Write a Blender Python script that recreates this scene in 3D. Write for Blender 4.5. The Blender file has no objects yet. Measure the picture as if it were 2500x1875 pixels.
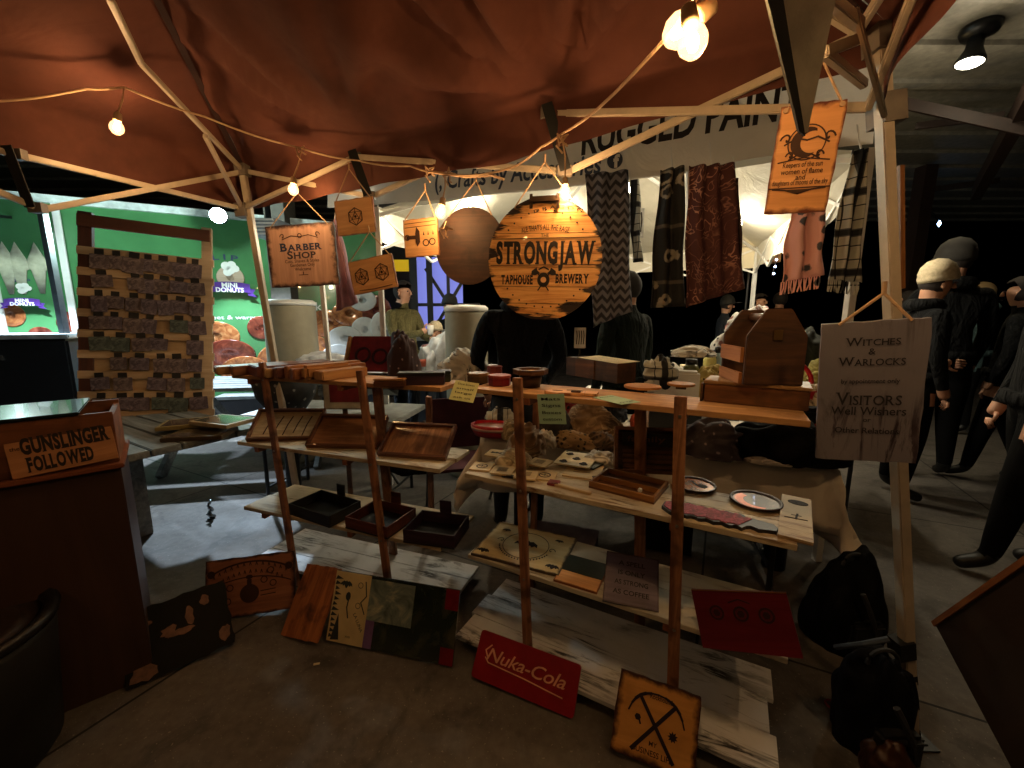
import bpy, bmesh, math, random
from mathutils import Vector, Matrix, noise
random.seed(7)
R = math.radians
scene = bpy.context.scene
col = scene.collection

# ------------------------------------------------------------------ camera, world, exposure
CAMH, PITCH, FOC = 1.4, R(9.2), 1000.0            # focal length in pixels of the 2500 px wide photograph
cd = bpy.data.cameras.new('camera'); cam = bpy.data.objects.new('camera', cd); col.objects.link(cam)
cd.sensor_fit = 'HORIZONTAL'; cd.sensor_width = 36; cd.lens = FOC / 2500 * 36
cd.clip_start = 0.02; cd.clip_end = 400
cam.location = (0, 0, CAMH); cam.rotation_euler = (math.pi / 2 - PITCH, 0, 0)
scene.camera = cam
w = bpy.data.worlds.new('World'); scene.world = w; w.use_nodes = True
nt = w.node_tree; bg = nt.nodes['Background']
sky = nt.nodes.new('ShaderNodeTexSky'); sky.sky_type = 'NISHITA'; sky.sun_disc = False
sky.sun_elevation = R(-9); sky.sun_rotation = R(200)
nt.links.new(sky.outputs[0], bg.inputs[0]); bg.inputs[1].default_value = 0.1
scene.view_settings.view_transform = 'Standard'; scene.view_settings.look = 'None'
scene.view_settings.gamma = 1; scene.view_settings.exposure = 1.0
scene.cycles.max_bounces = 6; scene.cycles.transparent_max_bounces = 12

# ------------------------------------------------------------------ points of the place, measured from the photograph
def ray(px, py):
    x = (px - 1250) / FOC; y = -(py - 937.5) / FOC
    return Vector((x, math.cos(PITCH) + y * math.sin(PITCH), y * math.cos(PITCH) - math.sin(PITCH)))
O = Vector((0, 0, CAMH))
def P(px, py, Y):
    r = ray(px, py); return O + r * (Y / r.y)
def H(px, py, z=0.0):
    r = ray(px, py); return O + r * ((z - CAMH) / r.z)
def V(px, py, A, B):                                # on the vertical plane through two ground points
    r = ray(px, py); n = Vector((B[1] - A[1], -(B[0] - A[0]), 0))
    return O + r * ((Vector((A[0], A[1], 0)) - O).dot(n) / r.dot(n))

# ------------------------------------------------------------------ materials
def C(h, k=1.0):
    h = h.lstrip('#'); v = [int(h[i:i + 2], 16) / 255 for i in (0, 2, 4)]
    v = [(c / 12.92 if c <= .04045 else ((c + .055) / 1.055) ** 2.4) * k for c in v]
    return (v[0], v[1], v[2], 1)
MATS = {}
class N:
    def __init__(s, name):
        s.m = bpy.data.materials.new(name); s.m.use_nodes = True; s.t = s.m.node_tree
        s.b = s.t.nodes['Principled BSDF']
    def n(s, typ, **k):
        o = s.t.nodes.new(typ)
        for a, v in k.items():
            if a.startswith('i_'):
                o.inputs[int(a[2:]) if a[2:].isdigit() else a[2:].replace('_', ' ')].default_value = v
            else: setattr(o, a, v)
        return o
    def l(s, a, b): s.t.links.new(a, b)
    def coord(s, kind='Object', scale=(1, 1, 1), rot=(0, 0, 0)):
        c = s.n('ShaderNodeTexCoord'); m = s.n('ShaderNodeMapping')
        m.inputs['Scale'].default_value = scale; m.inputs['Rotation'].default_value = rot
        s.l(c.outputs[kind], m.inputs[0]); return m.outputs[0]
    def noise(s, vec, scale, detail=4, rough=.55, dist=0):
        o = s.n('ShaderNodeTexNoise', i_Scale=scale, i_Detail=detail, i_Roughness=rough, i_Distortion=dist)
        s.l(vec, o.inputs['Vector']); return o.outputs[0]
    def ramp(s, fac, stops, interp='LINEAR'):
        o = s.n('ShaderNodeValToRGB'); o.color_ramp.interpolation = interp
        e = o.color_ramp.elements
        while len(e) < len(stops): e.new(.5)
        for i, (p, c) in enumerate(stops):
            e[i].position = p; e[i].color = c if len(c) == 4 else (*c, 1)
        s.l(fac, o.inputs[0]); return o.outputs[0]
    def mix(s, fac, a, b, blend='MIX'):
        o = s.n('ShaderNodeMix', data_type='RGBA', blend_type=blend)
        for i, v in ((0, fac), (6, a), (7, b)):
            if isinstance(v, (int, float, tuple)): o.inputs[i].default_value = v
            else: s.l(v, o.inputs[i])
        return o.outputs[2]
    def math(s, op, a, b=0.0):
        o = s.n('ShaderNodeMath', operation=op)
        for i, v in ((0, a), (1, b)):
            if isinstance(v, (int, float)): o.inputs[i].default_value = v
            else: s.l(v, o.inputs[i])
        return o.outputs[0]
    def bump(s, h, strength=.3, dist=.01):
        o = s.n('ShaderNodeBump', i_Strength=strength, i_Distance=dist); s.l(h, o.inputs['Height']); s.l(o.outputs[0], s.b.inputs['Normal'])
    def base(s, c):
        if isinstance(c, tuple): s.b.inputs['Base Color'].default_value = c
        else: s.l(c, s.b.inputs['Base Color'])
    def set(s, rough=.6, metal=0, **k):
        s.b.inputs['Roughness'].default_value = rough; s.b.inputs['Metallic'].default_value = metal
        for a, v in k.items(): s.b.inputs[a.replace('_', ' ')].default_value = v
        return s.m
def plain(name, c, rough=.6, metal=0, var=.25, scale=14, bump=.15, **k):
    if name in MATS: return MATS[name]
    n = N(name); v = n.coord('Object'); f = n.noise(v, scale, 5)
    c = C(c) if isinstance(c, str) else c
    lo = tuple(x * (1 - var) for x in c[:3]) + (1,); hi = tuple(min(1, x * (1 + var)) for x in c[:3]) + (1,)
    n.base(n.ramp(f, [(.3, lo), (.7, hi)])); n.bump(n.noise(v, scale * 6, 3), bump, .004)
    MATS[name] = n.set(rough, metal, **k); return MATS[name]
def wood(name, c1, c2, rough=.55, axis=0, scale=5, burn=None, bw=.08, blotch=0.0, coat=0.0, gen=False):
    """streaked grain along an axis; burn = colour of a scorched rim"""
    if name in MATS: return MATS[name]
    n = N(name); s = [scale * 6] * 3; s[axis] = scale * .55
    v = n.coord('Object', tuple(s)); f = n.noise(v, 1.0, 6, .65, 1.2); f2 = n.noise(n.coord('Object'), 9, 3)
    c = n.ramp(f, [(.28, C(c2)), (.5, n_mid(C(c1), C(c2))), (.68, C(c1))])
    if blotch: c = n.mix(n.math('MULTIPLY', n.ramp(f2, [(.52, (0, 0, 0)), (.66, (1, 1, 1))]), blotch), c, C(c2, .35))
    if burn:
        g = n.n('ShaderNodeTexCoord'); sp = n.n('ShaderNodeSeparateXYZ'); n.l(g.outputs['Generated'], sp.inputs[0])
        dx = n.math('SUBTRACT', .5, n.math('ABSOLUTE', n.math('SUBTRACT', sp.outputs[0], .5)))
        dy = n.math('SUBTRACT', .5, n.math('ABSOLUTE', n.math('SUBTRACT', sp.outputs[1], .5)))
        d = n.math('ADD', n.math('MINIMUM', dx, dy), n.math('MULTIPLY', n.math('SUBTRACT', n.noise(n.coord('Object'), 26, 4), .5), bw * 2.2))
        c = n.mix(n.ramp(d, [(bw * .25, (1, 1, 1)), (bw * 1.1, (0, 0, 0))]), c, C(burn))
    n.base(c); n.bump(f, .25, .004)
    MATS[name] = n.set(rough, 0, Coat_Weight=coat, Coat_Roughness=.15); return MATS[name]
def n_mid(a, b): return tuple((x + y) / 2 for x, y in zip(a, b))
def whitewash(name, c='#d8d2c4', d='#4a443c', axis=0, amt=.58):
    if name in MATS: return MATS[name]
    n = N(name); s = [14.0] * 3; s[axis] = 2.2
    f = n.noise(n.coord('Object', tuple(s)), 1.0, 6, .7, 2.0); g = n.noise(n.coord('Object'), 3.2, 4)
    k = n.math('MULTIPLY', n.ramp(f, [(amt, (0, 0, 0)), (amt + .1, (1, 1, 1))]), n.ramp(g, [(.42, (0, 0, 0)), (.6, (1, 1, 1))]))
    base = n.mix(n.noise(n.coord('Object'), 6, 4), C(c), C(c, .6))
    n.base(n.mix(k, base, C(d))); n.bump(f, .3, .004)
    MATS[name] = n.set(.6); return MATS[name]
def emit(name, c, s, base='#ffffff'):
    if name in MATS: return MATS[name]
    n = N(name); n.base(C(base)); n.b.inputs['Emission Color'].default_value = C(c); n.b.inputs['Emission Strength'].default_value = s
    MATS[name] = n.set(.4); return MATS[name]
def metal(name, c, rough=.35): return plain(name, c, rough, .9, .12, 20, .05)

INK = plain('dark_engraving', '#1c1410', .8, 0, .2)
INKN = plain('navy_ink', '#1d2a4d', .7)
SCORCH = plain('brown_engraving', '#3a2012', .8)
M_TUBE = plain('cream_enamel_tube', '#b8ab98', .35, .1, .08, 30, .03)
M_CORD = plain('tan_cord', '#b89878', .8)
M_BLACK = plain('black_plastic', '#101012', .4)
M_STRAP = plain('black_webbing', '#0d0e0d', .75)
M_WHITE = plain('white_paint', '#d8d6d0', .5, 0, .06)
M_PAPER = plain('paper', '#e6d8b0', .8, 0, .06)
M_SHELFPOST = wood('shelf_post_wood', '#9a5f3a', '#5b3018', .55, 1, 6, blotch=.5)
M_SHELF = wood('shelf_board_wood', '#c79a66', '#8d6038', .6, 0, 3, blotch=.3)
M_WW = whitewash('whitewashed_board', '#e6e8ec', '#2c2a2a', 0, .5)
M_BOX = wood('dark_stained_box', '#5e3c22', '#2a170a', .6, 0, 4, blotch=.5)
M_BOX2 = wood('mid_stained_box', '#7d4f2c', '#43260f', .45, 0, 4, blotch=.5, coat=.2)
M_EBONY = wood('near_black_stain', '#22201f', '#0d0c0c', .5, 0, 5)
M_PURPLE = wood('purple_stain', '#3a2232', '#1c1018', .5, 0, 5)
M_CREAMW = wood('pale_birch', '#dcc493', '#b8945e', .55, 0, 3)
M_ORANGE = wood('amber_plaque_wood', '#e8b47c', '#c48a54', .5, 0, 3, burn='#3c1b0c', bw=.05)
M_ORANGE2 = wood('amber_plaque_plain', '#e8b47c', '#c8905a', .55, 0, 4, burn='#8d5226', bw=.03)

# ------------------------------------------------------------------ mesh helpers
def B(): return bmesh.new()
def box(bm, a, b, M=None):
    x0, y0, z0 = a; x1, y1, z1 = b
    vs = [Vector(p) for p in ((x0, y0, z0), (x1, y0, z0), (x1, y1, z0), (x0, y1, z0), (x0, y0, z1), (x1, y0, z1), (x1, y1, z1), (x0, y1, z1))]
    if M: vs = [M @ v for v in vs]
    v = [bm.verts.new(p) for p in vs]
    for f in ((0, 3, 2, 1), (4, 5, 6, 7), (0, 1, 5, 4), (1, 2, 6, 5), (2, 3, 7, 6), (3, 0, 4, 7)): bm.faces.new([v[i] for i in f])
    return bm
def bar(bm, p, q, w, h=None, up=None):
    """rectangular bar between two points"""
    p = Vector(p); q = Vector(q); d = (q - p); L = d.length; d.normalize(); h = h or w
    up = Vector(up) if up else (Vector((0, 0, 1)) if abs(d.z) < .9 else Vector((0, -1, 0)))
    s = d.cross(up).normalized(); u = s.cross(d)
    M = Matrix((s, d, u)).transposed().to_4x4(); M.translation = p
    return box(bm, (-w / 2, 0, -h / 2), (w / 2, L, h / 2), M)
def tube(bm, pts, r, seg=8, closed=False):
    pts = [Vector(p) for p in pts]; rs = r if isinstance(r, (list, tuple)) else [r] * len(pts); rings = []
    for i, p in enumerate(pts):
        d = (pts[min(i + 1, len(pts) - 1)] - pts[max(i - 1, 0)]).normalized()
        a = Vector((0, 0, 1)) if abs(d.z) < .95 else Vector((1, 0, 0))
        s = d.cross(a).normalized(); u = s.cross(d)
        rings.append([bm.verts.new(p + rs[i] * (math.cos(t) * s + math.sin(t) * u)) for t in [2 * math.pi * k / seg for k in range(seg)]])
    for a, b in zip(rings, rings[1:]):
        for k in range(seg): bm.faces.new((a[k], a[(k + 1) % seg], b[(k + 1) % seg], b[k]))
    bm.faces.new(rings[0][::-1]); bm.faces.new(rings[-1])
    return bm
def lathe(bm, prof, seg=24, M=None):
    rings = []
    for r, z in prof:
        rings.append([bm.verts.new((M @ Vector((r * math.cos(t), r * math.sin(t), z))) if M else (r * math.cos(t), r * math.sin(t), z)) for t in [2 * math.pi * k / seg for k in range(seg)]])
    for a, b in zip(rings, rings[1:]):
        for k in range(seg): bm.faces.new((a[k], a[(k + 1) % seg], b[(k + 1) % seg], b[k]))
    if prof[0][0] > 1e-4: bm.faces.new(rings[0][::-1])
    if prof[-1][0] > 1e-4: bm.faces.new(rings[-1])
    return bm
def prism(bm, pts, z0, z1, M=None):
    lo = [Vector((x, y, z0)) for x, y in pts]; hi = [Vector((x, y, z1)) for x, y in pts]
    if M: lo = [M @ p for p in lo]; hi = [M @ p for p in hi]
    a = [bm.verts.new(p) for p in lo]; b = [bm.verts.new(p) for p in hi]; n = len(pts)
    bm.faces.new(a[::-1]); bm.faces.new(b)
    for i in range(n): bm.faces.new((a[i], a[(i + 1) % n], b[(i + 1) % n], b[i]))
    return bm
def circ(r, n=32, cx=0, cy=0, ry=None, a0=0, a1=2 * math.pi):
    return [(cx + r * math.cos(a0 + (a1 - a0) * k / n), cy + (ry or r) * math.sin(a0 + (a1 - a0) * k / n)) for k in range(n)]
def ringband(bm, r0, r1, z0, z1, n=32, cx=0, cy=0, a0=0, a1=2 * math.pi):
    for k in range(n):
        t0 = a0 + (a1 - a0) * k / n; t1 = a0 + (a1 - a0) * (k + 1) / n
        q = [(cx + r * math.cos(t), cy + r * math.sin(t)) for r, t in ((r0, t0), (r1, t0), (r1, t1), (r0, t1))]
        prism(bm, q, z0, z1)
    return bm
def stroke(bm, pts, w, z0, z1):
    """a flat drawn line of a plaque"""
    for p, q in zip(pts, pts[1:]):
        p = Vector(p); q = Vector(q); d = q - p
        if d.length < 1e-6: continue
        n = Vector((-d.y, d.x)).normalized() * w / 2; e = d.normalized() * w * .3
        prism(bm, [tuple(p - n - e), tuple(q - n + e), tuple(q + n + e), tuple(p + n - e)], z0, z1)
    return bm
def obj(name, bm, mat, parent=None, smooth=False, M=None, bevel=0):
    me = bpy.data.meshes.new(name)
    if isinstance(bm, bmesh.types.BMesh):
        if bevel:
            try: bmesh.ops.bevel(bm, geom=[e for e in bm.edges], offset=bevel, segments=2, affect='EDGES', clamp_overlap=True)
            except Exception: pass
        bmesh.ops.recalc_face_normals(bm, faces=bm.faces)
        bm.to_mesh(me); bm.free()
    else: me = bm
    if mat and not me.materials: me.materials.append(mat)
    o = bpy.data.objects.new(name, me); col.objects.link(o)
    if M is not None: o.matrix_world = M
    if parent: o.parent = parent
    if smooth: me.polygons.foreach_set('use_smooth', [True] * len(me.polygons))
    return o
def tag(o, label, cat=None, group=None, kind=None):
    if label: o['label'] = label
    if cat: o['category'] = cat
    if group: o['group'] = group
    if kind: o['kind'] = kind
    return o
def root(name, label, cat, M=None, group=None):
    o = bpy.data.objects.new(name, None); col.objects.link(o); o.empty_display_size = .05
    if M is not None: o.matrix_world = M if isinstance(M, Matrix) else Matrix.Translation(M)
    return tag(o, label, cat, group)
def struct(name, bm, mat, M=None, smooth=False): return tag(obj(name, bm, mat, None, smooth, M), None, None, None, 'structure')
def frame(BL, BR, TR, TL):
    u = ((BR - BL) + (TR - TL)) / 2; v = ((TL - BL) + (TR - BR)) / 2
    x = u.normalized(); y = (v - v.dot(x) * x).normalized(); z = x.cross(y)
    M = Matrix((x, y, z)).transposed().to_4x4(); M.translation = (BL + BR + TR + TL) / 4
    return M, u.length, v.dot(y)
def yaw(x, y, z, a, tilt=0):
    return Matrix.Translation((x, y, z)) @ Matrix.Rotation(a, 4, 'Z') @ Matrix.Rotation(tilt, 4, 'X')
def disp(o, f):
    for v in o.data.vertices: v.co = f(v.co)

# lettering
_tc = bpy.data.curves.new('tmp_text', 'FONT')
def text(par, body, x, y, size, mat, bold=0.0, sp=1.0, shear=0.0, arc=None, width=None, z=.0015, rot=0, serif=False, name='lettering', caps=False):
    cu = bpy.data.curves.new('t', 'FONT'); cu.body = body; cu.size = 1; cu.align_x = 'CENTER'; cu.align_y = 'CENTER'
    cu.offset = bold; cu.space_character = sp; cu.shear = shear; cu.extrude = 0.0; cu.resolution_u = 3
    o = bpy.data.objects.new('t', cu); col.objects.link(o)
    dg = bpy.context.evaluated_depsgraph_get(); me = bpy.data.meshes.new_from_object(o.evaluated_get(dg))
    bpy.data.objects.remove(o); bpy.data.curves.remove(cu)
    if not me.vertices: return
    xs = [v.co.x for v in me.vertices]; ys = [v.co.y for v in me.vertices]
    cx = (min(xs) + max(xs)) / 2; cy = (min(ys) + max(ys)) / 2; k = size; kx = size
    if width: kx = width / (max(xs) - min(xs))
    for v in me.vertices:
        X = (v.co.x - cx) * kx; Y = (v.co.y - cy) * k
        if arc:
            t = X / arc; X, Y = (arc + Y) * math.sin(t), (arc + Y) * math.cos(t) - arc
        if rot: X, Y = X * math.cos(rot) - Y * math.sin(rot), X * math.sin(rot) + Y * math.cos(rot)
        v.co = (X + x, Y + y, z)
    return obj(name, me, mat, par)
SER = {'S': '', 'T': 'mb', 'R': 'lt lb rb', 'O': '', 'N': 'lt lb rt', 'G': '', 'J': 'rt', 'A': 'lb rb', 'W': 'lt rt mt', 'B': 'lt lb', 'E': 'lt lb', 'H': 'lt lb rt rb', 'P': 'lt lb', 'U': 'lt rt', 'L': 'lt lb', 'I': 'mt mb', 'F': 'lt lb', 'D': 'lt lb', 'V': 'lt rt', 'Y': 'lt rt mb', 'K': 'lt lb rt rb', 'C': ''}
def stext(par, body, x, y, size, mat, width, bold=.045, small=1.0, z=.0015, stretch=1.0):
    """heavy slab serif capitals; small < 1 shrinks all but the first letter of each word"""
    gl = []; pen = 0
    for i, ch in enumerate(body):
        if ch == ' ': pen += .35; continue
        cu = bpy.data.curves.new('t', 'FONT'); cu.body = ch; cu.size = 1; cu.offset = bold; cu.resolution_u = 3; o = bpy.data.objects.new('t', cu); col.objects.link(o)
        me = bpy.data.meshes.new_from_object(o.evaluated_get(bpy.context.evaluated_depsgraph_get())); bpy.data.objects.remove(o); bpy.data.curves.remove(cu)
        xs = [v.co.x for v in me.vertices]; x0, x1 = min(xs), max(xs); k = 1.0 if (i == 0 or body[i - 1] == ' ') else small
        bm = bmesh.new(); bm.from_mesh(me); bpy.data.meshes.remove(me); y0 = min(v.co.y for v in bm.verts); y1 = max(v.co.y for v in bm.verts)
        st = .09 + bold
        for a in SER.get(ch, '').split():
            cx = {'l': x0 + st * .5, 'r': x1 - st * .5, 'm': (x0 + x1) / 2}[a[0]]; yy = y1 - .055 if a[1] == 't' else y0
            vs = [bm.verts.new(p) for p in ((cx - st, yy, .004), (cx + st, yy, .004), (cx + st, yy + .055, .004), (cx - st, yy + .055, .004))]; bm.faces.new(vs)
        for v in bm.verts: v.co.x = (v.co.x - x0) * k + pen; v.co.y = (v.co.y - .0) * k
        pen += (x1 - x0) * k + .07; gl.append(bm)
    tot = pen - .07; out = bmesh.new(); kx = width / tot
    for bm in gl:
        t = bpy.data.meshes.new('t'); bm.to_mesh(t); bm.free(); out.from_mesh(t); bpy.data.meshes.remove(t)
    for v in out.verts: v.co = (x + v.co.x * kx - width / 2, y + (v.co.y - .35) * size * stretch, z + v.co.z * .05)
    me = bpy.data.meshes.new('lettering'); out.to_mesh(me); out.free(); return obj('lettering', me, mat, par)
def cord(par, M, a, b, apex, r=.003, name='cord', mat=None):
    """string from two corners (local) to a world apex"""
    ap = M.inverted() @ apex; bm = B()
    for p in (a, b):
        p = Vector(p); mid = p.lerp(ap, .5); tube(bm, [p, mid, ap], r, 6)
    tube(bm, [ap, ap + Vector((0, .03, 0))], r * 1.4, 6)
    return obj(name, bm, mat or M_CORD, par)
def rough_edge(w, h, amp=.004, n=10, seed=0):
    rnd = random.Random(seed); pts = []
    for (a, b) in (((-w / 2, -h / 2), (w / 2, -h / 2)), ((w / 2, -h / 2), (w / 2, h / 2)), ((w / 2, h / 2), (-w / 2, h / 2)), ((-w / 2, h / 2), (-w / 2, -h / 2))):
        for k in range(n):
            t = k / n; pts.append((a[0] + (b[0] - a[0]) * t + rnd.uniform(-amp, amp), a[1] + (b[1] - a[1]) * t + rnd.uniform(-amp, amp)))
    return pts
def plaque(name, label, corners, mat, t=.012, cat='plaque', amp=0.0, group=None, seed=0, rounded=0):
    M, w, h = frame(*corners); r = root(name, label, cat, M, group); bm = B()
    if rounded:
        pts = []
        for sx, sy, a in ((1, -1, -90), (1, 1, 0), (-1, 1, 90), (-1, -1, 180)):
            for k in range(5):
                an = R(a + 22.5 * k); pts.append((sx * (w / 2 - rounded) + rounded * math.cos(an), sy * (h / 2 - rounded) + rounded * math.sin(an)))
        prism(bm, pts, -t, 0)
    elif amp: prism(bm, rough_edge(w, h, amp, 10, seed), -t, 0)
    else: box(bm, (-w / 2, -h / 2, -t), (w / 2, h / 2, 0))
    obj('board', bm, mat, r)
    return r, M, w, h
def art(par, fn, mat, name='engraving', z=.0012):
    bm = B(); fn(bm); return obj(name, bm, mat, par)

# ------------------------------------------------------------------ ground and pavilion
def floor_mat():
    n = N('concrete_slab'); v = n.coord('Object'); a = n.noise(v, 1.3, 6, .6); b = n.noise(v, 28, 4)
    c = n.ramp(a, [(.3, C('#4c4642')), (.7, C('#65605a'))]); c = n.mix(.25, c, n.ramp(b, [(.35, C('#3c3835')), (.65, C('#6e6862'))]))
    br = n.n('ShaderNodeTexBrick', offset=0, i_Scale=1, i_Mortar_Size=.006, i_Brick_Width=1.85, i_Row_Height=1.85)
    n.l(n.coord('Object', (1, 1, 1), (0, 0, R(27))), br.inputs['Vector'])
    c = n.mix(n.math('MULTIPLY', n.ramp(n.noise(n.coord('Object', (1, 1, 1), (0, 0, 1)), 3.6, 7, .7, .6), [(.54, (0, 0, 0)), (.62, (1, 1, 1))]), .45), c, C('#2c2926')); c = n.mix(n.ramp(n.noise(v, 95, 2, .5), [(.66, (0, 0, 0)), (.72, (.7, .7, .7))]), c, C('#8a847a')); n.base(n.mix(br.outputs['Fac'], c, C('#141210'))); n.bump(b, .15, .003)
    st = n.ramp(n.noise(v, 2.1, 5), [(.35, (.6,) * 3), (.7, (.85,) * 3)]); n.l(st, n.b.inputs['Roughness']); n.b.inputs['Specular IOR Level'].default_value = .35
    return n.m
bm = B(); s = 60; vs = [bm.verts.new(p) for p in ((-s, -s, 0), (s, -s, 0), (s, s, 0), (-s, s, 0))]; bm.faces.new(vs)
struct('floor', bm, floor_mat())

pav = root('pavilion', 'dim pavilion roof of ribbed white sheet on dark steel beams', 'pavilion', Vector((3, 4, 0)))
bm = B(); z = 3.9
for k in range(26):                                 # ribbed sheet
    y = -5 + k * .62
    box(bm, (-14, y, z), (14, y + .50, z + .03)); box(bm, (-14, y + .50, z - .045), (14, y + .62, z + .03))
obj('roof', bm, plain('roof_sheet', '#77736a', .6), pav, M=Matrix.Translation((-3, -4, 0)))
M_STEEL = plain('dark_steel', '#2a1a14', .6)
for p, q, ww in ((P(2150, 240, 5), P(2530, 322, 4.2), .1), (P(2235, 308, 5), P(2450, 282, 4.6), .07), (P(2560, 150, 3.6), P(2385, 470, 6.5), .22), (P(2150, 165, 5.5), P(2330, 225, 7), .06), (P(2280, 462, 8), P(2440, 440, 7.6), .09)):
    bm = B(); bar(bm, p, q, ww * .5, ww); obj('beam', bm, M_STEEL, pav, M=Matrix.Translation((-3, -4, 0)))
bm = B(); bar(bm, (6.8, 7.2, 0), (6.8, 7.2, 3.85), .2); obj('column', bm, M_STEEL, pav, M=Matrix.Translation((-3, -4, 0)))
for o in list(col.objects):
    if o.parent == pav: o.matrix_parent_inverse = Matrix(); o.location = (-3, -4, 0)

# lamps --------------------------------------------------------------------------
def light(par, loc, watts, c, rad=.02, typ='POINT', name='light', **k):
    l = bpy.data.lights.new(name, typ); l.energy = watts; l.color = C(c)[:3]; l.shadow_soft_size = rad
    for a, v in k.items(): setattr(l, a, v)
    o = bpy.data.objects.new(name, l); col.objects.link(o); o.location = loc
    if par: o.parent = par
    return o
# ceiling spotlight of the pavilion
c0 = P(2395, 60, 4.0)
r = root('ceiling_spotlight', 'black ceiling spotlight with glowing white face, above the crowd', 'spotlight', Matrix.Translation(c0) @ Matrix.Scale(.8, 4))
dsp = (P(2395, 155, 4.0) - P(2430, 75, 4.0)); aim = (P(2388, 165, 4.0) - P(2412, 85, 4.0)).normalized()
q = Vector((0, 0, 1)).rotation_difference(aim).to_matrix().to_4x4()
bm = B(); lathe(bm, [(.16, .0), (.17, .05), (.15, .10), (.04, .13)], 20); bmesh.ops.rotate(bm, verts=bm.verts, cent=(0, 0, 0), matrix=Matrix.Rotation(R(180), 3, 'X'))
obj('canopy_plate', bm, M_BLACK, r, True)
head = obj('lamp_head', lathe(B(), [(.05, .10), (.07, .14), (.075, .24), (.12, .34), (.13, .38)], 20), M_BLACK, r, True); head.matrix_local = q
face = obj('lamp_glass', lathe(B(), [(.122, .375), (.10, .39), (.0, .395)], 20), emit('spot_face', '#fff6d8', 9), r, True); face.matrix_local = q
bm = B(); tube(bm, [(.0, 0, 0), (.1, 0, .18), (.2, 0, .6)], .012); obj('conduit', bm, M_BLACK, r)
light(r, q @ Vector((0, 0, .46)), 9, '#ffedc8', .1)
l = light(r, q @ Vector((0, 0, .43)), 20, '#ffe9b8', .1, 'SPOT', 'spot_beam', spot_size=R(130), spot_blend=.8); l.rotation_mode = 'QUATERNION'; l.rotation_quaternion = (-Vector((0, 0, 1))).rotation_difference(aim)

# ------------------------------------------------------------------ our tent
TL_, TR_ = (P(592, 415, 2.7), P(592, 510, 2.7)), (P(2095, 80, 1.3), P(2120, 262, 1.3))
LC = Vector((TL_[0].x, TL_[0].y)); RC = Vector((TR_[0].x, TR_[0].y)); dv = RC - LC
pv = Vector((dv.y, -dv.x)) if dv.y < 0 else Vector((-dv.y, dv.x))
pv = Vector((dv.y, -dv.x)); pv = pv.normalized() * dv.length
LC2 = LC + pv; RC2 = RC + pv
PK = (LC + RC2) / 2
tent = root('canopy_tent', 'dark red pop-up canopy tent on cream folding frame, lit from inside', 'tent', Vector((PK.x, PK.y, 0)))
TI = Matrix.Translation((-PK.x, -PK.y, 0))
def tpart(name, bm, mat, smooth=False, **k): 
    bm.transform(TI); return obj(name, bm, mat, tent, smooth, **k)
def canopy_mat():
    n = N('red_canopy_cloth'); v = n.coord('Object'); f = n.noise(v, 2.5, 5, .6); g = n.noise(v, 180, 2)
    n.base(n.ramp(f, [(.3, C('#4e2e28')), (.7, C('#6a4034'))]))
    h = n.math('ADD', n.math('MULTIPLY', n.noise(n.coord('Object', (1, 2.2, 1)), 2.2, 3, .45, 1.0), 1.0), n.math('MULTIPLY', g, .02)); n.bump(h, .25, .05)
    return n.set(.85, 0, Specular_IOR_Level=.2)
MC = canopy_mat()
zL, zR = TL_[0].z + .03, TR_[0].z + .05; zP = 3.05
cor = [Vector((LC.x, LC.y, zL)), Vector((RC.x, RC.y, zR)), Vector((RC2.x, RC2.y, zR)), Vector((LC2.x, LC2.y, zL))]
pk = Vector((PK.x, PK.y, zP))
J1 = (P(868, 383, 2.32), P(902, 478, 2.32)); J2 = (P(1338, 278, 1.83), P(1378, 418, 1.83))
fold = [J2[0].copy(), J1[0].copy(), cor[0].copy(), cor[1].copy()]
bm = B()
for i in range(4):
    a, b = cor[i], cor[(i + 1) % 4]; ce = (cor[0] + cor[2]) / 2
    a = a + (a - ce).normalized() * .10; b = b + (b - ce).normalized() * .10
    a.z = cor[i].z; b.z = cor[(i + 1) % 4].z
    nu, nv = 60, 34; grid = []
    for j in range(nv + 1):
        t = j / nv; row = []
        for k in range(nu + 1):
            s = k / nu; p = a.lerp(b, s).lerp(pk, t)
            sag = -.10 * math.sin(math.pi * t) * math.sin(math.pi * s) * (1 - t)
            p.z += sag
            if i == 0:
                for fp, am, ph in ((fold[0], .055, 0.4), (fold[1], .025, 1.0), (fold[2], .02, 2.0)):
                    d = p - fp; rr = math.hypot(d.x, d.y); an = math.atan2(d.y, d.x)
                    p.z += am * math.sin(an * 13 + ph + 1.2 * math.sin(an * 5)) * math.exp(-((rr - .45) / .5) ** 2) * min(1, rr * 4) * min(1, t * 8)
            p.z += .010 * noise.noise(p * 1.6) + .002 * noise.noise(p * 7)
            row.append(bm.verts.new(p))
        grid.append(row)
    for j in range(nv):
        for k in range(nu):
            try: bm.faces.new((grid[j][k], grid[j][k + 1], grid[j + 1][k + 1], grid[j + 1][k]))
            except Exception: pass
    # valance
    out = Vector(((b - a).y, -(b - a).x, 0)).normalized()
    if (a - ce).dot(out) < 0: out = -out
    prev = grid[0]
    for j in range(1, 8):
        row = []
        for k in range(nu + 1):
            s = k / nu; p = grid[0][k].co.copy(); dd = (.235 - ((.04 * s + .09 * max(0, (s - .6) / .4)) if i == 0 else 0)) * j / 7
            q = p + Vector((0, 0, -dd)) + out * (.012 * math.sin(s * 46 + i) + .02 * noise.noise(Vector((s * 9, i, j * .3)))) * (j / 7)
            row.append(bm.verts.new(q))
        for k in range(nu): bm.faces.new((prev[k], prev[k + 1], row[k + 1], row[k]))
        prev = row
bmesh.ops.remove_doubles(bm, verts=bm.verts, dist=.002)
tpart('canopy', bm, MC, True)
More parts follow.
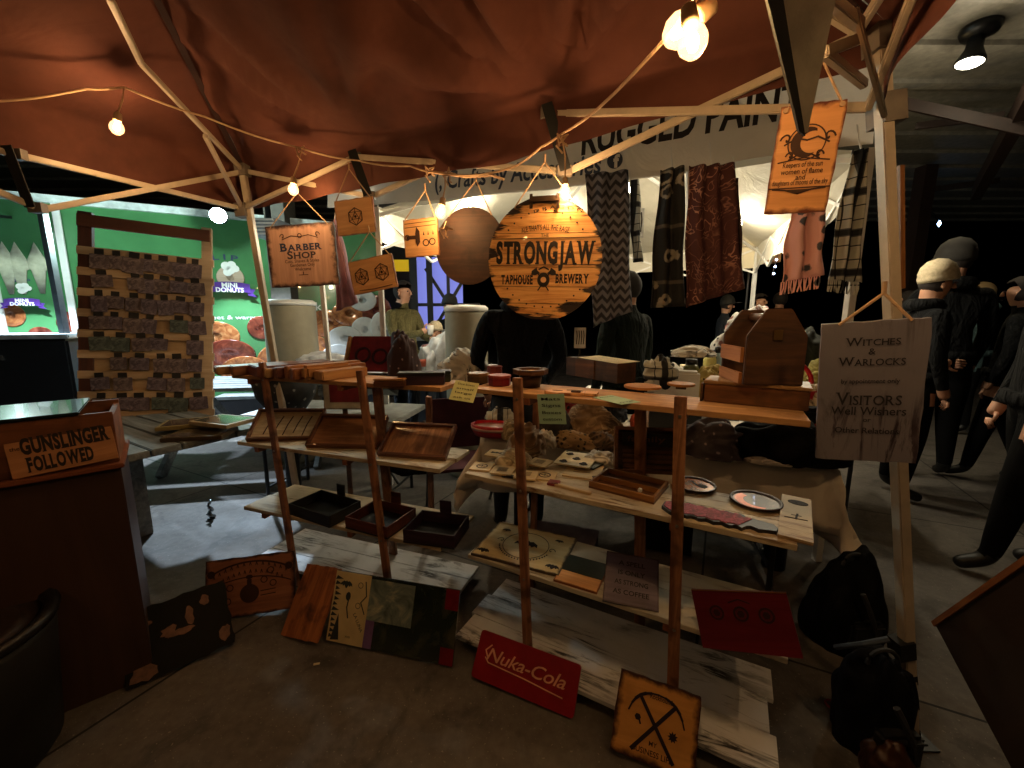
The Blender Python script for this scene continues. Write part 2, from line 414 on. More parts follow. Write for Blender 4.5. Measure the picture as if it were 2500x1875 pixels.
for i in range(4):
    a = cor[i]; bm = B(); bar(bm, a + Vector((0, 0, -.008)), pk + Vector((0, 0, -.014)), .028, .003); tpart('seam', bm, plain('dark_seam', '#2a1210', .9))
def tbar(p, q, ww=.026, h=.017, nm='truss_bar', mat=None):
    bm = B(); bar(bm, p, q, h, ww); return tpart(nm, bm, mat or M_TUBE, bevel=.003)
eps = Vector((.006, .02, 0))
tbar(TL_[1], J1[0]); tbar(TL_[0] + eps, J1[1] + eps)
tbar(J1[0], J2[1]); tbar(J1[1] + eps, J2[0] + eps)
tbar(J2[0], TR_[1]); tbar(J2[1] + eps, TR_[0] + eps)
# left side of the frame, running towards us
d2 = (LC2 - LC)
def lside(k, top): 
    c = LC + d2 * k / 3; return Vector((c.x, c.y, (TL_[0].z if top else TL_[1].z) + (0.0)))
K1 = (P(42, 378, lside(1, 1).y), P(92, 508, lside(1, 1).y + .03))
tbar(TL_[1], K1[0]); tbar(TL_[0] + eps, K1[1] + eps); tbar(K1[0], lside(2, 0)); tbar(K1[1], lside(2, 1)); tbar(lside(2, 0), lside(3, 1)); tbar(lside(2, 1), lside(3, 0))
# right side of the frame, running back over our shoulder
e2 = (RC2 - RC)
def rside(k, top):
    c = RC + e2 * k / 3; return Vector((c.x, c.y, (TR_[0].z if top else TR_[1].z)))
tbar(TR_[1], rside(1, 1) + Vector((0, 0, .0))); tbar(TR_[0] + eps, rside(1, 0)); tbar(rside(1, 0), rside(2, 1)); tbar(rside(1, 1), rside(2, 0)); tbar(rside(2, 0), rside(3, 1)); tbar(rside(2, 1), rside(3, 0))
for a, b in ((lside(3, 0), rside(3, 1)), (lside(3, 1), rside(3, 0))): tbar(a, b)
# rafters
rf = P(345, 155, 1.85); rf2 = P(265, -10, 1.5); hub = Vector((PK.x, PK.y, 2.62))
for a, b in ((TL_[0], rf), (rf, rf2), (rf2, hub), (P(500, 330, 2.2), TL_[1])): tbar(a, b, .024, .02, 'rafter')
br_ = P(2012, 128, 1.12); ba = P(2105, 92, 1.2); bb = P(2070, 20, 1.0)
tbar(TR_[0], hub, .024, .02, 'rafter'); tbar(br_, ba, .026, .02, 'rafter'); tbar(br_, TR_[1] + Vector((-.02, 0, .06)), .024, .02, 'rafter')
tbar(P(2088, 22, 1.05), P(2160, 285, 1.22), .016, .012, 'rafter', metal('bare_steel', '#b8b0a4', .3)); tbar(P(1990, -30, .9), P(2100, 60, 1.1), .026, .02, 'rafter')
tbar(Vector((LC2.x, LC2.y, zL)), hub, .024, .02, 'rafter'); tbar(Vector((RC2.x, RC2.y, zR)), hub, .024, .02, 'rafter')
# legs: outer and inner tube, slider, foot
def leg(top, foot, slider, w=.035):
    bm = B(); bar(bm, top, foot, w, w, up=(0, -1, 0)); o = tpart('leg', bm, M_TUBE, bevel=.003)
    d = (foot - top).normalized(); bm = B(); bar(bm, slider - d * .03, slider + d * .05, w * 1.9, w * 1.9, up=(0, -1, 0)); tpart('slider', bm, plain('grey_nylon', '#6f675e', .5)); bm = B(); bar(bm, top - d * .03, top + d * .035, w * 1.8, w * 1.8, up=(0, -1, 0))
    obj_ = tpart('bracket', bm, plain('grey_nylon', '#6f675e', .5)); 
    bm = B(); box(bm, (foot.x - .05, foot.y - .05, 0), (foot.x + .05, foot.y + .05, .006)); tpart('foot', bm, M_BLACK)
fl = H(735, 1262, 0); leg(TL_[0], Vector((fl.x, fl.y, .006)), TL_[1])
fr = H(2222, 1800, 0); TRt = TR_[0] + Vector((.055, .0, .02)); leg(P(2150, 95, 1.3), Vector((fr.x, fr.y, .006)), P(2163, 262, 1.3), .034)
leg(Vector((LC2.x, LC2.y, zL)), Vector((LC2.x, LC2.y, .006)), lside(3, 0)); leg(Vector((RC2.x, RC2.y, zR)), Vector((RC2.x, RC2.y, .006)), rside(3, 0))
for a, b in ((K1[0], K1[1]), (J1[0], J1[1]), (J2[0], J2[1])):
    bm = B(); d = (b - a); bar(bm, a - d * .12 + Vector((0, -.03, 0)), b + d * .02 + Vector((0, -.03, 0)), .045, .004, up=(0, -1, 0)); tpart('strap', bm, M_STRAP)
    for p in (a, b): bm = B(); bar(bm, p + Vector((-.03, 0, 0)), p + Vector((.03, 0, 0)), .028, .04); tpart('joint', bm, plain('grey_nylon', '#6f675e', .5))
# brown strip painting in the right leg's copper-lit edge, black bands at its foot
bm = B(); bar(bm, P(2198, 405, 1.33), P(2200, 705, 1.3), .014, .014, up=(0, -1, 0))
o = obj('lit_leg_edge', bm, wood('lit_edge_wood', '#a8703c', '#6d4420', .4, 2)); tag(o, 'thin brown strip painting in the copper-lit edge of the right tent leg', 'stake')
for k, (y0, y1) in enumerate(((1560, 1600), (1640, 1660), (1700, 1720), (1770, 1800))):
    bm = B(); a = P(2200 + k * 4, y0, fr.y + .02); b = P(2202 + k * 4, y1, fr.y + .02); bar(bm, a, b, .05, .05, up=(0, -1, 0)); tpart('strap', bm, M_STRAP)

# hanging string of lights -----------------------------------------------------------
GLASS = None
def glass_mat():
    n = N('bulb_glass'); t = n.t; out = t.nodes['Material Output']
    tr = n.n('ShaderNodeBsdfTransparent'); gl = n.n('ShaderNodeBsdfGlossy', i_Roughness=.05); em = n.n('ShaderNodeEmission', i_Strength=1.1)
    em.inputs[0].default_value = C('#ffc07c'); tr.inputs[0].default_value = C('#fff0d8')
    lw = n.n('ShaderNodeLayerWeight', i_Blend=.35); mx = n.n('ShaderNodeMixShader'); ad = n.n('ShaderNodeAddShader')
    n.l(lw.outputs['Facing'], mx.inputs[0]); n.l(tr.outputs[0], mx.inputs[1]); n.l(gl.outputs[0], mx.inputs[2])
    n.l(mx.outputs[0], ad.inputs[0]); n.l(em.outputs[0], ad.inputs[1]); n.l(ad.outputs[0], out.inputs[0]); return n.m
GLASS = glass_mat(); FIL = emit('warm_filament', '#ffdc98', 130); FILW = emit('white_filament', '#fff2d8', 40)
sl = root('string_lights', 'string of warm clear bulbs on tan cord slung under the red canopy', 'string lights', P(870, 385, 2.3))
SI = sl.matrix_world.inverted(); SI = Matrix.Translation(-P(870, 385, 2.3))
def spart(name, bm, mat, parent=None, smooth=False):
    bm.transform(SI); return obj(name, bm, mat, parent or sl, smooth)
def bulb(c, watts, size=.03, axis=(0, 0, -1), top=None, warm=True, filmat=None):
    ax = Vector(axis).normalized(); q = Vector((0, 0, 1)).rotation_difference(-ax).to_matrix().to_4x4(); M = Matrix.Translation(c) @ q
    bm = lathe(B(), [(.0, -1.15 * size), (.5 * size, -1.0 * size), (.9 * size, -.5 * size), (size, 0), (.85 * size, .55 * size), (.5 * size, 1.05 * size), (.42 * size, 1.2 * size)], 16, M)
    g = spart('bulb', bm, GLASS, None, True)
    bm = lathe(B(), [(.0, -.5 * size), (.34 * size, -.35 * size), (.42 * size, .1 * size), (.25 * size, .6 * size), (0, .8 * size)], 10, M); spart('filament', bm, filmat or FIL, g, True)
    bm = lathe(B(), [(.55 * size, 1.1 * size), (.6 * size, 1.3 * size), (.5 * size, 2.3 * size), (.2 * size, 2.5 * size)], 12, M); spart('socket', bm, plain('tan_socket', '#a98a68', .6), g, True)
    if top is not None: spart('drop_cord', tube(B(), [c - ax * 2.4 * size, (c - ax * 2.4 * size).lerp(top, .5) + Vector((.006, 0, 0)), top], .0035, 6), M_CORD, g)
    light(sl, SI @ (c), watts, '#ffd0a0', size * .5, name='bulb_light')
    return g
WARM = 7.0
bulb(P(285, 312, 1.95), WARM * 1.5, .026, (-.25, 0, -1), P(303, 215, 1.95))
bulb(P(716, 463, 2.3), WARM, .026, (-.1, 0, -1), P(736, 366, 2.3))
bulb(P(1076, 518, 1.95), WARM, .026, (-.2, 0, -1), P(1086, 425, 2.0))
bulb(P(1379, 468, 1.72), WARM * 1.6, .022, (0, 0, -1), P(1372, 330, 1.75))
bulb(P(1662, 72, .92), WARM * 1.7, .032, (-.7, 0, -.5), P(1700, -10, .92))
bulb(P(1690, 100, .86), 1.5, .028, (.1, -.2, -1), P(1700, -10, .9))
for c, kk in (((1.22, .50, 2.16), 2.6), ((.45, -.35, 2.16), .6), ((-.75, -.75, 2.2), 1.0), ((-1.75, .15, 2.12), 1.7)): bulb(Vector(c), WARM * kk, .028, (0, 0, -1), Vector(c) + Vector((0, 0, .12)))   # the string runs on over our heads; these unseen bulbs are added for fill
def catn(pts, n=6):
    out = []
    for i in range(len(pts) - 1):
        a, b = pts[i], pts[i + 1]
        for k in range(n):
            t = k / n; p = a.lerp(b, t); p.z -= .03 * (a - b).length * math.sin(math.pi * t); out.append(p)
    return out + [pts[-1]]
spart('cable', tube(B(), catn([Vector((.45, -.35, 2.28)), Vector((-.75, -.75, 2.32)), Vector((-1.75, .15, 2.24)), P(-60, 250, 1.7), P(210, 217, 1.9), P(303, 213, 1.95), P(500, 285, 2.15), P(736, 362, 2.3), P(875, 392, 2.24), P(1000, 405, 2.1), P(1086, 425, 2.0), P(1180, 425, 1.92), P(1260, 405, 1.85), P(1320, 360, 1.78), P(1370, 328, 1.73), P(1620, 100, 1.0), P(1700, -10, .9), Vector((1.22, .5, 2.28)), Vector((.45, -.35, 2.28))]), .0045, 6), M_CORD)
bm = tube(B(), [P(1060, 420, 2.05), P(1140, 432, 1.98), P(1200, 428, 1.9), P(1230, 438, 1.88)], .006, 6); spart('cable', bm, M_CORD)
# ribbon knots of cord where the cable is tied
for (px, py, Y) in ((736, 370, 2.3), (1050, 420, 2.1), (1098, 428, 2.0), (1372, 345, 1.74), (1090, 560, 1.95)):
    c = P(px, py, Y); bm = B()
    for k in range(4):
        a = k * 1.6 + px; tube(bm, [c, c + Vector((.03 * math.cos(a), -.01, .03 * math.sin(a))), c + Vector((.012 * math.cos(a + 1), -.015, .03 * math.sin(a + 1) - .02))], .004, 5)
    spart('tie', bm, M_CORD)

# ------------------------------------------------------------------ signs hung from the frame
# 1 barber shop
cs = [P(668, 705, 2.5), P(825, 693, 2.42), P(817, 543, 2.42), P(641, 552, 2.5)]
r, M, w_, h_ = plaque('barber_shop_sign', 'weathered square BARBER SHOP sign with scorched rim, hung left of the small amber plaques', cs, wood('barber_wood', '#d0a894', '#a88070', .6, 1, 3, burn='#301a1c', bw=.07), .012, 'sign', .003)
stext(r, 'BARBER', 0, h_ * .15, .062, INKN, w_ * .60, .03, .8); stext(r, 'SHOP', 0, h_ * .02, .060, plain('grey_navy_ink', '#3a3038', .7), w_ * .42, .03, .8)
for k, (s_, yy, ww) in enumerate((('Cuts, Shaves & Styles', -.09, .5), ('Gentlemen Only', -.155, .36), ('Welcome', -.215, .24))): text(r, s_, 0, h_ * yy, .026, SCORCH, .005, width=w_ * ww)
def scroll(cx, cy, s, flip=1):
    return [(cx + flip * s * (.9 - .05 * k) * math.cos(k * .45) * (1 - k / 16), cy + s * (1 - k / 16) * .9 * math.sin(k * .45)) for k in range(14)]
def swirls(bm, w, y, s, z=.0005, z1=.0016, t=.004):
    for f in (-1, 1):
        stroke(bm, scroll(f * w, y, s, f), t, z, z1); stroke(bm, [(f * (w + .2 * s), y - .8 * s), (f * w * .5, y + .1 * s), (0, y - .3 * s)], t, z, z1)
art(r, lambda bm: (swirls(bm, w_ * .25, h_ * .32, .02), ringband(bm, .010, .014, .0005, .0016, 14, 0, h_ * .32), stroke(bm, [(0, -h_ * .3), (0, -h_ * .26)], .004, .0005, .0016), stroke(bm, [(-.03, -h_ * .31), (.03, -h_ * .31)], .003, .0005, .0016)), SCORCH)
cord(r, M, (-w_ * .42, h_ * .47, 0), (w_ * .42, h_ * .47, 0), P(725, 470, 2.5))
# small d20 plaques
def hexdie(bm, cx, cy, s):
    pts = [(cx + s * math.cos(R(30 + 60 * k)), cy + s * math.sin(R(30 + 60 * k))) for k in range(6)]; stroke(bm, pts + [pts[0]], .004, .0005, .0016)
    tri = [(cx + s * .55 * math.cos(R(90 + 120 * k)), cy + s * .55 * math.sin(R(90 + 120 * k))) for k in range(3)]; stroke(bm, tri + [tri[0]], .003, .0005, .0016)
    for p in tri:
        q = sorted(pts, key=lambda a: (a[0] - p[0]) ** 2 + (a[1] - p[1]) ** 2)[:3]
        for a in q: stroke(bm, [p, a], .0022, .0005, .0016)
    prism(bm, circ(s * .16, 8, cx, cy), .0005, .0017)
r, M, w_, h_ = plaque('amber_plaque', 'small amber plaque with one engraved die, topmost above the BARBER SHOP sign corner', [P(828, 578, 2.25), P(918, 565, 2.2), P(908, 480, 2.2), P(812, 491, 2.25)], M_ORANGE2, .01, 'plaque', .002, 'amber plaques hung from the tent frame')
art(r, lambda bm: hexdie(bm, w_ * .02, 0, .043), SCORCH); cord(r, M, (-w_ * .46, h_ * .46, 0), (w_ * .46, h_ * .46, 0), P(852, 412, 2.25))
r, M, w_, h_ = plaque('amber_plaque', 'small amber plaque with two engraved dice side by side, hung below the one-die plaque', [P(864, 722, 2.2), P(971, 699, 2.13), P(955, 619, 2.13), P(849, 640, 2.2)], M_ORANGE2, .01, 'plaque', .002, 'amber plaques hung from the tent frame')
art(r, lambda bm: (hexdie(bm, -w_ * .24, 0, .042), hexdie(bm, w_ * .22, h_ * .02, .042)), SCORCH); cord(r, M, (-w_ * .47, h_ * .47, 0), (w_ * .47, h_ * .44, 0), P(902, 566, 2.18))
art(r, lambda bm: stroke(bm, [(-w_ * .35, -h_ * .4), (0, -h_ * .43), (w_ * .4, -h_ * .4)], .003, .0005, .0014), SCORCH)
r, M, w_, h_ = plaque('amber_plaque', 'small amber plaque engraved with a spiked ray gun, hung beside the plain brown disc', [P(992, 630, 2.08), P(1066, 622, 2.04), P(1073, 530, 2.04), P(981, 537, 2.08)], M_ORANGE2, .01, 'plaque', .002, 'amber plaques hung from the tent frame')
def gun(bm):
    z0, z1 = .0005, .0016
    prism(bm, [(-.075, -.005), (-.02, -.005), (-.02, .012), (-.075, .012)], z0, z1); prism(bm, [(-.02, -.04), (-.005, -.02), (-.005, .03), (-.02, .05), (-.028, .02), (-.028, -.02)], z0, z1)
    ringband(bm, .012, .017, z0, z1, 14, .025, -.025); ringband(bm, .012, .017, z0, z1, 14, .058, -.022)
    ringband(bm, .010, .014, z0, z1, 12, -.07, .004)
    for x in (.012, .035, .06): prism(bm, [(x, .01), (x + .008, .01), (x + .004, .028)], z0, z1)
    stroke(bm, [(-.08, .068), (.08, .072)], .003, z0, z1); stroke(bm, [(-.08, .05), (.08, .054)], .003, z0, z1)
art(r, gun, SCORCH); cord(r, M, (-w_ * .46, h_ * .47, 0), (w_ * .46, h_ * .47, 0), P(1038, 465, 2.05))
# plain brown disc
c = P(1147, 600, 2.06); x = (P(1230, 600, 2.0) - P(1064, 600, 2.12)); rad = x.length / 2; M, _, _ = frame(P(1064, 690, 2.12), P(1230, 690, 2.0), P(1230, 510, 2.0), P(1064, 510, 2.12))
r = root('round_sign', 'plain brown round board without writing, half behind the STRONGJAW sign', 'sign', M)
obj('board', prism(B(), circ(rad, 48), -.012, 0), wood('brown_disc_wood', '#4a2c1c', '#24120a', .7, 0, 3, blotch=.6), r)
cord(r, M, (-rad * .62, rad * .78, 0), (rad * .62, rad * .78, 0), P(1162, 440, 2.05)); 
# STRONGJAW barrel head
M, w_, h_ = frame(P(1193, 782, 1.80), P(1470, 782, 1.72), P(1470, 478, 1.72), P(1193, 478, 1.80)); a_ = w_ / 2; b_ = h_ / 2
r = root('round_sign', 'big round STRONGJAW taphouse sign of scorched amber planks with small metal handle', 'sign', M)
n = N('strongjaw_wood'); v = n.coord('Object', (2.2, 22, 22)); f = n.noise(v, 1, 6, .7, 1.6)
cc = n.ramp(f, [(.28, C('#6a3818')), (.38, C('#bc7a3c')), (.46, C('#e0a05a')), (.6, C('#f4bc74'))])
sp = n.n('ShaderNodeSeparateXYZ'); g = n.n('ShaderNodeTexCoord'); n.l(g.outputs['Object'], sp.inputs[0])
rr = n.math('SQRT', n.math('ADD', n.math('POWER', sp.outputs[0], 2), n.math('POWER', sp.outputs[1], 2)))
bn = n.math('ADD', rr, n.math('MULTIPLY', n.math('SUBTRACT', n.noise(n.coord('Object', (3, 16, 16)), 1.3, 5, .6), .5), .30))
cc = n.mix(n.ramp(n.math('MULTIPLY', bn, 1 / a_), [(.93, (0, 0, 0)), (1.12, (1, 1, 1))]), cc, C('#24100a')); n.base(cc); n.bump(f, .3, .004); mj = n.set(.5, 0, Coat_Weight=.2)
for k in range(7):                                  # seven planks, one mesh
    pass
bm = B(); ys = [-1, -.72, -.44, -.12, .10, .42, .74, 1]
for k in range(7):
    y0, y1 = ys[k] * b_ + .0012, ys[k + 1] * b_ - .0012; pts = []
    y1 = min(y1, b_ * .985); y0 = max(y0, -b_ * .985)
    n_ = 8
    for j in range(n_ + 1): yy = y0 + (y1 - y0) * j / n_; pts.append((a_ * math.sqrt(max(0, 1 - (yy / b_) ** 2)), yy))
    for j in range(n_ + 1): yy = y1 - (y1 - y0) * j / n_; pts.append((-a_ * math.sqrt(max(0, 1 - (yy / b_) ** 2)), yy))
    prism(bm, pts, -.016, 0)
obj('board', bm, mj, r)
obj('backing', prism(B(), circ(a_ * .97, 40, ry=b_ * .97), -.024, -.017), SCORCH, r)
stext(r, 'STRONGJAW', 0.0, .028, .118, INK, w_ * .86, .05)
def serifs(bm):
    for x0 in (-.205, -.155, -.108, -.013, .062, .112, .205):
        pass
    stroke(bm, [(-a_ * .93, .082), (a_ * .93, .088)], .003, .0005, .0016); stroke(bm, [(-a_ * .96, -.024), (a_ * .96, -.020)], .003, .0005, .0016)
    z0, z1 = .0005, .0018                            # horned shield with crossed axes
    prism(bm, circ(.026, 20, 0, -.082, .03), z0, z1)
    for f in (-1, 1):
        prism(bm, [(f * .014, -.056)[0:2], (f * .026, -.044), (f * .030, -.032), (f * .050, -.046), (f * .052, -.062), (f * .036, -.064), (f * .026, -.060)][::f], z0, z1)
        stroke(bm, [(f * .028, -.05), (f * -.022, -.125)], .005, z0, z1)
    stroke(bm, [(-.02, -.04), (0, -.03), (.02, -.04)], .006, z0, z1)
    for k in range(11):
        a = R(38 + 104 * k / 10); prism(bm, circ(.004, 5, .82 * a_ * math.cos(a), .80 * b_ * math.sin(a) - .005), z0, z1)
        prism(bm, circ(.004, 5, .82 * a_ * math.cos(a), -.78 * b_ * math.sin(a)), z0, z1)
art(r, serifs, INK, 'emblem')
art(r, lambda bm: (prism(bm, circ(.012, 12, 0, -.082), .0019, .0024)), wood('amber_plaque_plain', '#e8b47c', '#c8905a'), 'emblem')
stext(r, 'TAPHOUSE', -.112, -.082, .05, INK, .135, .045); stext(r, 'BREWERY', .118, -.076, .05, INK, .135, .045)
text(r, "ALE THAT'S ALL THE RAGE", 0, .128, .030, INK, .01, arc=.38, width=.20); text(r, 'THE', 0, .096, .018, INK, .01)
text(r, 'D R A G O N', .05, .205, .018, INK, .005, arc=.3, width=.2)
bm = B(); bar(bm, (-.065, b_ * .94, .012), (.055, b_ * .94 + .003, .012), .02, .008, up=(0, 0, 1)); 
for x in (-.06, .05): bar(bm, (x, b_ * .8, .006), (x, b_ * 1.02, .012), .012, .006, up=(0, 0, 1))
obj('handle', bm, metal('old_iron', '#4a3a30', .45), r)
cord(r, M, (-a_ * .55, b_ * .82, 0), (a_ * .5, b_ * .86, 0), P(1330, 395, 1.8))
# scorched tall plaque, right
r, M, w_, h_ = plaque('scroll_plaque', 'tall amber plaque with crescent moon scrollwork and burnt corners, hung at the right tent corner', [P(1873, 519, 1.22), P(2023, 522, 1.16), P(2063, 237, 1.13), P(1897, 268, 1.19)], wood('scroll_plaque_wood', '#dca068', '#b47a44', .5, 0, 3, burn='#5a2410', bw=.055), .01, 'plaque', .002)
def moon(bm):
    z0, z1 = .0005, .0015; cy = h_ * .16
    pts = [(.036 * math.cos(R(a)), cy + .036 * math.sin(R(a))) for a in range(60, 300, 12)] + [(.012 + .026 * math.cos(R(a)), cy + .026 * math.sin(R(a))) for a in range(290, 70, -12)]
    prism(bm, pts, z0, z1); ringband(bm, .040, .043, z0, z1, 30, 0, cy)
    swirls(bm, w_ * .32, cy + .01, .016); swirls(bm, w_ * .22, cy - .03, .012); stroke(bm, [(-w_ * .4, cy - .045), (0, cy - .036), (w_ * .4, cy - .045)], .003, z0, z1)
    for f in (-1, 1): stroke(bm, [(0, -h_ * .31), (f * .03, -h_ * .275), (f * .06, -h_ * .262)], .004, z0, z1)
    stroke(bm, [(-.07, -h_ * .255), (.07, -h_ * .255)], .003, z0, z1); prism(bm, [(-.03, -h_ * .27), (.03, -h_ * .27), (0, -h_ * .32)], z0, z1)
art(r, moon, SCORCH)
for s_, yy, ww in (('Keepers of the sun', -.045, .62), ('women of flame', -.10, .66), ('and', -.155, .15), ('daughters of moons of the sky', -.21, .88)): text(r, s_, 0, h_ * yy, .019, SCORCH, .008, width=w_ * ww)
cord(r, M, (-w_ * .4, h_ * .47, 0), (w_ * .42, h_ * .47, 0), P(2010, 150, 1.18)); 
for f in (-1, 1): obj('grommet', prism(B(), circ(.006, 10, f * w_ * .42, h_ * .46), .001, .006), M_CORD, r)
# VISITORS board
r, M, w_, h_ = plaque('visitors_sign', 'grey weathered board reading VISITORS, hung on a rope from the right tent leg', [P(1985, 1126, 1.16), P(2238, 1124, 1.06), P(2276, 785, 1.02), P(2011, 784, 1.12)], whitewash('grey_weathered_board', '#8e8a98', '#3c303a', 1, .5), .012, 'sign', .002)
GI = plain('grey_ink', '#2c2a30', .8)
for s_, yy, sz, ww in (('WITCHES', .37, .028, .5), ('&', .30, .024, 0), ('WARLOCKS', .235, .03, .62), ('by appointment only', .09, .018, .55), ('VISITORS', -.03, .045, .62), ('Well Wishers', -.12, .034, .72), ('or', -.19, .018, 0), ('Other Relations', -.265, .024, .62)):
    (stext(r, s_, .0, h_ * yy, sz * 1.15, GI, w_ * ww, .01, .75) if s_.isupper() and ww else text(r, s_, .0, h_ * yy, sz, GI, .01, width=(w_ * ww) if ww else None))
cord(r, M, (-w_ * .33, h_ * .49, 0), (w_ * .33, h_ * .49, 0), P(2158, 716, 1.08), .004)
# big dark blade-shaped pennant, near
M, w_, h_ = frame(P(1925, 320, .80), P(2010, 320, .80), P(2010, 0, .74), P(1925, 0, .74))
r = root('metal_pennant', 'large grey blade-shaped metal pennant with black edge, point down beside scroll plaque', 'metal pennant', M)
Mi = M.inverted(); L = lambda px, py: tuple((Mi @ P(px, py, .77))[:2])
obj('panel', prism(B(), [L(1988, 325), L(1836, -60), L(2010, -60), L(2001, 318)], -.006, 0), plain('dull_grey_paint', '#b4ac9c', .45), r)
obj('black_edge', prism(B(), [L(1996, 330), L(1978, 318), L(1815, -60), L(1858, -60)], -.0062, .0012), M_STRAP, r)

# ------------------------------------------------------------------ shelf units
def shelf_unit(name, label, F0, ang, L, zs, offs, deps, mats, posts, backs, group):
    u = Vector((math.cos(ang), math.sin(ang), 0)); v = Vector((-math.sin(ang), math.cos(ang), 0)); F = Vector((F0[0], F0[1], 0))
    M = Matrix((u, v, Vector((0, 0, 1)))).transposed().to_4x4(); M.translation = F; r = root(name, label, 'shelf unit', M, group); Mi = M.inverted()
    for i, (z, o_, d) in enumerate(zip(zs, offs, deps)):
        rnd = random.Random(i + len(label)); bm = B()
        n_ = 3 if d > .34 else (2 if d > .25 else 1)
        for k in range(n_):
            e = rnd.uniform(-.012, .012)
            box(bm, (-.0 + e, o_ + d * k / n_ + .0012, z - .019), (L + e, o_ + d * (k + 1) / n_ - .0012, z))
        obj('shelf', bm, mats[i], r, bevel=.0015)
        if i < len(zs) - 1:
            bm = B()
            for s in posts[0][2], posts[1][2]: box(bm, (s - .012, o_ + .002, z - .045), (s + .012, o_ + d - .01, z - .0195))
            obj('shelf_support', bm, M_SHELFPOST, r)
    for (a, b, s, w_) in posts:
        A = Mi @ a; Bq = Mi @ b; bm = B(); bar(bm, A, Bq, w_, .02, up=(0, -1, 0)); o = obj('post', bm, M_POST, r, bevel=.002)
        for z in zs[:3]: q = A.lerp(Bq, (A.z - z + .012) / (A.z - Bq.z)); obj('screw', lathe(B(), [(.0055, 0), (.005, .002), (0, .0025)], 10, Matrix.Translation(q + Vector((0, -.0105, 0))) @ Matrix.Rotation(R(90), 4, 'X')), metal('zinc_screw', '#9a968c', .35), o)
    for (a, b, w_) in backs:
        A = Mi @ a; Bq = Mi @ b; bm = B(); bar(bm, A, Bq, w_, .02, up=(0, -1, 0)); obj('rear_post', bm, M_POST, r, bevel=.002)
    return r, M
M_POST = wood('post_wood', '#b4805c', '#6a4028', .5, 2, 5, blotch=.8)
A1, A2 = R(-19.5), R(-28.5)
u1 = Vector((math.cos(A1), math.sin(A1), 0)); v1 = Vector((-math.sin(A1), math.cos(A1), 0)); F1 = Vector((-1.46, 2.10, 0)); ZS = (1.11, .75, .38, .06)
u2 = Vector((math.cos(A2), math.sin(A2), 0)); v2 = Vector((-math.sin(A2), math.cos(A2), 0)); F2 = Vector((-.20, 1.65, 0))
def pc(px, py, F, u, v, t):                          # point of a vertical plane t in front of a unit's front edge
    a = F + v * t; b = a + u; return V(px, py, (a.x, a.y), (b.x, b.y))
def foot(p): q = p.copy(); q.z = .0; return q
def post(px0, py0, px1, py1, F, u, v, s, t0, w_=.035):
    a = pc(px0, py0, F, u, v, t0); b = pc(px1, py1, F, u, v, -.013); d = (b - a); k = (0.0 - a.z) / d.z; b = a + d * k; return (a, b, s, w_)
shelf_unit('shelf_unit', 'left folding plank shelf unit holding framed trays and dark open boxes', F1, A1, 1.22, ZS, (.0, 0, 0, .02), (.22, .29, .33, .36), (M_SHELF, whitewash('worn_pale_board', '#d2c2a4', '#7a5a3a', 0, .5), whitewash('worn_pale_board', '#cdb48e', '#8a6238'), M_WW),
           [post(640, 885, 712, 1345, F1, u1, v1, .13, -.013), post(879, 905, 946, 1410, F1, u1, v1, .70, -.013)],
           [(H(920, 935, 1.09) , H(962, 1372, .0), .05), (P(1047, 968, 2.15), H(1055, 1330, 0), .03)], 'plank shelf units in the stall')
shelf_unit('shelf_unit', 'right folding plank shelf unit with the beer caddy and slatted crate on top', F2, A2, 1.17, ZS, (.04, 0, 0, -.1), (.24, .30, .33, .44), (M_SHELF, whitewash('worn_pale_board', '#cdb48e', '#8a6238'), whitewash('worn_white_board', '#d8d0bc', '#5c4630', 0, .5), M_WW),
           [post(1263, 922, 1289, 1600, F2, u2, v2, .27, -.013, .036), post(1662, 968, 1642, 1700, F2, u2, v2, .83, -.013, .036)],
           [(P(1564, 978, 1.62), H(1562, 1545, 0), .045), (P(1310, 960, 1.95), H(1300, 1440, 0), .03)], 'plank shelf units in the stall')

# ------------------------------------------------------------------ goods on the shelves
def quad(z, *px): return [H(x, y, z) for x, y in px]
def lean(z0, bl, br, tr, tl, dy):
    a = H(*bl, z0); b = H(*br, z0); return [a, b, P(*tr, b.y + dy), P(*tl, a.y + dy)]
def tray_frame(name, label, corners, mat_in, mat_f, rim=.012, dep=.02, cat='tray', group=None, inner=None):
    M, w_, h_ = frame(*corners); r = root(name, label, cat, M, group)
    obj('panel', box(B(), (-w_ / 2 + rim, -h_ / 2 + rim, -.006), (w_ / 2 - rim, h_ / 2 - rim, 0)), mat_in, r)
    bm = B()
    for a, b in (((-w_ / 2, -h_ / 2), (w_ / 2, -h_ / 2 + rim)), ((-w_ / 2, h_ / 2 - rim), (w_ / 2, h_ / 2)), ((-w_ / 2, -h_ / 2 + rim), (-w_ / 2 + rim, h_ / 2 - rim)), ((w_ / 2 - rim, -h_ / 2 + rim), (w_ / 2, h_ / 2 - rim))):
        box(bm, (a[0], a[1], -.012), (b[0], b[1], dep))
    obj('frame', bm, mat_f, r, bevel=.0015); return r, M, w_, h_
rnd = random.Random(3)
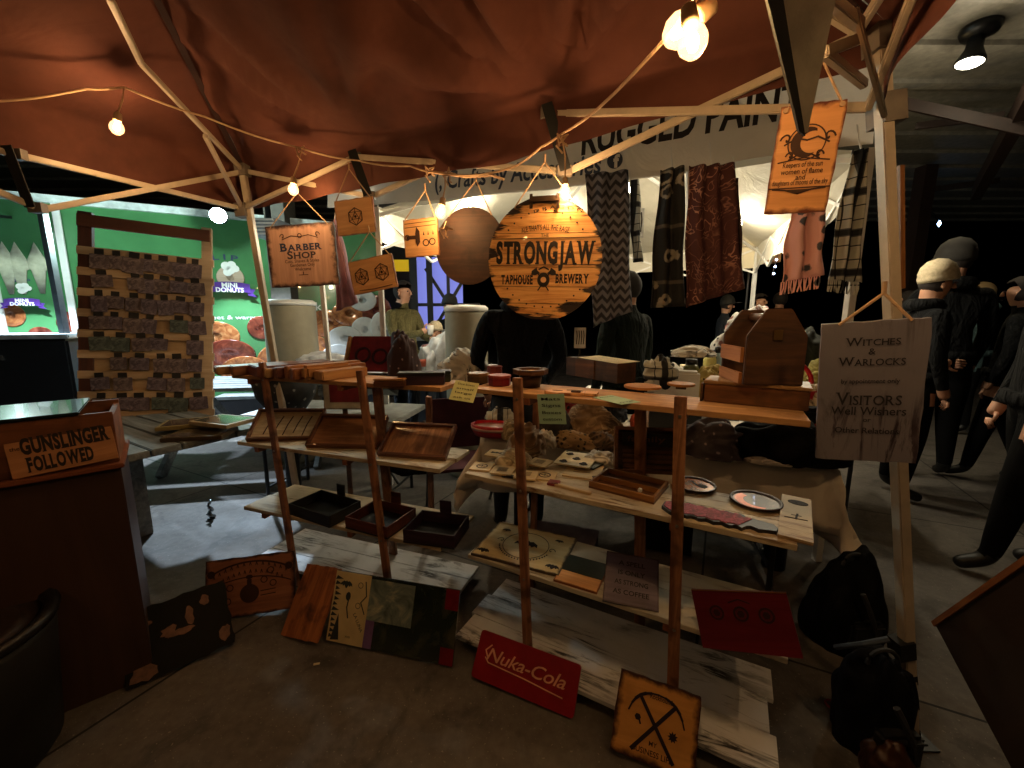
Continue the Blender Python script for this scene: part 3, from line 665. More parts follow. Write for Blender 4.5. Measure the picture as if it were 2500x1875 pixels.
# long wood blocks lying side by side on the left unit's top shelf
zt = ZS[0]
blk = [('#b98f62', '#8c6440', .10, .028), ('#9c6a4a', '#70422c', .09, .032), ('#7c4638', '#562c24', .17, .036), ('#c7a070', '#a07848', .035, .03), ('#7a4433', '#4c2820', .06, .034), ('#b87f50', '#8a5630', .05, .04), ('#a86e44', '#7c4a2a', .05, .034), ('#c08a54', '#8c5c34', .06, .045), ('#c49660', '#9a6a3c', .085, .03)]
s = -.06
labs = ['pale paddle-like block at the far left end of the row', 'reddish block second from the left of the row', 'widest dark red flat block in the row', 'narrow pale strip of a block beside the wide dark red one', 'dark red block right of the pale strip', 'tan block right of the dark red one', 'thin chestnut block left of the rounded one', 'thick tan block with rounded top near the row end', 'pale cut-off block closing the row at the right']
for k, (c1, c2, w_, hh) in enumerate(blk):
    base = F1 + u1 * (s + w_ / 2) + v1 * (.08 + .01 * k % .03) ; base.z = zt
    M = yaw(base.x, base.y, zt, A1 + R(-28 + k * 1.5), 0)
    bm = box(B(), (-w_ / 2 + .002, -.12, .0005), (w_ / 2 - .002, .26 if k < 7 else .12, hh * 1.5))
    o = obj('wood_block', bm, wood('block_wood_%d' % k, c1, c2, .45, 1, 4, coat=.3), None, M=M, bevel=.004 if k != 7 else .014)
    tag(o, labs[k], 'wood block', 'blocks lying on the left unit top shelf'); s += w_ + .004
# dark wedge boxes at the end of that shelf
def lidbox(name, label, cat, px, py, z, ang, l_, d_, h_, mat, mat2=None, group=None, lid=True):
    p = H(px, py, z); M = yaw(p.x, p.y, z + .0005, ang); r = root(name, label, cat, M, group)
    obj('body', box(B(), (-l_ / 2, -d_ / 2, 0), (l_ / 2, d_ / 2, h_ * .72)), mat, r, bevel=.003)
    if lid: obj('lid', box(B(), (-l_ / 2 - .002, -d_ / 2 - .002, h_ * .72 + .001), (l_ / 2 + .002, d_ / 2 + .002, h_)), mat2 or mat, r, bevel=.003)
    return r
lidbox('wooden_box', 'small tan wedge-lidded box beside the end of the block row', 'box', 955, 942, zt, A1 + R(20), .13, .07, .035, M_BOX2, wood('pale_lid', '#b98a5a', '#8b5e38', .5, 0, 4), 'boxes on the left unit top shelf')
lidbox('wooden_box', 'long near-black box on the left unit top shelf', 'box', 1030, 938, zt, A1 + R(26), .20, .07, .055, M_PURPLE, M_EBONY, 'boxes on the left unit top shelf')
lidbox('wooden_box', 'small dark green box at the right end of the left top shelf', 'box', 1085, 930, zt, A1 + R(26), .06, .07, .05, plain('dark_green_stain', '#27322c', .4), None, 'boxes on the left unit top shelf')
# price cards
def card(label, cs, mat, rows, group='handwritten price cards taped to the shelf edges'):
    M, w_, h_ = frame(*cs); r = root('price_card', label, 'price card', M, group)
    obj('sheet', box(B(), (-w_ / 2, -h_ / 2, -.0008), (w_ / 2, h_ / 2, 0)), mat, r)
    for k, s_ in enumerate(rows): text(r, s_, 0, h_ * (.34 - .68 * k / max(1, len(rows) - 1)), h_ * .14, INK, .005, width=w_ * .7)
    return r
GY = plain('yellow_green_card', '#b9bd84', .8, 0, .05); GB = plain('mint_card', '#9dbfa6', .8, 0, .05)
def hang(px0, py0, px1, py1, F, u, v, t, skew=0): return [pc(px0 + skew, py1, F, u, v, t), pc(px1 + skew, py1, F, u, v, t), pc(px1, py0, F, u, v, t), pc(px0, py0, F, u, v, t)]
card('yellow-green handwritten card hanging at the left tip of the right top shelf', [P(1090, 972, 1.62), P(1148, 984, 1.6), P(1177, 936, 1.66), P(1118, 930, 1.68)], GY, ('Dice boxes', 'small', 'large', 'ask us'))
card('mint green handwritten card hanging upright from the middle of the right top shelf', hang(1318, 962, 1384, 1035, F2, u2, v2, .025, -8), GB, ('Mats', 'Signs', 'Boxes', 'custom'))
card('mint green card lying flat on the right top shelf edge by the wooden ovals', quad(zt + .0016, (1500, 990), (1545, 984), (1512, 962), (1462, 968)), GB, ('Boards', 'oval'))
# octagon boxes
def octbox(label, px, py, r_, h_, mat, top=None):
    p = H(px, py, zt); r = root('octagonal_box', label, 'box', yaw(p.x, p.y, zt + .0005, R(12)), 'octagonal boxes on the right unit top shelf')
    obj('body', prism(B(), circ(r_ * .96, 8), 0, h_ * .7), mat, r, bevel=.002); obj('lid', prism(B(), circ(r_, 8), h_ * .7 + .0008, h_), top or mat, r, bevel=.003)
octbox('dark olive octagonal box at the left tip of the right top shelf', 1168, 934, .052, .045, wood('olive_stain', '#5a4428', '#2e2212', .4), wood('walnut_lid', '#8a6a44', '#5a4028', .4))
octbox('small dusty red octagonal box behind the olive and crimson ones', 1208, 912, .042, .04, wood('brick_stain', '#8a4038', '#6a2c28', .4))
octbox('crimson octagonal box in front, beside the left post', 1220, 940, .052, .045, wood('crimson_stain', '#7a1c24', '#5c1018', .4), wood('rose_lid', '#a04840', '#803430', .4))
p = H(1295, 944, zt); r = root('dice_tower_tray', 'octagonal tray with dark rim standing on a round stem, by the long box', 'tray', yaw(p.x, p.y, zt + .0005, 0))
obj('stand', lathe(B(), [(.042, 0), (.046, .03), (.05, .055)], 16), wood('dark_mottled', '#4a3424', '#20140c', .4, blotch=.8), r, True)
bm = B(); ringband(bm, .052, .075, .056, .076, 8); obj('rim', bm, M_BOX, r); obj('felt', prism(B(), circ(.056, 8), .056, .066), plain('gold_felt', '#c09a58', .9), r)
# long display box with paper
cs = quad(zt, (1345, 928), (1542, 962), (1590, 925), (1400, 893)); M, w_, h_ = frame(*cs); r = root('display_box', 'long dark wooden box with a cream sheet laid over it, on the right top shelf', 'box', M)
obj('body', box(B(), (-.175, -.06, .0005), (.175, .06, .092)), M_BOX, r, bevel=.002)
bm = B(); box(bm, (-.1, -.0635, .004), (.03, -.0605, .09)); obj('front_panel', bm, M_BOX2, r)
sh = obj('paper_sheet', box(B(), (-.10, -.052, .094), (.178, .085, .0955)), M_PAPER, r); sh.rotation_euler = (R(1), R(1), R(-3)); 
for k in range(5): text(sh, 'custom orders taken for signs and boxes', .04, .05 - .022 * k, .012, plain('faint_ink', '#a08a58', .8), 0, width=.22, z=.0962)
# oval boards etc.
r, M, w_, h_ = plaque('game_board', 'guitar-shaped amber board with cut-outs, lying before the long box', quad(zt + .012, (1330, 968), (1450, 975), (1470, 945), (1335, 940)), M_ORANGE2, .008, 'board'); 
for o in list(r.children): bpy.data.objects.remove(o)
obj('board', prism(B(), circ(.085, 28, -.02, 0, .036) , -.010, 0), M_ORANGE2, r, bevel=.001); obj('tail', prism(B(), [(.05, -.024), (.095, -.03), (.10, .03), (.05, .028)], -.0095, .0004), M_ORANGE2, r)
art(r, lambda bm: (prism(bm, circ(.02, 12, -.055, .006, .007), .0008, .0016), prism(bm, [(.0, -.024), (.035, -.026), (.036, -.012), (.0, -.01)], .0008, .006), stroke(bm, [(-.02, .02), (.02, .024), (.04, .012)], .005, .0008, .002)), SCORCH)
for lab, px, py, ra in (('larger tan oval wooden board lying by the mint card', 1568, 954, .072), ('smaller tan oval wooden board lying beside the low crate', 1662, 948, .055)):
    p = H(px, py, zt); o = obj('oval_board', prism(B(), circ(ra, 28, ry=ra * .62), .012, .022), wood('tan_oval', '#b98345', '#94602c', .5, 0, 4), None, M=yaw(p.x, p.y, zt, A2 + R(8), R(4)), bevel=.002); tag(o, lab, 'board', 'oval boards on the right top shelf')
    obj('stand', box(B(), (-.02, -.02, .0002), (.02, .02, .0118)), M_BOX, o)
# low slatted crate + caddy
cs = quad(zt, (1690, 1000), (1922, 1018), (2000, 975), (1760, 950)); M, w_, h_ = frame(*cs); r = root('low_crate', 'low wide brown wooden crate upside down at the right end of the top shelf', 'crate', M)
Lc, Dc, Hc = .30, .15, .075
obj('body', box(B(), (-Lc / 2, -Dc / 2, .0005), (Lc / 2, Dc / 2, Hc - .011)), M_BOX2, r, bevel=.003); obj('top_board', box(B(), (-Lc / 2 - .004, -Dc / 2 - .004, Hc - .0105), (Lc / 2 + .004, Dc / 2 + .004, Hc)), wood('tan_top', '#a98456', '#7c5a36', .5, 0, 4), r, bevel=.002)
obj('end_batten', box(B(), (-Lc / 2 - .012, -Dc / 2 - .003, .001), (-Lc / 2 - .0045, Dc / 2, Hc - .012)), M_BOX, r)
Mc = M @ Matrix.Translation((.0, .0, Hc + .0005)) @ Matrix.Rotation(R(24), 4, 'Z') @ Matrix.Scale(1.26, 4)
r = root('bottle_caddy', 'house-shaped dark wooden bottle caddy with slatted side standing on the low crate', 'bottle caddy', Mc)
pent = [(-.070, 0), (.070, 0), (.070, .125), (.028, .192), (-.028, .192), (-.070, .125)]
ME = Matrix(((1, 0, 0, 0), (0, 0, -1, 0), (0, 1, 0, 0), (0, 0, 0, 1)))
for yy in (-.062, .10):
    obj('end_panel', prism(B(), pent, 0, .012, Matrix.Translation((.01, yy, 0)) @ ME), M_BOX, r, bevel=.002)
obj('bottom', box(B(), (-.055, -.061, .001), (.075, .087, .010)), M_BOX2, r)
for x0 in (-.064, .078):
    for z0, z1 in ((.0, .03), (.055, .095)): obj('slat', box(B(), (x0 - .004, -.061, z0 + .001), (x0 + .004, .087, z1)), wood('amber_slat', '#b67a48', '#8a5428', .5, 1), r)
obj('handle', tube(B(), [(.01, -.06, .172), (.01, .088, .172)], .011, 10), M_BOX2, r, True); obj('opener', box(B(), (.0, -.078, .115), (.02, -.0745, .14)), metal('brass_plate', '#8a6a3a'), r)

# left unit, second shelf: three framed trays leaning back
z2 = ZS[1]
PICT = wood('pale_picture_wood', '#e0cca4', '#a88a60', .45, 0, 5, coat=.3, blotch=.4); TAN = wood('tan_tray_wood', '#b88860', '#7c5034', .4, 0, 5, coat=.4, blotch=.3)
tr = (('framed tray with a pale engraved picture inside, leftmost of three on the second shelf', (607, 1078), (775, 1072), (797, 1003), (628, 1000), PICT), ('plain reddish framed tray, middle of three on the second shelf', (742, 1092), (922, 1096), (948, 1019), (790, 1013), TAN), ('largest framed tray with streaked tan panel, rightmost of three on the second shelf', (922, 1112), (1088, 1124), (1116, 1040), (960, 1034), wood('streaked_tan', '#cc9a74', '#80523a', .35, 1, 5, coat=.5, blotch=.5)))
for i, (lab, bl, b_r, t_r, tl, m) in enumerate(tr):
    r, M, w_, h_ = tray_frame('framed_tray', lab, lean(z2 + .004, bl, b_r, t_r, tl, .17), m, wood('tray_rim', '#7a4c2e', '#452616', .4, 0, 5, coat=.3), .014, .018, 'tray', 'framed trays on the left unit')
    obj('backstand', box(B(), (-.02, -h_ / 2 + .01, -.03), (.02, h_ * .2, -.0125)), M_BOX, r)
    if i == 0:
        art(r, lambda bm: [stroke(bm, [(-w_ * .3 + .05 * k, -h_ * .3 + .02 * math.sin(k * 3)), (-w_ * .28 + .05 * k, 0), (-w_ * .3 + .05 * k + .02, h_ * .28)], .006, .0004, .0014) for k in range(6)], SCORCH)
# third shelf: open boxes with a tall tab at the back
z3 = ZS[2]
def openbox(label, px, py, z, ang, l_, d_, h_, mat, tab=True, name='open_box', group='open boxes with tall back tabs', inner=None):
    p = H(px, py, z); r = root(name, label, 'box', yaw(p.x, p.y, z + .0006, ang), group); t = .008
    bm = B(); box(bm, (-l_ / 2, -d_ / 2, 0), (l_ / 2, d_ / 2, t)); obj('bottom', bm, inner or M_EBONY, r)
    for a, b in (((-l_ / 2, -d_ / 2), (l_ / 2, -d_ / 2 + t)), ((-l_ / 2, d_ / 2 - t), (l_ / 2, d_ / 2)), ((-l_ / 2, -d_ / 2 + t), (-l_ / 2 + t, d_ / 2 - t)), ((l_ / 2 - t, -d_ / 2 + t), (l_ / 2, d_ / 2 - t))):
        obj('side', box(B(), (a[0] + .0003, a[1] + .0003, t + .0003), (b[0] - .0003, b[1] - .0003, h_)), mat, r, bevel=.001)
    if tab: obj('tab', box(B(), (-.03, d_ / 2 + .001, .01), (.03, d_ / 2 + .010, h_ + .06)), mat, r, bevel=.002)
    return r
openbox('black open box with a tall back tab, leftmost on the left unit third shelf', 795, 1252, z3, A1 - R(8), .31, .20, .06, M_EBONY)
openbox('red-brown open box with thin sides, between the black and the plum box', 932, 1278, z3, A1 - R(4), .26, .22, .06, wood('redbrown', '#6a3424', '#3c1a12', .5))
openbox('plum-coloured open box with a tall back tab, rightmost on the third shelf', 1068, 1306, z3, A1 + R(6), .25, .20, .065, M_PURPLE)
# right unit, second shelf: cards, plaques, frame, tray, plates
def coaster(label, px, py, ang, kind, w_=.092, z=z2, dz=.0, mat=M_CREAMW, h_=None, t=.007, cat='coaster', group='engraved square coasters on the right unit second shelf'):
    p = H(px, py, z + dz + t); M = yaw(p.x, p.y, z + dz + t + .0005, ang); r = root('coaster' if cat == 'coaster' else 'playing_card_plaque', label, cat, M, group); h_ = h_ or w_
    obj('board', prism(B(), [(-w_ / 2 + .004, -h_ / 2), (w_ / 2 - .004, -h_ / 2), (w_ / 2, -h_ / 2 + .004), (w_ / 2, h_ / 2 - .004), (w_ / 2 - .004, h_ / 2), (-w_ / 2 + .004, h_ / 2), (-w_ / 2, h_ / 2 - .004), (-w_ / 2, -h_ / 2 + .004)], -t, 0), mat, r)
    def club(bm, x, y, s):
        z0, z1 = .0004, .0014
        for a in (90, 210, 330): prism(bm, circ(s * .5, 10, x + s * .45 * math.cos(R(a)), y + s * .45 * math.sin(R(a))), z0, z1 + .0001 * a / 90)
        prism(bm, [(x - s * .3, y - s * .95), (x + s * .3, y - s * .95), (x, y)], z0, z1 + .0006)
    def f(bm):
        if kind == 'ring': ringband(bm, w_ * .22, w_ * .28, .0004, .0014, 20); stroke(bm, [(-w_ * .15, 0), (w_ * .15, 0)], .005, .0004, .0013); stroke(bm, [(0, -w_ * .1), (0, w_ * .1)], .004, .0015, .002)
        if kind == 'bow':
            prism(bm, [(-w_ * .3, w_ * .15), (0, 0), (-w_ * .3, -w_ * .12)], .0004, .0014); prism(bm, [(w_ * .3, w_ * .15), (0, 0), (w_ * .3, -w_ * .12)][::-1], .0004, .0014); prism(bm, circ(w_ * .1, 8), .0016, .002)
        if kind == 'faint':
            for k in range(4): stroke(bm, [(-w_ * .25, w_ * (.2 - .13 * k)), (w_ * .2, w_ * (.24 - .13 * k))], .003, .0004, .0012)
        if kind == 'club':
            for x, y in ((-.28, .3), (.28, .3), (0, 0), (-.28, -.3), (.28, -.3)): club(bm, x * w_, y * h_, w_ * .13)
            club(bm, -.42 * w_, .44 * h_, w_ * .03)
    art(r, f, INK if kind in ('bow', 'club') else SCORCH)
cl = [('coaster engraved with a ring, at the left front of the coaster spread', 1177, 1138, -12, 'ring'), ('faintly engraved coaster right of the ring one', 1228, 1147, -14, 'faint'), ('coaster with a dark bow-tie mark, behind the ring one', 1213, 1106, -20, 'bow'), ('coaster with a dark bow-tie mark just left of the post', 1262, 1112, -18, 'bow'), ('plain-marked coaster lying behind the left post', 1300, 1098, -10, 'faint'), ('faint coaster right of the post under the card plaques', 1318, 1128, -30, 'faint'), ('ring coaster at the front between post and card stack', 1330, 1160, -16, 'ring'), ('faint coaster at the front just right of the post', 1285, 1158, -14, 'faint')]
for k, (lab, px, py, a, kd) in enumerate(cl): coaster(lab, px, py, R(a), kd, dz=.0075 * (k % 3))
GC = 'card plaques stacked on the right unit second shelf'
coaster('pale card plaque at the bottom of the stack, turned to the right', 1425, 1148, A2 + R(8), 'faint', .15, dz=0, mat=M_CREAMW, h_=.17, cat='card plaque', group=GC)
coaster('dark green card plaque sticking out on the right side of the stack', 1440, 1128, A2 - R(14), 'faint', .11, dz=.009, mat=plain('dark_green_board', '#3c443a', .5), h_=.12, cat='card plaque', group=GC)
coaster('big pale five-of-clubs plaque on top of the stack', 1408, 1120, A2 + R(4), 'club', .16, dz=.018, mat=wood('ivory_wood', '#ecdfb8', '#d3c090', .5), h_=.175, cat='card plaque', group=GC)
M, w_, h_ = frame(*lean(z2 + .002, (1500, 1150), (1650, 1156), (1652, 1044), (1497, 1040), .03))
r, M, w_, h_ = tray_frame('lettered_picture_box', 'deep dark wooden frame standing upright with carved slats, left of the right post', lean(z2 + .003, (1500, 1150), (1655, 1158), (1655, 1046), (1497, 1040), .05), M_BOX, M_BOX2, .014, .045, 'frame')
obj('name_plate', box(B(), (-w_ * .36, h_ * .08, .001), (w_ * .42, h_ * .36, .012)), M_EBONY, r); text(r, 'family', .0, h_ * .22, .034, M_BOX2, .01, z=.0135, width=w_ * .6)
for k in range(4): obj('slat', box(B(), (-w_ * .36, -h_ * (.40 - .11 * k), .001), (w_ * .42, -h_ * (.33 - .11 * k), .008)), M_BOX2, r)
p = quad(z2, (1420, 1188), (1580, 1235), (1650, 1190), (1495, 1158)); M, w_, h_ = frame(*p); w_ = .25; h_ = .18
r = root('open_tray', 'open amber wooden game tray with a white die, front of the second shelf', 'tray', M); 
obj('floor_panel', box(B(), (-w_ / 2, -h_ / 2, .0006), (w_ / 2, h_ / 2, .008)), M_BOX2, r)
for a, b in (((-w_ / 2, -h_ / 2), (w_ / 2, -h_ / 2 + .01)), ((-w_ / 2, h_ / 2 - .01), (w_ / 2, h_ / 2)), ((-w_ / 2, -h_ / 2 + .01), (-w_ / 2 + .01, h_ / 2 - .01)), ((w_ / 2 - .01, -h_ / 2 + .01), (w_ / 2, h_ / 2 - .01)), ((-w_ / 2 + .011, -.01), (w_ / 2 - .011, -.003))):
    obj('side', box(B(), (a[0] + .0004, a[1] + .0004, .0085), (b[0] - .0004, b[1] - .0004, .028)), wood('amber_side', '#a8743c', '#70441c', .4), r, bevel=.001)
tag(obj('die', box(B(), (-.007, -.007, 0), (.007, .007, .014)), M_WHITE, None, M=M @ Matrix.Translation((.055, -.03, .0086)), bevel=.002), 'tiny white die lying in the amber game tray', 'die')
def plate(label, px, py, ra, c_in, z=z2, kind=0):
    p = H(px, py, z + .01); r = root('round_plate', label, 'plate', yaw(p.x, p.y, z + .0005, A2), 'round plates on the right unit second shelf')
    obj('rim', lathe(B(), [(ra * .7, 0), (ra, .008), (ra, .014), (ra * .9, .013), (ra * .86, .008)], 36), wood('dark_rim', '#3a1e14', '#1c0e0a', .5, coat=.1), r, True)
    obj('dish', lathe(B(), [(ra * .86, .0082), (0, .0078)], 36), c_in, r)
    if kind == 1: art(r, lambda bm: prism(bm, [(ra * .8 * math.cos(R(a)), ra * .8 * math.sin(R(a))) for a in range(130, 300, 10)] + [(.15 * ra + ra * .62 * math.cos(R(a)), ra * .62 * math.sin(R(a))) for a in range(290, 130, -10)], .0088, .0094), plain('copper_pink', '#b45c40', .3, .4), 'inlay')
    else: art(r, lambda bm: (stroke(bm, [(-.01, .03), (.01, .0), (.03, -.01)], .008, .0088, .0096), prism(bm, circ(.018, 12, .03, .0), .0088, .0094)), INK, 'inlay')
def resin(name, a, b, c, s=9, ro=.16, ct=.8):
    n = N(name); f = n.noise(n.coord('Object'), s, 5, .6, 1.5); n.base(n.ramp(f, [(.3, C(a)), (.5, C(b)), (.66, C(c))])); return n.set(ro, .1 if ct else 0, Coat_Weight=ct)
plate('copper round plate with a dark bird mark, half behind the right post', 1695, 1183, .078, resin('copper_resin', '#3a1a10', '#a85c34', '#d08a50'))
plate('round dark mirror-like plate with a pink crescent, between paddle and plaque', 1845, 1222, .083, resin('brown_resin', '#17120c', '#3d2e1c', '#806040', 7, .3, .3), kind=1)
p = H(1745, 1258, z2 + .01); r = root('paddle_board', 'crimson crackled resin paddle board with dark wavy bark edge', 'serving board', yaw(p.x, p.y, z2 + .0006, A2 + R(-2)))
pts = [(-.135 + .27 * k / 24, -.048 - .006 * math.sin(k * 1.7) + (.018 if k > 19 else 0)) for k in range(25)] + [(.17, -.022), (.175, 0), (.165, .022)] + [(.12 - .255 * k / 20, .046 + .006 * math.sin(k * 2.1) - (.016 if k < 3 else 0)) for k in range(21)] + [(-.16, .02), (-.163, -.02)]
obj('bark_edge', prism(B(), pts, 0, .012), M_EBONY, r); obj('inlay', prism(B(), [(x * .93 - .006, y * .84) for x, y in pts[:20] + pts[28:]], .0124, .0142), resin('crimson_resin', '#3a1018', '#8a2a3a', '#b0485a', 60, .7, 0), r)
r, M, w_, h_ = plaque('eye_plaque', 'streaked pale plaque with a black oval and needle mark, right end of second shelf', quad(z2 + .012, (1880, 1300), (1960, 1318), (2002, 1225), (1925, 1208)), whitewash('streaked_pale', '#c9b28a', '#7c5f3c', 0, .48), .011, 'plaque')
art(r, lambda bm: (prism(bm, circ(.03, 20, .005, h_ * .33, .02), .0005, .0018), prism(bm, circ(.004, 8, .0, h_ * .33), .002, .0026), stroke(bm, [(.0, -.03), (.004, .012)], .006, .0005, .0016), stroke(bm, [(-.03, -.03), (.03, -.024)], .004, .0005, .0014), stroke(bm, [(-.012, -.005), (.014, -.003)], .004, .0018, .0022)), INK)
for k, (lab, px, py, a, w5, h5, c5) in enumerate((('small dark walnut block between the card stack and the game tray', 1470, 1172, 10, .07, .05, '#4a2c1a'), ('thin pale ruler-like strip lying before the game tray', 1395, 1196, -34, .16, .018, '#c8ac7c'), ('small red square tile right of the coasters', 1352, 1182, -20, .045, .045, '#7c2420'), ('narrow black comb-like tile in front of the left post', 1245, 1166, -26, .07, .02, '#1c1816'))):
    p5 = H(px, py, z2); o5 = obj('small_tile', prism(B(), [(-w5 / 2, -h5 / 2), (w5 / 2, -h5 / 2), (w5 / 2, h5 / 2), (-w5 / 2, h5 / 2)], 0, .010, None), wood('tile_wood_%d' % k, c5, c5, .5), None, M=yaw(p5.x, p5.y, z2 + .0006, R(a)), bevel=.002); tag(o5, lab, 'tile', 'small wares on the right unit second shelf')
# third shelf of the right unit
r, M, w_, h_ = plaque('witch_board', 'large cream board with bats and ornaments, lying on the right unit third shelf', quad(z3 + .012, (1122, 1345), (1350, 1398), (1422, 1318), (1245, 1277)), wood('cream_board', '#d9c79a', '#b59c68', .5, 0, 3, burn='#4a3c2c', bw=.03), .011, 'board')
def bat(bm, x, y, s, z0=.0005, z1=.0018):
    pts = [(0, .35), (.08, .5), (.14, .3), (.45, .42), (.9, .1), (.98, -.3), (.72, -.12), (.55, -.36), (.34, -.14), (.12, -.5), (0, -.62)]
    prism(bm, [(x + s * a, y + s * b) for a, b in pts][::-1], z0, z1); prism(bm, [(x - s * a, y + s * b) for a, b in pts], z0, z1)
def witch(bm):
    bat(bm, 0, .012, .055)
    for f in (-1, 1):
        bat(bm, f * w_ * .33, h_ * .3, .02); bat(bm, f * w_ * .4, -h_ * .36, .03)
        stroke(bm, scroll(f * w_ * .3, 0, .022, f), .003, .0005, .0014)
    for k in range(22):
        a = R(200 + 140 * k / 21); x, y = w_ * .3 * math.cos(a), .0 + h_ * .38 * math.sin(a); prism(bm, [(x - .003, y - .004), (x + .003, y - .004), (x + .002, y + .004), (x - .003, y + .004)], .0005, .0014)
    ringband(bm, h_ * .34, h_ * .35, .0005, .0012, 30)
art(r, witch, INK)
r, M, w_, h_ = plaque('landscape_plaque', 'small plaque with a dark green field over amber wood, between bat board and purple sign', quad(z3 + .010, (1352, 1415), (1455, 1445), (1490, 1380), (1390, 1352)), M_ORANGE2, .009, 'plaque'); obj('painted_field', box(B(), (-w_ * .49, -h_ * .1, .0004), (w_ * .49, h_ * .48, .0018)), plain('bottle_green', '#2a342e', .35), r)
r, M, w_, h_ = plaque('lettered_sign', 'purple-grey sign with dark lettering leaning over the third shelf edge', lean(z3 + .006, (1448, 1462), (1583, 1488), (1632, 1372), (1503, 1347), .13), wood('purple_grey', '#6c5c72', '#4a3c50', .5, 0, 3, burn='#3a2430', bw=.03), .012, 'sign')
for k, (s_, ww) in enumerate((('A SPELL', .5), ('IS ONLY', .5), ('AS STRONG', .62), ('AS COFFEE', .66))): text(r, s_, 0, h_ * (.3 - .19 * k), .024, INK, .015, width=w_ * ww)
r, M, w_, h_ = plaque('red_plaque', 'glossy dark red plaque with three emblems, leaning on the third shelf right end', [P(1708, 1590, 1.17), P(1965, 1598, 1.03), P(1915, 1457, 1.10), P(1695, 1430, 1.24)], wood('red_plaque_wood', '#6c1c26', '#4c0f18', .3, 0, 2, coat=.5), .012, 'plaque')
art(r, lambda bm: [ringband(bm, .016, .022, .0004, .0014, 18, x, h_ * .12) for x in (-.07, .0, .07)] + [prism(bm, circ(.011, 6, x, h_ * .12), .0004, .0016) for x in (-.07, 0, .07)] + [stroke(bm, [(-.03, h_ * .3), (0, h_ * .36), (.03, h_ * .3)], .004, .0004, .0014)], plain('dark_red_line', '#260408', .6))
obj('gold_edge', box(B(), (-w_ * .5, h_ * .485, .0002), (w_ * .5, h_ * .5, .0014)), metal('gold_edge', '#b08038', .3), r)

# ------------------------------------------------------------------ boards leaning at the floor
def floorboard(name, label, bl, b_r, t_r, tl, dy, mat, **k): return plaque(name, label, lean(.012, bl, b_r, t_r, tl, dy), mat, **k)
r, M, w_, h_ = floorboard('dark_animal_board', 'long near-black board with pale dog-like patches, leaning by the brown cabinet', (330, 1680), (572, 1568), (548, 1415), (262, 1518), .10, plain('black_gloss_board', '#08090a', .6, Specular_IOR_Level=.2), t=.014, cat='board', amp=.006)
def patches(bm):
    z0, z1 = .0005, .0016; rr = random.Random(5)
    for (x, y, a, b_) in ((-.42, .15, .028, .04), (-.38, .30, .02, .02), (-.3, .02, .012, .02), (-.08, .05, .026, .022), (.02, -.02, .04, .012), (.12, .16, .014, .035), (.28, .3, .015, .02), (.42, -.28, .024, .03), (-.33, -.38, .04, .03), (-.27, .27, .022, .008)):
        pts = [(x * w_ + a * (1 + .3 * rr.uniform(-1, 1)) * math.cos(t), y * h_ + b_ * (1 + .3 * rr.uniform(-1, 1)) * math.sin(t)) for t in [2 * math.pi * k / 14 for k in range(14)]]; b2 = B(); prism(b2, pts, z0, z1); obj('painted_patch', b2, plain('tan_patch', '#6a4a3a', .6, 0, .35, 40), r)
patches(None)
r, M, w_, h_ = floorboard('spirit_board', 'reddish engraved board with curved rows of letters and a round flask, behind the black board', (520, 1512), (722, 1488), (717, 1342), (482, 1378), .07, wood('spirit_wood', '#ab7458', '#7c4c3a', .55, 0, 3, burn='#2a120e', bw=.05), t=.012, cat='board', amp=.003)
def spirit(bm):
    z0, z1 = .0005, .0016
    for j, rr_ in enumerate((.30, .265)):
        for k in range(13):
            a = R(122 - 64 * k / 12); x, y = rr_ * math.cos(a), -.20 + rr_ * math.sin(a); stroke(bm, [(x - .004, y - .007), (x, y + .008), (x + .004, y - .007)], .003, z0, z1)
    stroke(bm, [(.34 * math.cos(R(a)), -.205 + .315 * math.sin(R(a))) for a in range(122, 56, -4)], .008, z0, z1)
    stroke(bm, [(.34 * math.cos(R(a)), -.205 + .245 * math.sin(R(a))) for a in range(122, 56, -4)], .005, z0, z1)
    prism(bm, circ(.042, 20, -.005, -.035), z0, z1); prism(bm, [(-.015, 0), (.005, 0), (.005, .03), (-.015, .03)], z1, z1 + .0006); prism(bm, circ(.016, 10, -.005, .04, .01), z0, z1)
    for x, y in ((.06, .02), (.1, -.0), (-.09, .0), (-.1, -.06), (.09, .06)): ringband(bm, .012, .016, z0, z1, 12, x, y)
    for x, y in ((-.13, .07), (.13, .07)): prism(bm, circ(.018, 8, x * w_ / .3, y), z0, z1)
    for y in (-.03, -.05): stroke(bm, [(.045, y), (.11, y + .004)], .004, z0, z1)
art(r, spirit, SCORCH)
r, M, w_, h_ = floorboard('slanted_plaque', 'amber scorched plaque tilted against the bottom board, left of the glossy one', (652, 1540), (775, 1574), (832, 1385), (780, 1384), .16, wood('scorched_amber', '#b4703c', '#6c3618', .5, 1, 5, blotch=.9), t=.01, cat='plaque', amp=.003)
r, M, w_, h_ = floorboard('glossy_poster_board', 'large glossy board, cream print on its left part, dark with red corners on the right', (795, 1562), (1105, 1628), (1122, 1442), (825, 1392), .10, resin('glossy_dark_print', '#0e1410', '#2c352c', '#4a4a3a', 5), t=.01, cat='board')
obj('cream_print', box(B(), (-w_ * .5, -h_ * .5, .0003), (-w_ * .2, h_ * .5, .0015)), plain('cream_print', '#cbb98c', .3, 0, .12), r)
obj('lilac_strip', box(B(), (-w_ * .199, -h_ * .5, .0003), (-w_ * .13, -h_ * .12, .0013)), plain('lilac_print', '#74588a', .25), r); obj('teal_glare_strip', box(B(), (-w_ * .199, -h_ * .119, .0003), (w_ * .16, h_ * .46, .0013)), resin('pale_blue_glare', '#3c4844', '#7c8a86', '#c0c0a4', 8), r)  # pale mottling of the teal strip paints in glare on the gloss
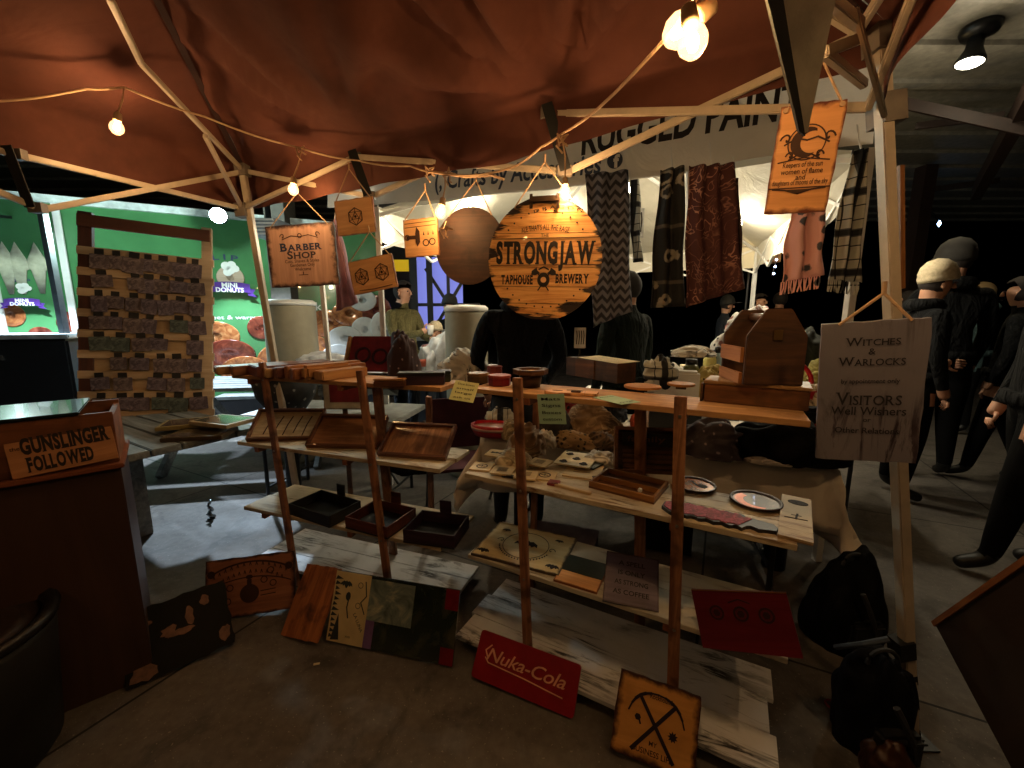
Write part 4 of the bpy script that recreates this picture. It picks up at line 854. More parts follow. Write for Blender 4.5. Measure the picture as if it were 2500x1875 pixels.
for y0, y1 in ((-.5, -.28), (.22, .5)): obj('red_corner', box(B(), (w_ * .40, h_ * y0, .0003), (w_ * .5, h_ * y1, .0013)), plain('red_print', '#6c141c', .25), r)
art(r, lambda bm: (bat(bm, -w_ * .4, h_ * .33, .03, .0017, .0024), stroke(bm, [(-w_ * .36, h_ * .2), (-w_ * .37, -.0), (-w_ * .35, -.04)], .006, .0017, .0023), prism(bm, [(-w_ * .47, -h_ * .48), (-w_ * .40, -h_ * .46), (-w_ * .43, -h_ * .1)], .0017, .0024), prism(bm, circ(.012, 10, -w_ * .37, h_ * .16, .018), .0024, .003), swirls(bm, 0, 0, .0001)), plain('slate_ink', '#2a3438', .5))
art(r, lambda bm: ([prism(bm, [(-w_ * .49 + .004 * math.sin(k), h_ * (-.45 + .075 * k)), (-w_ * .45 + .006 * (k % 3), h_ * (-.43 + .075 * k)), (-w_ * .485, h_ * (-.39 + .075 * k))], .0017, .0023) for k in range(12)], [ringband(bm, .010, .0125, .0017, .0022, 12, -w_ * .28, h_ * y) for y in (.34, .05)], stroke(bm, [(-w_ * .24, h_ * .4), (-w_ * .22, h_ * .2), (-w_ * .26, h_ * .1), (-w_ * .22, -h_ * .05)], .005, .0017, .0022)), plain('slate_ink', '#2a3438'), 'print')
text(r, 'LA LUNA', -w_ * .26, -h_ * .18, .02, plain('slate_ink', '#2a3438'), .01, z=.002, rot=R(-55)); text(r, 'XVIII', -w_ * .33, -h_ * .4, .012, plain('slate_ink', '#2a3438'), .01, z=.002)
r, M, w_, h_ = floorboard('red_cola_sign', 'red sign with cream script Nuka-Cola, leaning against the left post foot', (1155, 1655), (1405, 1757), (1414, 1625), (1172, 1532), .09, plain('red_enamel', '#86101a', .35, 0, .15), t=.012, cat='sign', rounded=.012)
CR = plain('cream_script', '#d9a080', .6)
text(r, 'Nuka-Cola', .0, .012, .062, CR, .006, .96, .32, width=w_ * .78); art(r, lambda bm: (stroke(bm, [(-w_ * .40, -.004), (-w_ * .36, -.018), (0, -.024), (w_ * .38, -.036)], .004, .0005, .0015), stroke(bm, [(-w_ * .38, .0), (-w_ * .41, .02), (-w_ * .36, .042)], .005, .0005, .0015)), CR, 'underline')
r, M, w_, h_ = floorboard('pickaxe_sign', 'amber sign with two crossed pickaxes and burnt rim, lowest at the front', (1492, 1835), (1690, 1905), (1717, 1712), (1512, 1625), .10, wood('pickaxe_wood', '#dba058', '#b9803c', .5, 0, 2, burn='#3c1c10', bw=.075, blotch=.25), t=.014, cat='sign', amp=.002)
def picks(bm):
    z0, z1 = .0005, .0018
    for f in (-1, 1):
        z1 += .0004; stroke(bm, [(-f * .055, .062), (f * .062, -.088)], .011, z0, z1)
        cx, cy = -f * .055, .062; d = Vector((-f * .117, .15)).normalized(); n_ = Vector((d.y, -d.x))
        pp = [(cx + n_.x * s - d.x * s * s * 7, cy + n_.y * s - d.y * s * s * 7) for s in (-.055, -.035, -.018, 0, .018, .035, .055)]
        for i in range(6): stroke(bm, pp[i:i + 2], .010 - .0022 * abs(i - 2.5), z0, z1 + .0003)
    pp = [(math.cos(R(20 * k)) * (.016 if k % 2 else .009) + .055, math.sin(R(20 * k)) * (.016 if k % 2 else .009) - .02) for k in range(18)]; prism(bm, pp, z0, .0014)
    prism(bm, circ(.010, 6, -.055, .0), z0, .0014); stroke(bm, [(-.05, -.004), (-.045, -.016)], .005, z0, .0014)
art(r, picks, plain('dark_purple_ink', '#20101c', .7))
text(r, 'Rockhounds', .012, .070, .020, SCORCH, .012, width=.075); text(r, 'MY', 0, -.058, .018, SCORCH, .012); text(r, 'BUSINESS LIFE', 0, -.083, .022, SCORCH, .014, width=.12)
for k, (px, py) in enumerate(((773, 1622),)):
    p = H(px, py, 0); tag(obj('paper_scrap', box(B(), (-.012, -.005, .0015), (.012, .005, .003)), M_PAPER, None, M=yaw(p.x, p.y, 0, R(12))), 'tiny pale scrap lying on the empty floor', 'scrap')

# ------------------------------------------------------------------ left foreground: cabinet, crate, sign
CA, CB = H(375, 1650, 0), H(-5, 1790, 0)
cA = Vector((-1.42, 1.42, 0)); cdv = Vector((-.76, -.65, 0)).normalized(); cn = Vector((-cdv.y, cdv.x, 0)); cn = cn if cn.x < 0 else -cn
MCab = Matrix((-cdv, cn, Vector((0, 0, 1)))).transposed().to_4x4()
if MCab.determinant() < 0: MCab = Matrix((-cdv, cn, Vector((0, 0, 1)))).transposed().to_4x4()
MCab.translation = cA
r = root('brown_cabinet', 'plain dark brown cabinet panel standing at the left, carrying the long plank crate', 'cabinet', MCab)
obj('body', box(B(), (-1.7, 0, .0), (0, .34, .868)), wood('cabinet_brown', '#463026', '#34221a', .5, 2, 1.2), r, bevel=.003)
obj('top', box(B(), (-1.72, -.03, .869), (.012, .36, .885)), wood('cabinet_top', '#8a5030', '#5e3018', .5, 0, 2), r, bevel=.003)
r = root('plank_crate', 'long crate of scorched planks lying on the brown cabinet', 'crate', MCab @ Matrix.Translation((0, 0, .8855)))
obj('front_board', box(B(), (-1.68, .0, .001), (.0, .016, .185)), wood('crate_plank', '#8c5836', '#56301a', .5, 0, 2, blotch=.6), r, bevel=.002)
obj('rear_board', box(B(), (-1.68, .30, .001), (0, .316, .185)), wood('crate_plank', '#8c5836', '#56301a'), r); 
for x in (-1.68, -.016): obj('end_board', box(B(), (x, .0165, .001), (x + .016, .2995, .17)), wood('crate_plank', '#8c5836', '#56301a'), r)
tag(obj('glossy_tray', box(B(), (-1.3, -.01, 1.0715), (-.08, .33, 1.083)), plain('dark_gloss', '#1c2426', .16, 0, .1, 8, .02, Coat_Weight=.6), None, M=MCab, bevel=.003), 'dark glossy board laid over the plank crate, reflecting the cool light', 'board')
M = MCab @ Matrix.Translation((-.13, -.006, .968)) @ Matrix.Rotation(R(-4), 4, 'Y') @ Matrix.Rotation(R(82), 4, 'X') @ Matrix.Scale(.86, 4)
r = root('gunslinger_plaque', 'light plaque lettered GUNSLINGER FOLLOWED leaning on the plank crate', 'plaque', M)
obj('board', box(B(), (-.145, -.085, -.008), (.145, .08, 0)), wood('gunslinger_wood', '#c08a60', '#9c6a44', .5, 0, 3), r, bevel=.001)
stext(r, 'GUNSLINGER', .012, .030, .082, INK, .24, .05); stext(r, 'FOLLOWED', -.012, -.042, .074, INK, .178, .05); text(r, 'the', -.122, .026, .02, SCORCH, .01)

# picnic table with slats
def slat_table(label, c, ang, L, W, z, group=None, benches=True):
    r = root('picnic_table', label, 'picnic table', yaw(c[0], c[1], 0, ang), group); m = wood('weathered_slat', '#8b8f8c', '#4c4f4e', .55, 0, 3, blotch=.3)
    n_ = 6; 
    for k in range(n_): obj('slat', box(B(), (-L / 2, -W / 2 + W * k / n_ + .004, z - .035), (L / 2, -W / 2 + W * (k + 1) / n_ - .004, z)), m, r, bevel=.004)
    for sx in (-1, 1):
        obj('batten', box(B(), (sx * L * .36 - .04, -W / 2, z - .10), (sx * L * .36 + .04, W / 2, z - .0355)), m, r)
        if not benches: obj('pedestal', box(B(), (sx * L * .12 - .035, -.05, 0), (sx * L * .12 + .035, .05, z - .1005)), m, r, bevel=.004); continue
        for sy in (-1, 1): bm = B(); bar(bm, (sx * L * .36, sy * .05, z - .11), (sx * L * .36, sy * W * .85, .0), .09, .04, up=(1, 0, 0)); obj('leg', bm, m, r)
    for sy in (-1, 1) if benches else (): obj('bench', box(B(), (-L / 2, sy * W * .95 - .13, .41), (L / 2, sy * W * .95 + .13, .45)), m, r, bevel=.004)
    return r
slat_table('grey slatted picnic table under the rack of hanging tags', (-2.62, 2.60), R(-30), 2.0, .80, .74, None, False)
o = slat_table('grey slatted picnic table farther back, beyond the left tent leg', (-2.6, 4.3), R(10), 1.8, .9, .74)
# rack with hanging tags
RK = [P(232, 1030, 2.66), P(545, 1022, 2.96), P(492, 556, 3.12), P(155, 512, 2.80)]
M, w_, h_ = frame(*RK); rk = root('tag_rack', 'tall wooden slatted rack hung with rows of small dark tags', 'display rack', M)
tanw = wood('rack_tan', '#d0b896', '#ac8f6e', .6, 0, 2); redw = wood('rack_redbrown', '#5e3424', '#3c2018', .6, 1, 2)
obj('post', box(B(), (-w_ / 2, -h_ / 2, -.02), (-w_ / 2 + .07, h_ / 2, .02)), redw, rk); obj('post', box(B(), (w_ / 2 - .06, -h_ / 2, -.02), (w_ / 2, h_ / 2, .02)), tanw, rk)
obj('top_rail', box(B(), (-w_ / 2, h_ / 2 - .10, .0205), (w_ / 2 - .01, h_ / 2 - .02, .034)), wood('top_rail', '#7a4a34', '#54301f', .6, 0, 2), rk)
rows = []; top = h_ / 2 - .24
obj('back_board', box(B(), (-w_ / 2 + .071, -h_ / 2, -.008), (w_ / 2 - .061, top - .02, .0)), tanw, rk)
pitch = (top + h_ / 2 - .06) / 8
for i in range(9):
    y = top - i * pitch; rows.append(y)
    obj('slat', box(B(), (-w_ / 2 - .005, y - .04, .0005), (w_ / 2 + .012, y + .012, .022)), tanw, rk)
tg = None; rnd = random.Random(11)
tagm = [*[resin('tag_' + a, b, c, d, 30, .6, 0) for a, b, c, d in (('brown', '#382c2e', '#665656', '#8c7c78'), ('plum', '#362a32', '#60525a', '#84767c'), ('green', '#2a322e', '#4a5450', '#6a746c'))]]
rown = ('first', 'second', 'third', 'fourth', 'fifth', 'sixth', 'seventh', 'lowest')
protos = []
for m in tagm:
    r = bpy.data.objects.new('hanging_tag', None); col.objects.link(r)
    obj('card', box(B(), (-.042, -.105, -.003), (.042, -.02, .003)), m, r, bevel=.002); obj('header', box(B(), (-.020, -.020, -.002), (.020, .012, .0028)), M_EBONY, r)
    protos.append((r, list(r.children)))
for i in range(8):
    nx = 7 if i < 4 else 6
    for k in range(nx):
        if (i, k) in ((1, 1), (4, 4), (5, 0), (6, 2), (3, 4)): continue
        p, ch = protos[0 if rnd.random() < .5 else (1 if rnd.random() < .8 else 2)]
        r = p.copy(); col.objects.link(r); r['label'] = 'small dark tag hanging on the %s slat of the tag rack' % rown[i]; r['category'] = 'tag'; r['group'] = 'dark tags on the rack, row ' + str(i + 1)
        x = -w_ / 2 + .11 + (w_ - .20) * k / (nx - 1) + rnd.uniform(-.012, .012)
        r.matrix_world = M @ Matrix.Translation((x, rows[i] - .012, .030 + rnd.uniform(0, .008))) @ Matrix.Rotation(rnd.uniform(-.1, .1), 4, 'Z') @ Matrix.Diagonal((rnd.uniform(.95, 1.35), rnd.uniform(.95, 1.25), 1, 1))
        for c in ch: d = c.copy(); col.objects.link(d); d.parent = r
for r, ch in protos:
    for c in ch: bpy.data.objects.remove(c)
    bpy.data.objects.remove(r)
# flat plaques on the picnic table
for k, (lab, px, py, a, c1) in enumerate((('dark framed plaque at the bottom of the pile on the picnic table', 490, 1052, 10, '#4a3a24'), ('yellow-green framed plaque in the pile on the picnic table', 470, 1035, 24, '#8a7c4c'), ('pale framed plaque sticking out to the right of the pile', 548, 1040, -18, '#9a8664'))):
    p = H(px, py, .77); M = yaw(p.x, p.y, .741 + .024 * k, R(a)); r = root('framed_plaque', lab, 'plaque', M, 'framed plaques piled on the picnic table')
    obj('frame', box(B(), (-.15, -.10, 0), (.15, .10, .022)), plain('frame_%d' % k, c1, .4), r, bevel=.003); obj('picture', box(B(), (-.13, -.08, .0222), (.13, .08, .0235)), resin('dim_picture', '#1c1814', '#4a4238', '#8a8068', 14), r)

# ------------------------------------------------------------------ donut trailer far left
W0, W1 = (-8.0, 3.23), (-1.94, 6.31)
td = Vector((W1[0] - W0[0], W1[1] - W0[1], 0)).normalized(); tn = Vector((td.y, -td.x, 0))
MT = Matrix((td, Vector((0, 0, 1)), tn)).transposed().to_4x4(); MT.translation = (W0[0], W0[1], 0); TLn = math.dist(W0, W1)
tr_ = root('food_trailer', 'green mini donut food trailer with printed donuts and purple ribbons', 'food trailer', MT); MTi = MT.inverted()
def tw(px, py): p = MTi @ V(px, py, W0, W1); return p.x, p.y
GREEN = plain('green_vinyl', '#44784a', .22, 0, .12, 3, .03, Coat_Weight=.5)
ztop = tw(500, 524)[1]
obj('body', box(B(), (-.5, .35, -2.2), (TLn, ztop, 0)), GREEN, tr_, bevel=.02)
obj('roof_trim', box(B(), (-.5, ztop - .03, .001), (TLn + .02, ztop + .05, .05)), plain('white_trim', '#c4ccc8', .4), tr_)
x0, _ = tw(930, 700); xt, _ = tw(110, 700)
for px in (-10, 168): 
    a, _ = tw(px, 700); obj('pillar', box(B(), (a - .03, .36, .001), (a + .03, ztop - .031, .02)), M_WHITE, tr_)
for k in range(5): obj('skirt_panel', box(B(), (.2 + 1.3 * k, .02, -.05), (1.4 + 1.3 * k, .349, -.02)), M_BLACK, tr_)
DON = resin('baked_donut', '#5a2e18', '#9a5c34', '#b98050', 8); DOW = plain('sugar_donut', '#b9b6b0', .7, 0, .1); DOR = resin('glazed_brown', '#401a14', '#6a3022', '#8a4834', 6)
def donut(px, py, rpx, m, squash=.8, zz=.004):
    x, y = tw(px, py); x2, _ = tw(px + rpx, py); rr_ = abs(x2 - x); bm = B()
    prof = [(rr_ * .28 + rr_ * .36 * (1 - math.cos(t)), .004 + .05 * math.sin(t) * rr_) for t in [math.pi * k / 6 for k in range(7)]]
    lathe(bm, prof, 26, Matrix.Translation((x, y, zz)) @ Matrix.Diagonal((1, squash, .35, 1))); obj('printed_donut', bm, m, tr_, True)
for a in ((525, 822, 62, DON, .72, .002), (640, 800, 36, DOR, .9, .010), (560, 868, 66, DOR, .7, .016), (690, 880, 60, DON, .8, .004), (600, 905, 60, DON, .7, .022), (180, 788, 42, DOR, .9, .002), (200, 905, 55, DOR, 1.1, .004), (28, 770, 36, DON, 1.1, .002), (100, 815, 30, DOR, .8, .004),
          (800, 790, 46, DON, .8, .002), (855, 765, 44, DON, .75, .008), (920, 760, 36, DOR, 1.1, .014), (770, 850, 34, DON, 1.0, .018), (842, 826, 42, DOW, .75, .03), (890, 805, 32, DOW, 1.0, .024), (826, 870, 40, DOW, .8, .04), (930, 800, 26, DOW, 1.5, .034), (885, 733, 34, DOW, .8, .02)): donut(*a)
donut(563, 678, 34, wood('pale_donut', '#b8a08c', '#a08872', .6), .95, .004)
x, y = tw(563, 652)
PUR = plain('purple_ribbon', '#4a2a78', .4)
def ribbon(px, py, s, rows_, lip):
    x, y = tw(px, py); bm = B()
    pts = [(x + s * (-1 + 2 * k / 12), y - .18 * s + .12 * s * (1 - ((k - 6) / 6) ** 2)) for k in range(13)] + [(x + s * (1 - 2 * k / 12), y + .34 * s + .12 * s * (1 - ((k - 6) / 6) ** 2)) for k in range(13)]
    prism(bm, pts, .05, .056); prism(bm, [(x - 1.3 * s, y - .4 * s), (x - .86 * s, y - .3 * s), (x - .86 * s, y + .12 * s), (x - 1.25 * s, y + .05 * s), (x - 1.12 * s, y - .18 * s)], .044, .049); prism(bm, [(x + 1.3 * s, y - .4 * s), (x + 1.12 * s, y - .18 * s), (x + 1.25 * s, y + .05 * s), (x + .86 * s, y + .12 * s), (x + .86 * s, y - .3 * s)], .044, .049)
    obj('ribbon', bm, PUR, tr_)
    text(tr_, 'MINI', x, y + .26 * s, s * .36, M_WHITE, .03, width=s * .75, z=.058); text(tr_, 'DONUTS', x, y - .01 * s, s * .36, M_WHITE, .03, width=s * 1.35, z=.058)
    text(tr_, lip, x - s * .1, y + 1.85 * s, s * .42, INKN, .02, 1.5, width=s * 1.25, z=.004, arc=s * 3)
    for dx, dy, q in ((-.1, 1.35, .24), (.18, 1.42, .22), (.34, 1.22, .2), (.08, 1.12, .24), (-.05, 1.0, .22)): prism_ = prism(B(), circ(s * q, 14, x + dx * s, y + dy * s), .004, .006 + q * .02); obj('printed_cream', prism_, M_WHITE, tr_)
rs = abs(tw(612, 715)[0] - tw(563, 715)[0]); ribbon(563, 708, rs, 0, 'LIP'); ribbon(62, 742, abs(tw(105, 740)[0] - tw(62, 740)[0]), 0, 'FLIP')
text(tr_, 'sk', *tw(772, 748), .16, M_WHITE, .01, z=.004); text(tr_, 'mini', *tw(868, 745), .12, M_WHITE, .01, z=.004); text(tr_, 'sweet & warm', *tw(560, 775), .07, M_WHITE, .0, z=.004, width=.6)
for px, hh in ((48, 120), (18, 90), (95, 100)):
    x, y = tw(px, 660); bm = B(); lathe(bm, [(.02, -.25), (.06, 0), (.09, .02), (.07, .12), (.03, .22), (0, .3)], 14, Matrix.Translation((x, y, .005)) @ Matrix.Rotation(R(-90), 4, 'X') @ Matrix.Diagonal((1, .12, 1, 1))); bmesh.ops.rotate(bm, verts=bm.verts, cent=(x, y, .005), matrix=Matrix.Identity(3)); obj('printed_cone', bm, plain('dim_cream', '#a8a48c', .6, 0, .3, 12), tr_, True)
# flood lights on the trailer
for lab, px, py in (('cool white flood lamp glaring at the far left of the trailer', 28, 545), ('cool white flood lamp glaring above the word LIP on the trailer', 548, 545)):
    p = V(px, py, W0, W1) + tn * .45; q = Matrix.Translation(p) @ MT.to_3x3().to_4x4(); r = root('flood_lamp', lab, 'lamp', q, 'cool flood lamps on the trailer')
    obj('lens', lathe(B(), [(.085, 0), (.075, .03), (.04, .05), (0, .055)], 20), emit('cool_led', '#cff4ff', 60), r, True)
    obj('housing', lathe(B(), [(.06, -.06), (.095, -.05), (.095, -.002)], 20), M_BLACK, r, True); obj('arm', bar(B(), (0, .0, -.055), (0, .06, -.44), .03), M_BLACK, r)
    light(r, (0, -.0, .09), 40, '#d2f0e8', .05, name='flood_spill')
    l = light(r, (0, -.0, .09), 420, '#d2e8ff', .05, 'SPOT', 'flood_light', spot_size=R(92), spot_blend=.3); l.rotation_mode = 'QUATERNION'; l.rotation_quaternion = (-Vector((0, 0, 1))).rotation_difference(Vector((.10, -1, .22)).normalized())
# pole of the donut tent, cooler, white truss below the trailer eave
o = obj('tent_pole', bar(B(), P(104, 520, 3.9), H(250, 1268, 0) if False else P(190, 990, 3.75), .05, .05, up=(0, -1, 0)), metal('aluminium_pole', '#a8aeb0', .3)); tag(o, 'grey aluminium pole slanting in front of the green trailer, left of the rack', 'pole')
Mx = yaw(P(20, 925, 3.3).x - .55, 3.55, 0, R(22)); r = root('cooler_cart', 'black boxy cart with pale steel lid before the trailer at the far left', 'cart', Mx)
obj('body', box(B(), (-.75, -.3, .55), (.75, .3, 1.22)), plain('black_cart', '#11151a', .4), r, bevel=.02); obj('lid', box(B(), (-.78, -.33, 1.222), (.78, .33, 1.26)), plain('steel_lid', '#a9b4b8', .3, .3), r, bevel=.01)
for sx in (-.7, .7): obj('leg', bar(B(), (sx, 0, 0), (sx, 0, .549), .06), M_BLACK, r)
for sx in (-.3, .3): obj('latch', box(B(), (sx - .04, -.315, 1.05), (sx + .04, -.3005, 1.09)), metal('chrome', '#b8bcc0', .2), r)

# grey items above the barber sign: louvre box and poster post
p0, p1 = P(612, 575, 4.6), P(672, 532, 4.6); r = root('louvre_box', 'pale louvred vent box high above the BARBER SHOP sign', 'vent box', (p0 + p1) / 2); wv, hv = (p1.x - p0.x) / 2, (p1.z - p0.z) / 2
obj('casing', box(B(), (-wv, 0, -hv), (wv, .4, hv)), plain('vent_grey', '#8c959c', .5), r)
for k in range(5): z = -hv + 2 * hv * (k + .5) / 5; obj('louvre', box(B(), (-wv * .9, -.02, z - .008), (wv * .9, -.001, z + .008)), M_WHITE, r)
obj('hanger', box(B(), (-.02, .1, hv + .001), (.02, .14, 3.86 - (p0.z + p1.z) / 2)), M_BLACK, r)
def slab(name, lab, cat, px0, py0, px1, py1, Y, dep, mat, toground=False, group=None):
    a = P(px0, py1, Y); b = P(px1, py0, Y); z0 = 0 if toground else a.z; zc = z0; x0, x1 = a.x, P(px1, py1, Y).x
    o = obj(name, box(B(), (-(x1 - x0) / 2, 0, 0), ((x1 - x0) / 2, dep, b.z - zc)), mat, None, M=Matrix.Translation(((x0 + x1) / 2, Y, zc)), bevel=.004); return tag(o, lab, cat, group)
slab('concrete_pillar', 'grey pillar partly hidden behind the amber die plaques', 'pillar', 663, 470, 712, 740, 5.6, .3, plain('pillar_grey', '#4c463e', .8), True)
slab('dark_wall', 'black wall panel behind the ray gun plaque', 'wall', 900, 538, 1010, 800, 7.2, .1, plain('near_black_wall', '#15171a', .7), True)
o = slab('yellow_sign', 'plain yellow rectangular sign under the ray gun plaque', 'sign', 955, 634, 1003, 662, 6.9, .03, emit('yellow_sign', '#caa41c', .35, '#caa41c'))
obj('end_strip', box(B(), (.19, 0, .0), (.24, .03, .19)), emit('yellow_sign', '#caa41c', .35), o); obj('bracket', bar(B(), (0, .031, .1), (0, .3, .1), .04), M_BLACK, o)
# lavender lit window with dark spokes
a, b = P(1018, 862, 6.7), P(1128, 628, 6.7); cx, cz = (a.x + b.x) / 2, (a.z + b.z) / 2; ww, hh = (b.x - a.x) / 2, (b.z - a.z) / 2
r = root('spoked_window', 'lavender lit window with dark wheel-like spokes behind the brown disc', 'window', Vector((cx, 6.7, cz)))
obj('pane', box(B(), (-ww, 0, -hh), (ww, .02, hh)), emit('lavender_glow', '#7f86e0', .42, '#5a60b0'), r)
bm = B()
for k in range(8): an = R(45 * k); bar(bm, (.16, -.03, .02), (.16 + 1.0 * math.cos(an) * ww * 1.3, -.03, .02 + hh * 1.05 * math.sin(an)), .05, .03, up=(0, -1, 0))
bar(bm, (-.13, -.06, -hh), (-.13, -.06, hh), .09, .03, up=(0, -1, 0)); bar(bm, (-ww, -.06, -hh), (-ww, -.06, hh), .12, .03, up=(0, -1, 0)); obj('spokes', bm, M_BLACK, r)
obj('post', box(B(), (-.06, .03, -cz), (.06, .1, hh)), M_BLACK, r)
# beige drums
for lab, px0, px1, pt, Y in (('tall beige drum with white lid behind the BARBER SHOP sign', 648, 764, 738, 4.0), ('tall beige drum half behind the person in black at the round sign', 1086, 1190, 752, 3.6)):
    a = P(px0, pt, Y); b = P(px1, pt, Y); rr_ = (b.x - a.x) / 2; r = root('beige_drum', lab, 'drum', Vector(((a.x + b.x) / 2, Y, 0)), 'tall beige drums behind the stall')
    obj('body', lathe(B(), [(rr_ * .97, 0), (rr_, .03), (rr_, a.z - .05), (rr_ * .98, a.z - .031)], 32), plain('beige_drum', '#8c8570', .6, 0, .08), r, True); obj('lid', lathe(B(), [(rr_ * 1.03, a.z - .03), (rr_ * 1.03, a.z), (rr_ * .9, a.z + .02), (0, a.z + .03)], 32), M_WHITE, r, True)
slab('grey_counter', 'long grey counter slab behind the white cloths, under the seated child', 'counter', 930, 806, 1090, 832, 5.2, .6, plain('counter_grey', '#6c6e6c', .5), False)
o = bpy.data.objects['grey_counter']; obj('support', box(B(), (-.3, .1, -P(0, 832, 5.2).z), (.3, .4, -.001)), M_BLACK, o)

# ------------------------------------------------------------------ neighbouring white tent with lettered banner
NA, NB = Vector((-1.03, 3.3)), Vector((1.78, 2.2)); nd = (NB - NA); npv = Vector((-nd.y, nd.x)).normalized() * 3.0; NC, ND = NB + npv, NA + npv; nc = (NA + NC) / 2
ntent = root('white_tent', 'white vendor tent with a hand lettered banner, behind the red one', 'tent', Vector((nc.x, nc.y, 0))); NI = Matrix.Translation((-nc.x, -nc.y, 0))
def np_(name, bm, mat, smooth=False): bm.transform(NI); return obj(name, bm, mat, ntent, smooth)
def sheet(name, c, rough=.7, tl=.25):
    n = N(name); v = n.coord('Object'); f = n.noise(v, 4, 4); n.base(n.ramp(f, [(.3, C(c, .85)), (.7, C(c))])); n.bump(n.noise(n.coord('Object', (1, 1, 2)), 3, 5, .6, 1.2), .5, .05)
    t = n.t; tr = n.n('ShaderNodeBsdfTranslucent'); tr.inputs[0].default_value = C(c); mx = n.n('ShaderNodeMixShader', i_0=tl); n.l(n.b.outputs[0], mx.inputs[1]); n.l(tr.outputs[0], mx.inputs[2]); n.l(mx.outputs[0], t.nodes['Material Output'].inputs[0])
    n.b.inputs['Roughness'].default_value = rough; return n.m
MWS = sheet('white_tent_cloth', '#cfc8b6')
ncor = [NA, NB, NC, ND]; NZ = 2.22; bm = B()
for i in range(4):
    a = Vector((*ncor[i], NZ)); b = Vector((*ncor[(i + 1) % 4], NZ)); pk2 = Vector((nc.x, nc.y, 3.1)); g = []
    for j in range(13):
        row = []
        for k in range(21):
            p = a.lerp(b, k / 20).lerp(pk2, j / 12); p.z -= .12 * math.sin(math.pi * j / 12) * math.sin(math.pi * k / 20) * (1 - j / 12) + .02 * noise.noise(p * 3); row.append(bm.verts.new(p))
        g.append(row)
    for j in range(12):
        for k in range(20): bm.faces.new((g[j][k], g[j][k + 1], g[j + 1][k + 1], g[j + 1][k]))
np_('roof', bm, MWS, True)
for i in (1, 2, 3):
    a, b = ncor[i], ncor[(i + 1) % 4]; bm = B(); g = []
    for j in range(4):
        g.append([bm.verts.new(Vector((a.x + (b.x - a.x) * k / 24, a.y + (b.y - a.y) * k / 24, NZ + .02 - .26 * j / 3)) + Vector((.02 * math.sin(k * 1.9), .02 * math.sin(k * 1.9), 0)) * j / 3) for k in range(25)])
    for j in range(3):
        for k in range(24): bm.faces.new((g[j][k], g[j][k + 1], g[j + 1][k + 1], g[j + 1][k]))
    np_('valance', bm, MWS, True)
for i in range(4):
    q = ncor[i]; bm = B(); bar(bm, (q.x, q.y, 0), (q.x, q.y, NZ + .01), .035, .035, up=(0, -1, 0)); np_('leg', bm, M_WHITE)
    a, b = ncor[i], ncor[(i + 1) % 4]
    if i: 
        for k in range(4):
            pa = a.lerp(b, k / 4); pb = a.lerp(b, (k + 1) / 4)
            for z0, z1 in ((NZ - .02, NZ - .3), (NZ - .3, NZ - .02)): bm = B(); bar(bm, (pa.x, pa.y, z0), (pb.x, pb.y, z1), .02, .02); np_('truss_bar', bm, M_WHITE)
    bm = B(); bar(bm, (q.x, q.y, NZ - .05), (nc.x, nc.y, 2.95), .025, .025); np_('rafter', bm, M_WHITE)
# banner
bd = Vector((nd.x, nd.y, 0)).normalized(); bn_ = Vector((bd.y, -bd.x, 0)); MB = Matrix((bd, Vector((0, 0, 1)), bn_)).transposed().to_4x4(); MB.translation = (NA.x, NA.y - .04, 0); MBi = MB.inverted()
A_, B_ = (NA.x, NA.y - .04), (NB.x, NB.y - .04)
def bw(px, py): p = MBi @ V(px, py, A_, B_); return p.x, p.y
ba = root('banner', 'long white cloth banner with dark hand lettering, hung across the white tent front', 'banner', MB)
top_z = 2.78; pl = [bw(x, y) for x, y in ((800, 508), (922, 500), (1150, 481), (1370, 460), (1600, 431), (1885, 378), (2130, 352))]
bm = B(); g = []
xs = [pl[0][0] + (pl[-1][0] - pl[0][0]) * k / 60 for k in range(61)]
def lowz(x):
    for (xa, ya), (xb, yb) in zip(pl, pl[1:]):
        if xa <= x <= xb: return ya + (yb - ya) * (x - xa) / (xb - xa)
    return pl[-1][1]
for x in xs:
    lz = lowz(x); g.append([bm.verts.new((x, lz + (top_z - lz) * j / 8, .008 * math.sin(x * 9 + j) * (1 - j / 8) + .004 * math.sin(x * 31))) for j in range(9)])
for k in range(60):
    for j in range(8): bm.faces.new((g[k][j], g[k + 1][j], g[k + 1][j + 1], g[k][j + 1]))
obj('cloth', bm, sheet('banner_cloth', '#d6cfc4', .6, .35), ba, True)
def btext(body, px0, px1, pyl, pyr, sz, m, **k):
    x0, y0 = bw(px0, pyl); x1, y1 = bw(px1, pyr); text(ba, body, (x0 + x1) / 2, (y0 + y1) / 2, sz, m, width=x1 - x0, rot=math.atan2(y1 - y0, x1 - x0), z=.016, **k)
btext('(, Crafts by Accessories', 1065, 1468, 450, 408, .16, plain('slate_navy_ink', '#333c50', .7), bold=.02, shear=.1)
btext('RUGGED PAINT', 1420, 1962, 345, 243, .235, INK, bold=.03, shear=.1)
x, y = bw(1502, 394); rr_ = abs(bw(1521, 394)[0] - x); obj('emblem', prism(B(), circ(rr_, 28, x, y), .014, .017), plain('slate_navy_ink', '#333c50'), ba); text(ba, 'f', x + .01, y - rr_ * .1, rr_ * 2.1, M_WHITE, .05, z=.019)
bulbp = [(925, 553, 3.4, 1.5), (1153, 480, 3.9, 5.0), (1545, 455, 3.6, 5.0), (1370, 500, 5.0, 4.0), (1800, 545, 4.0, 4.0), (2040, 500, 3.3, 5.0)]
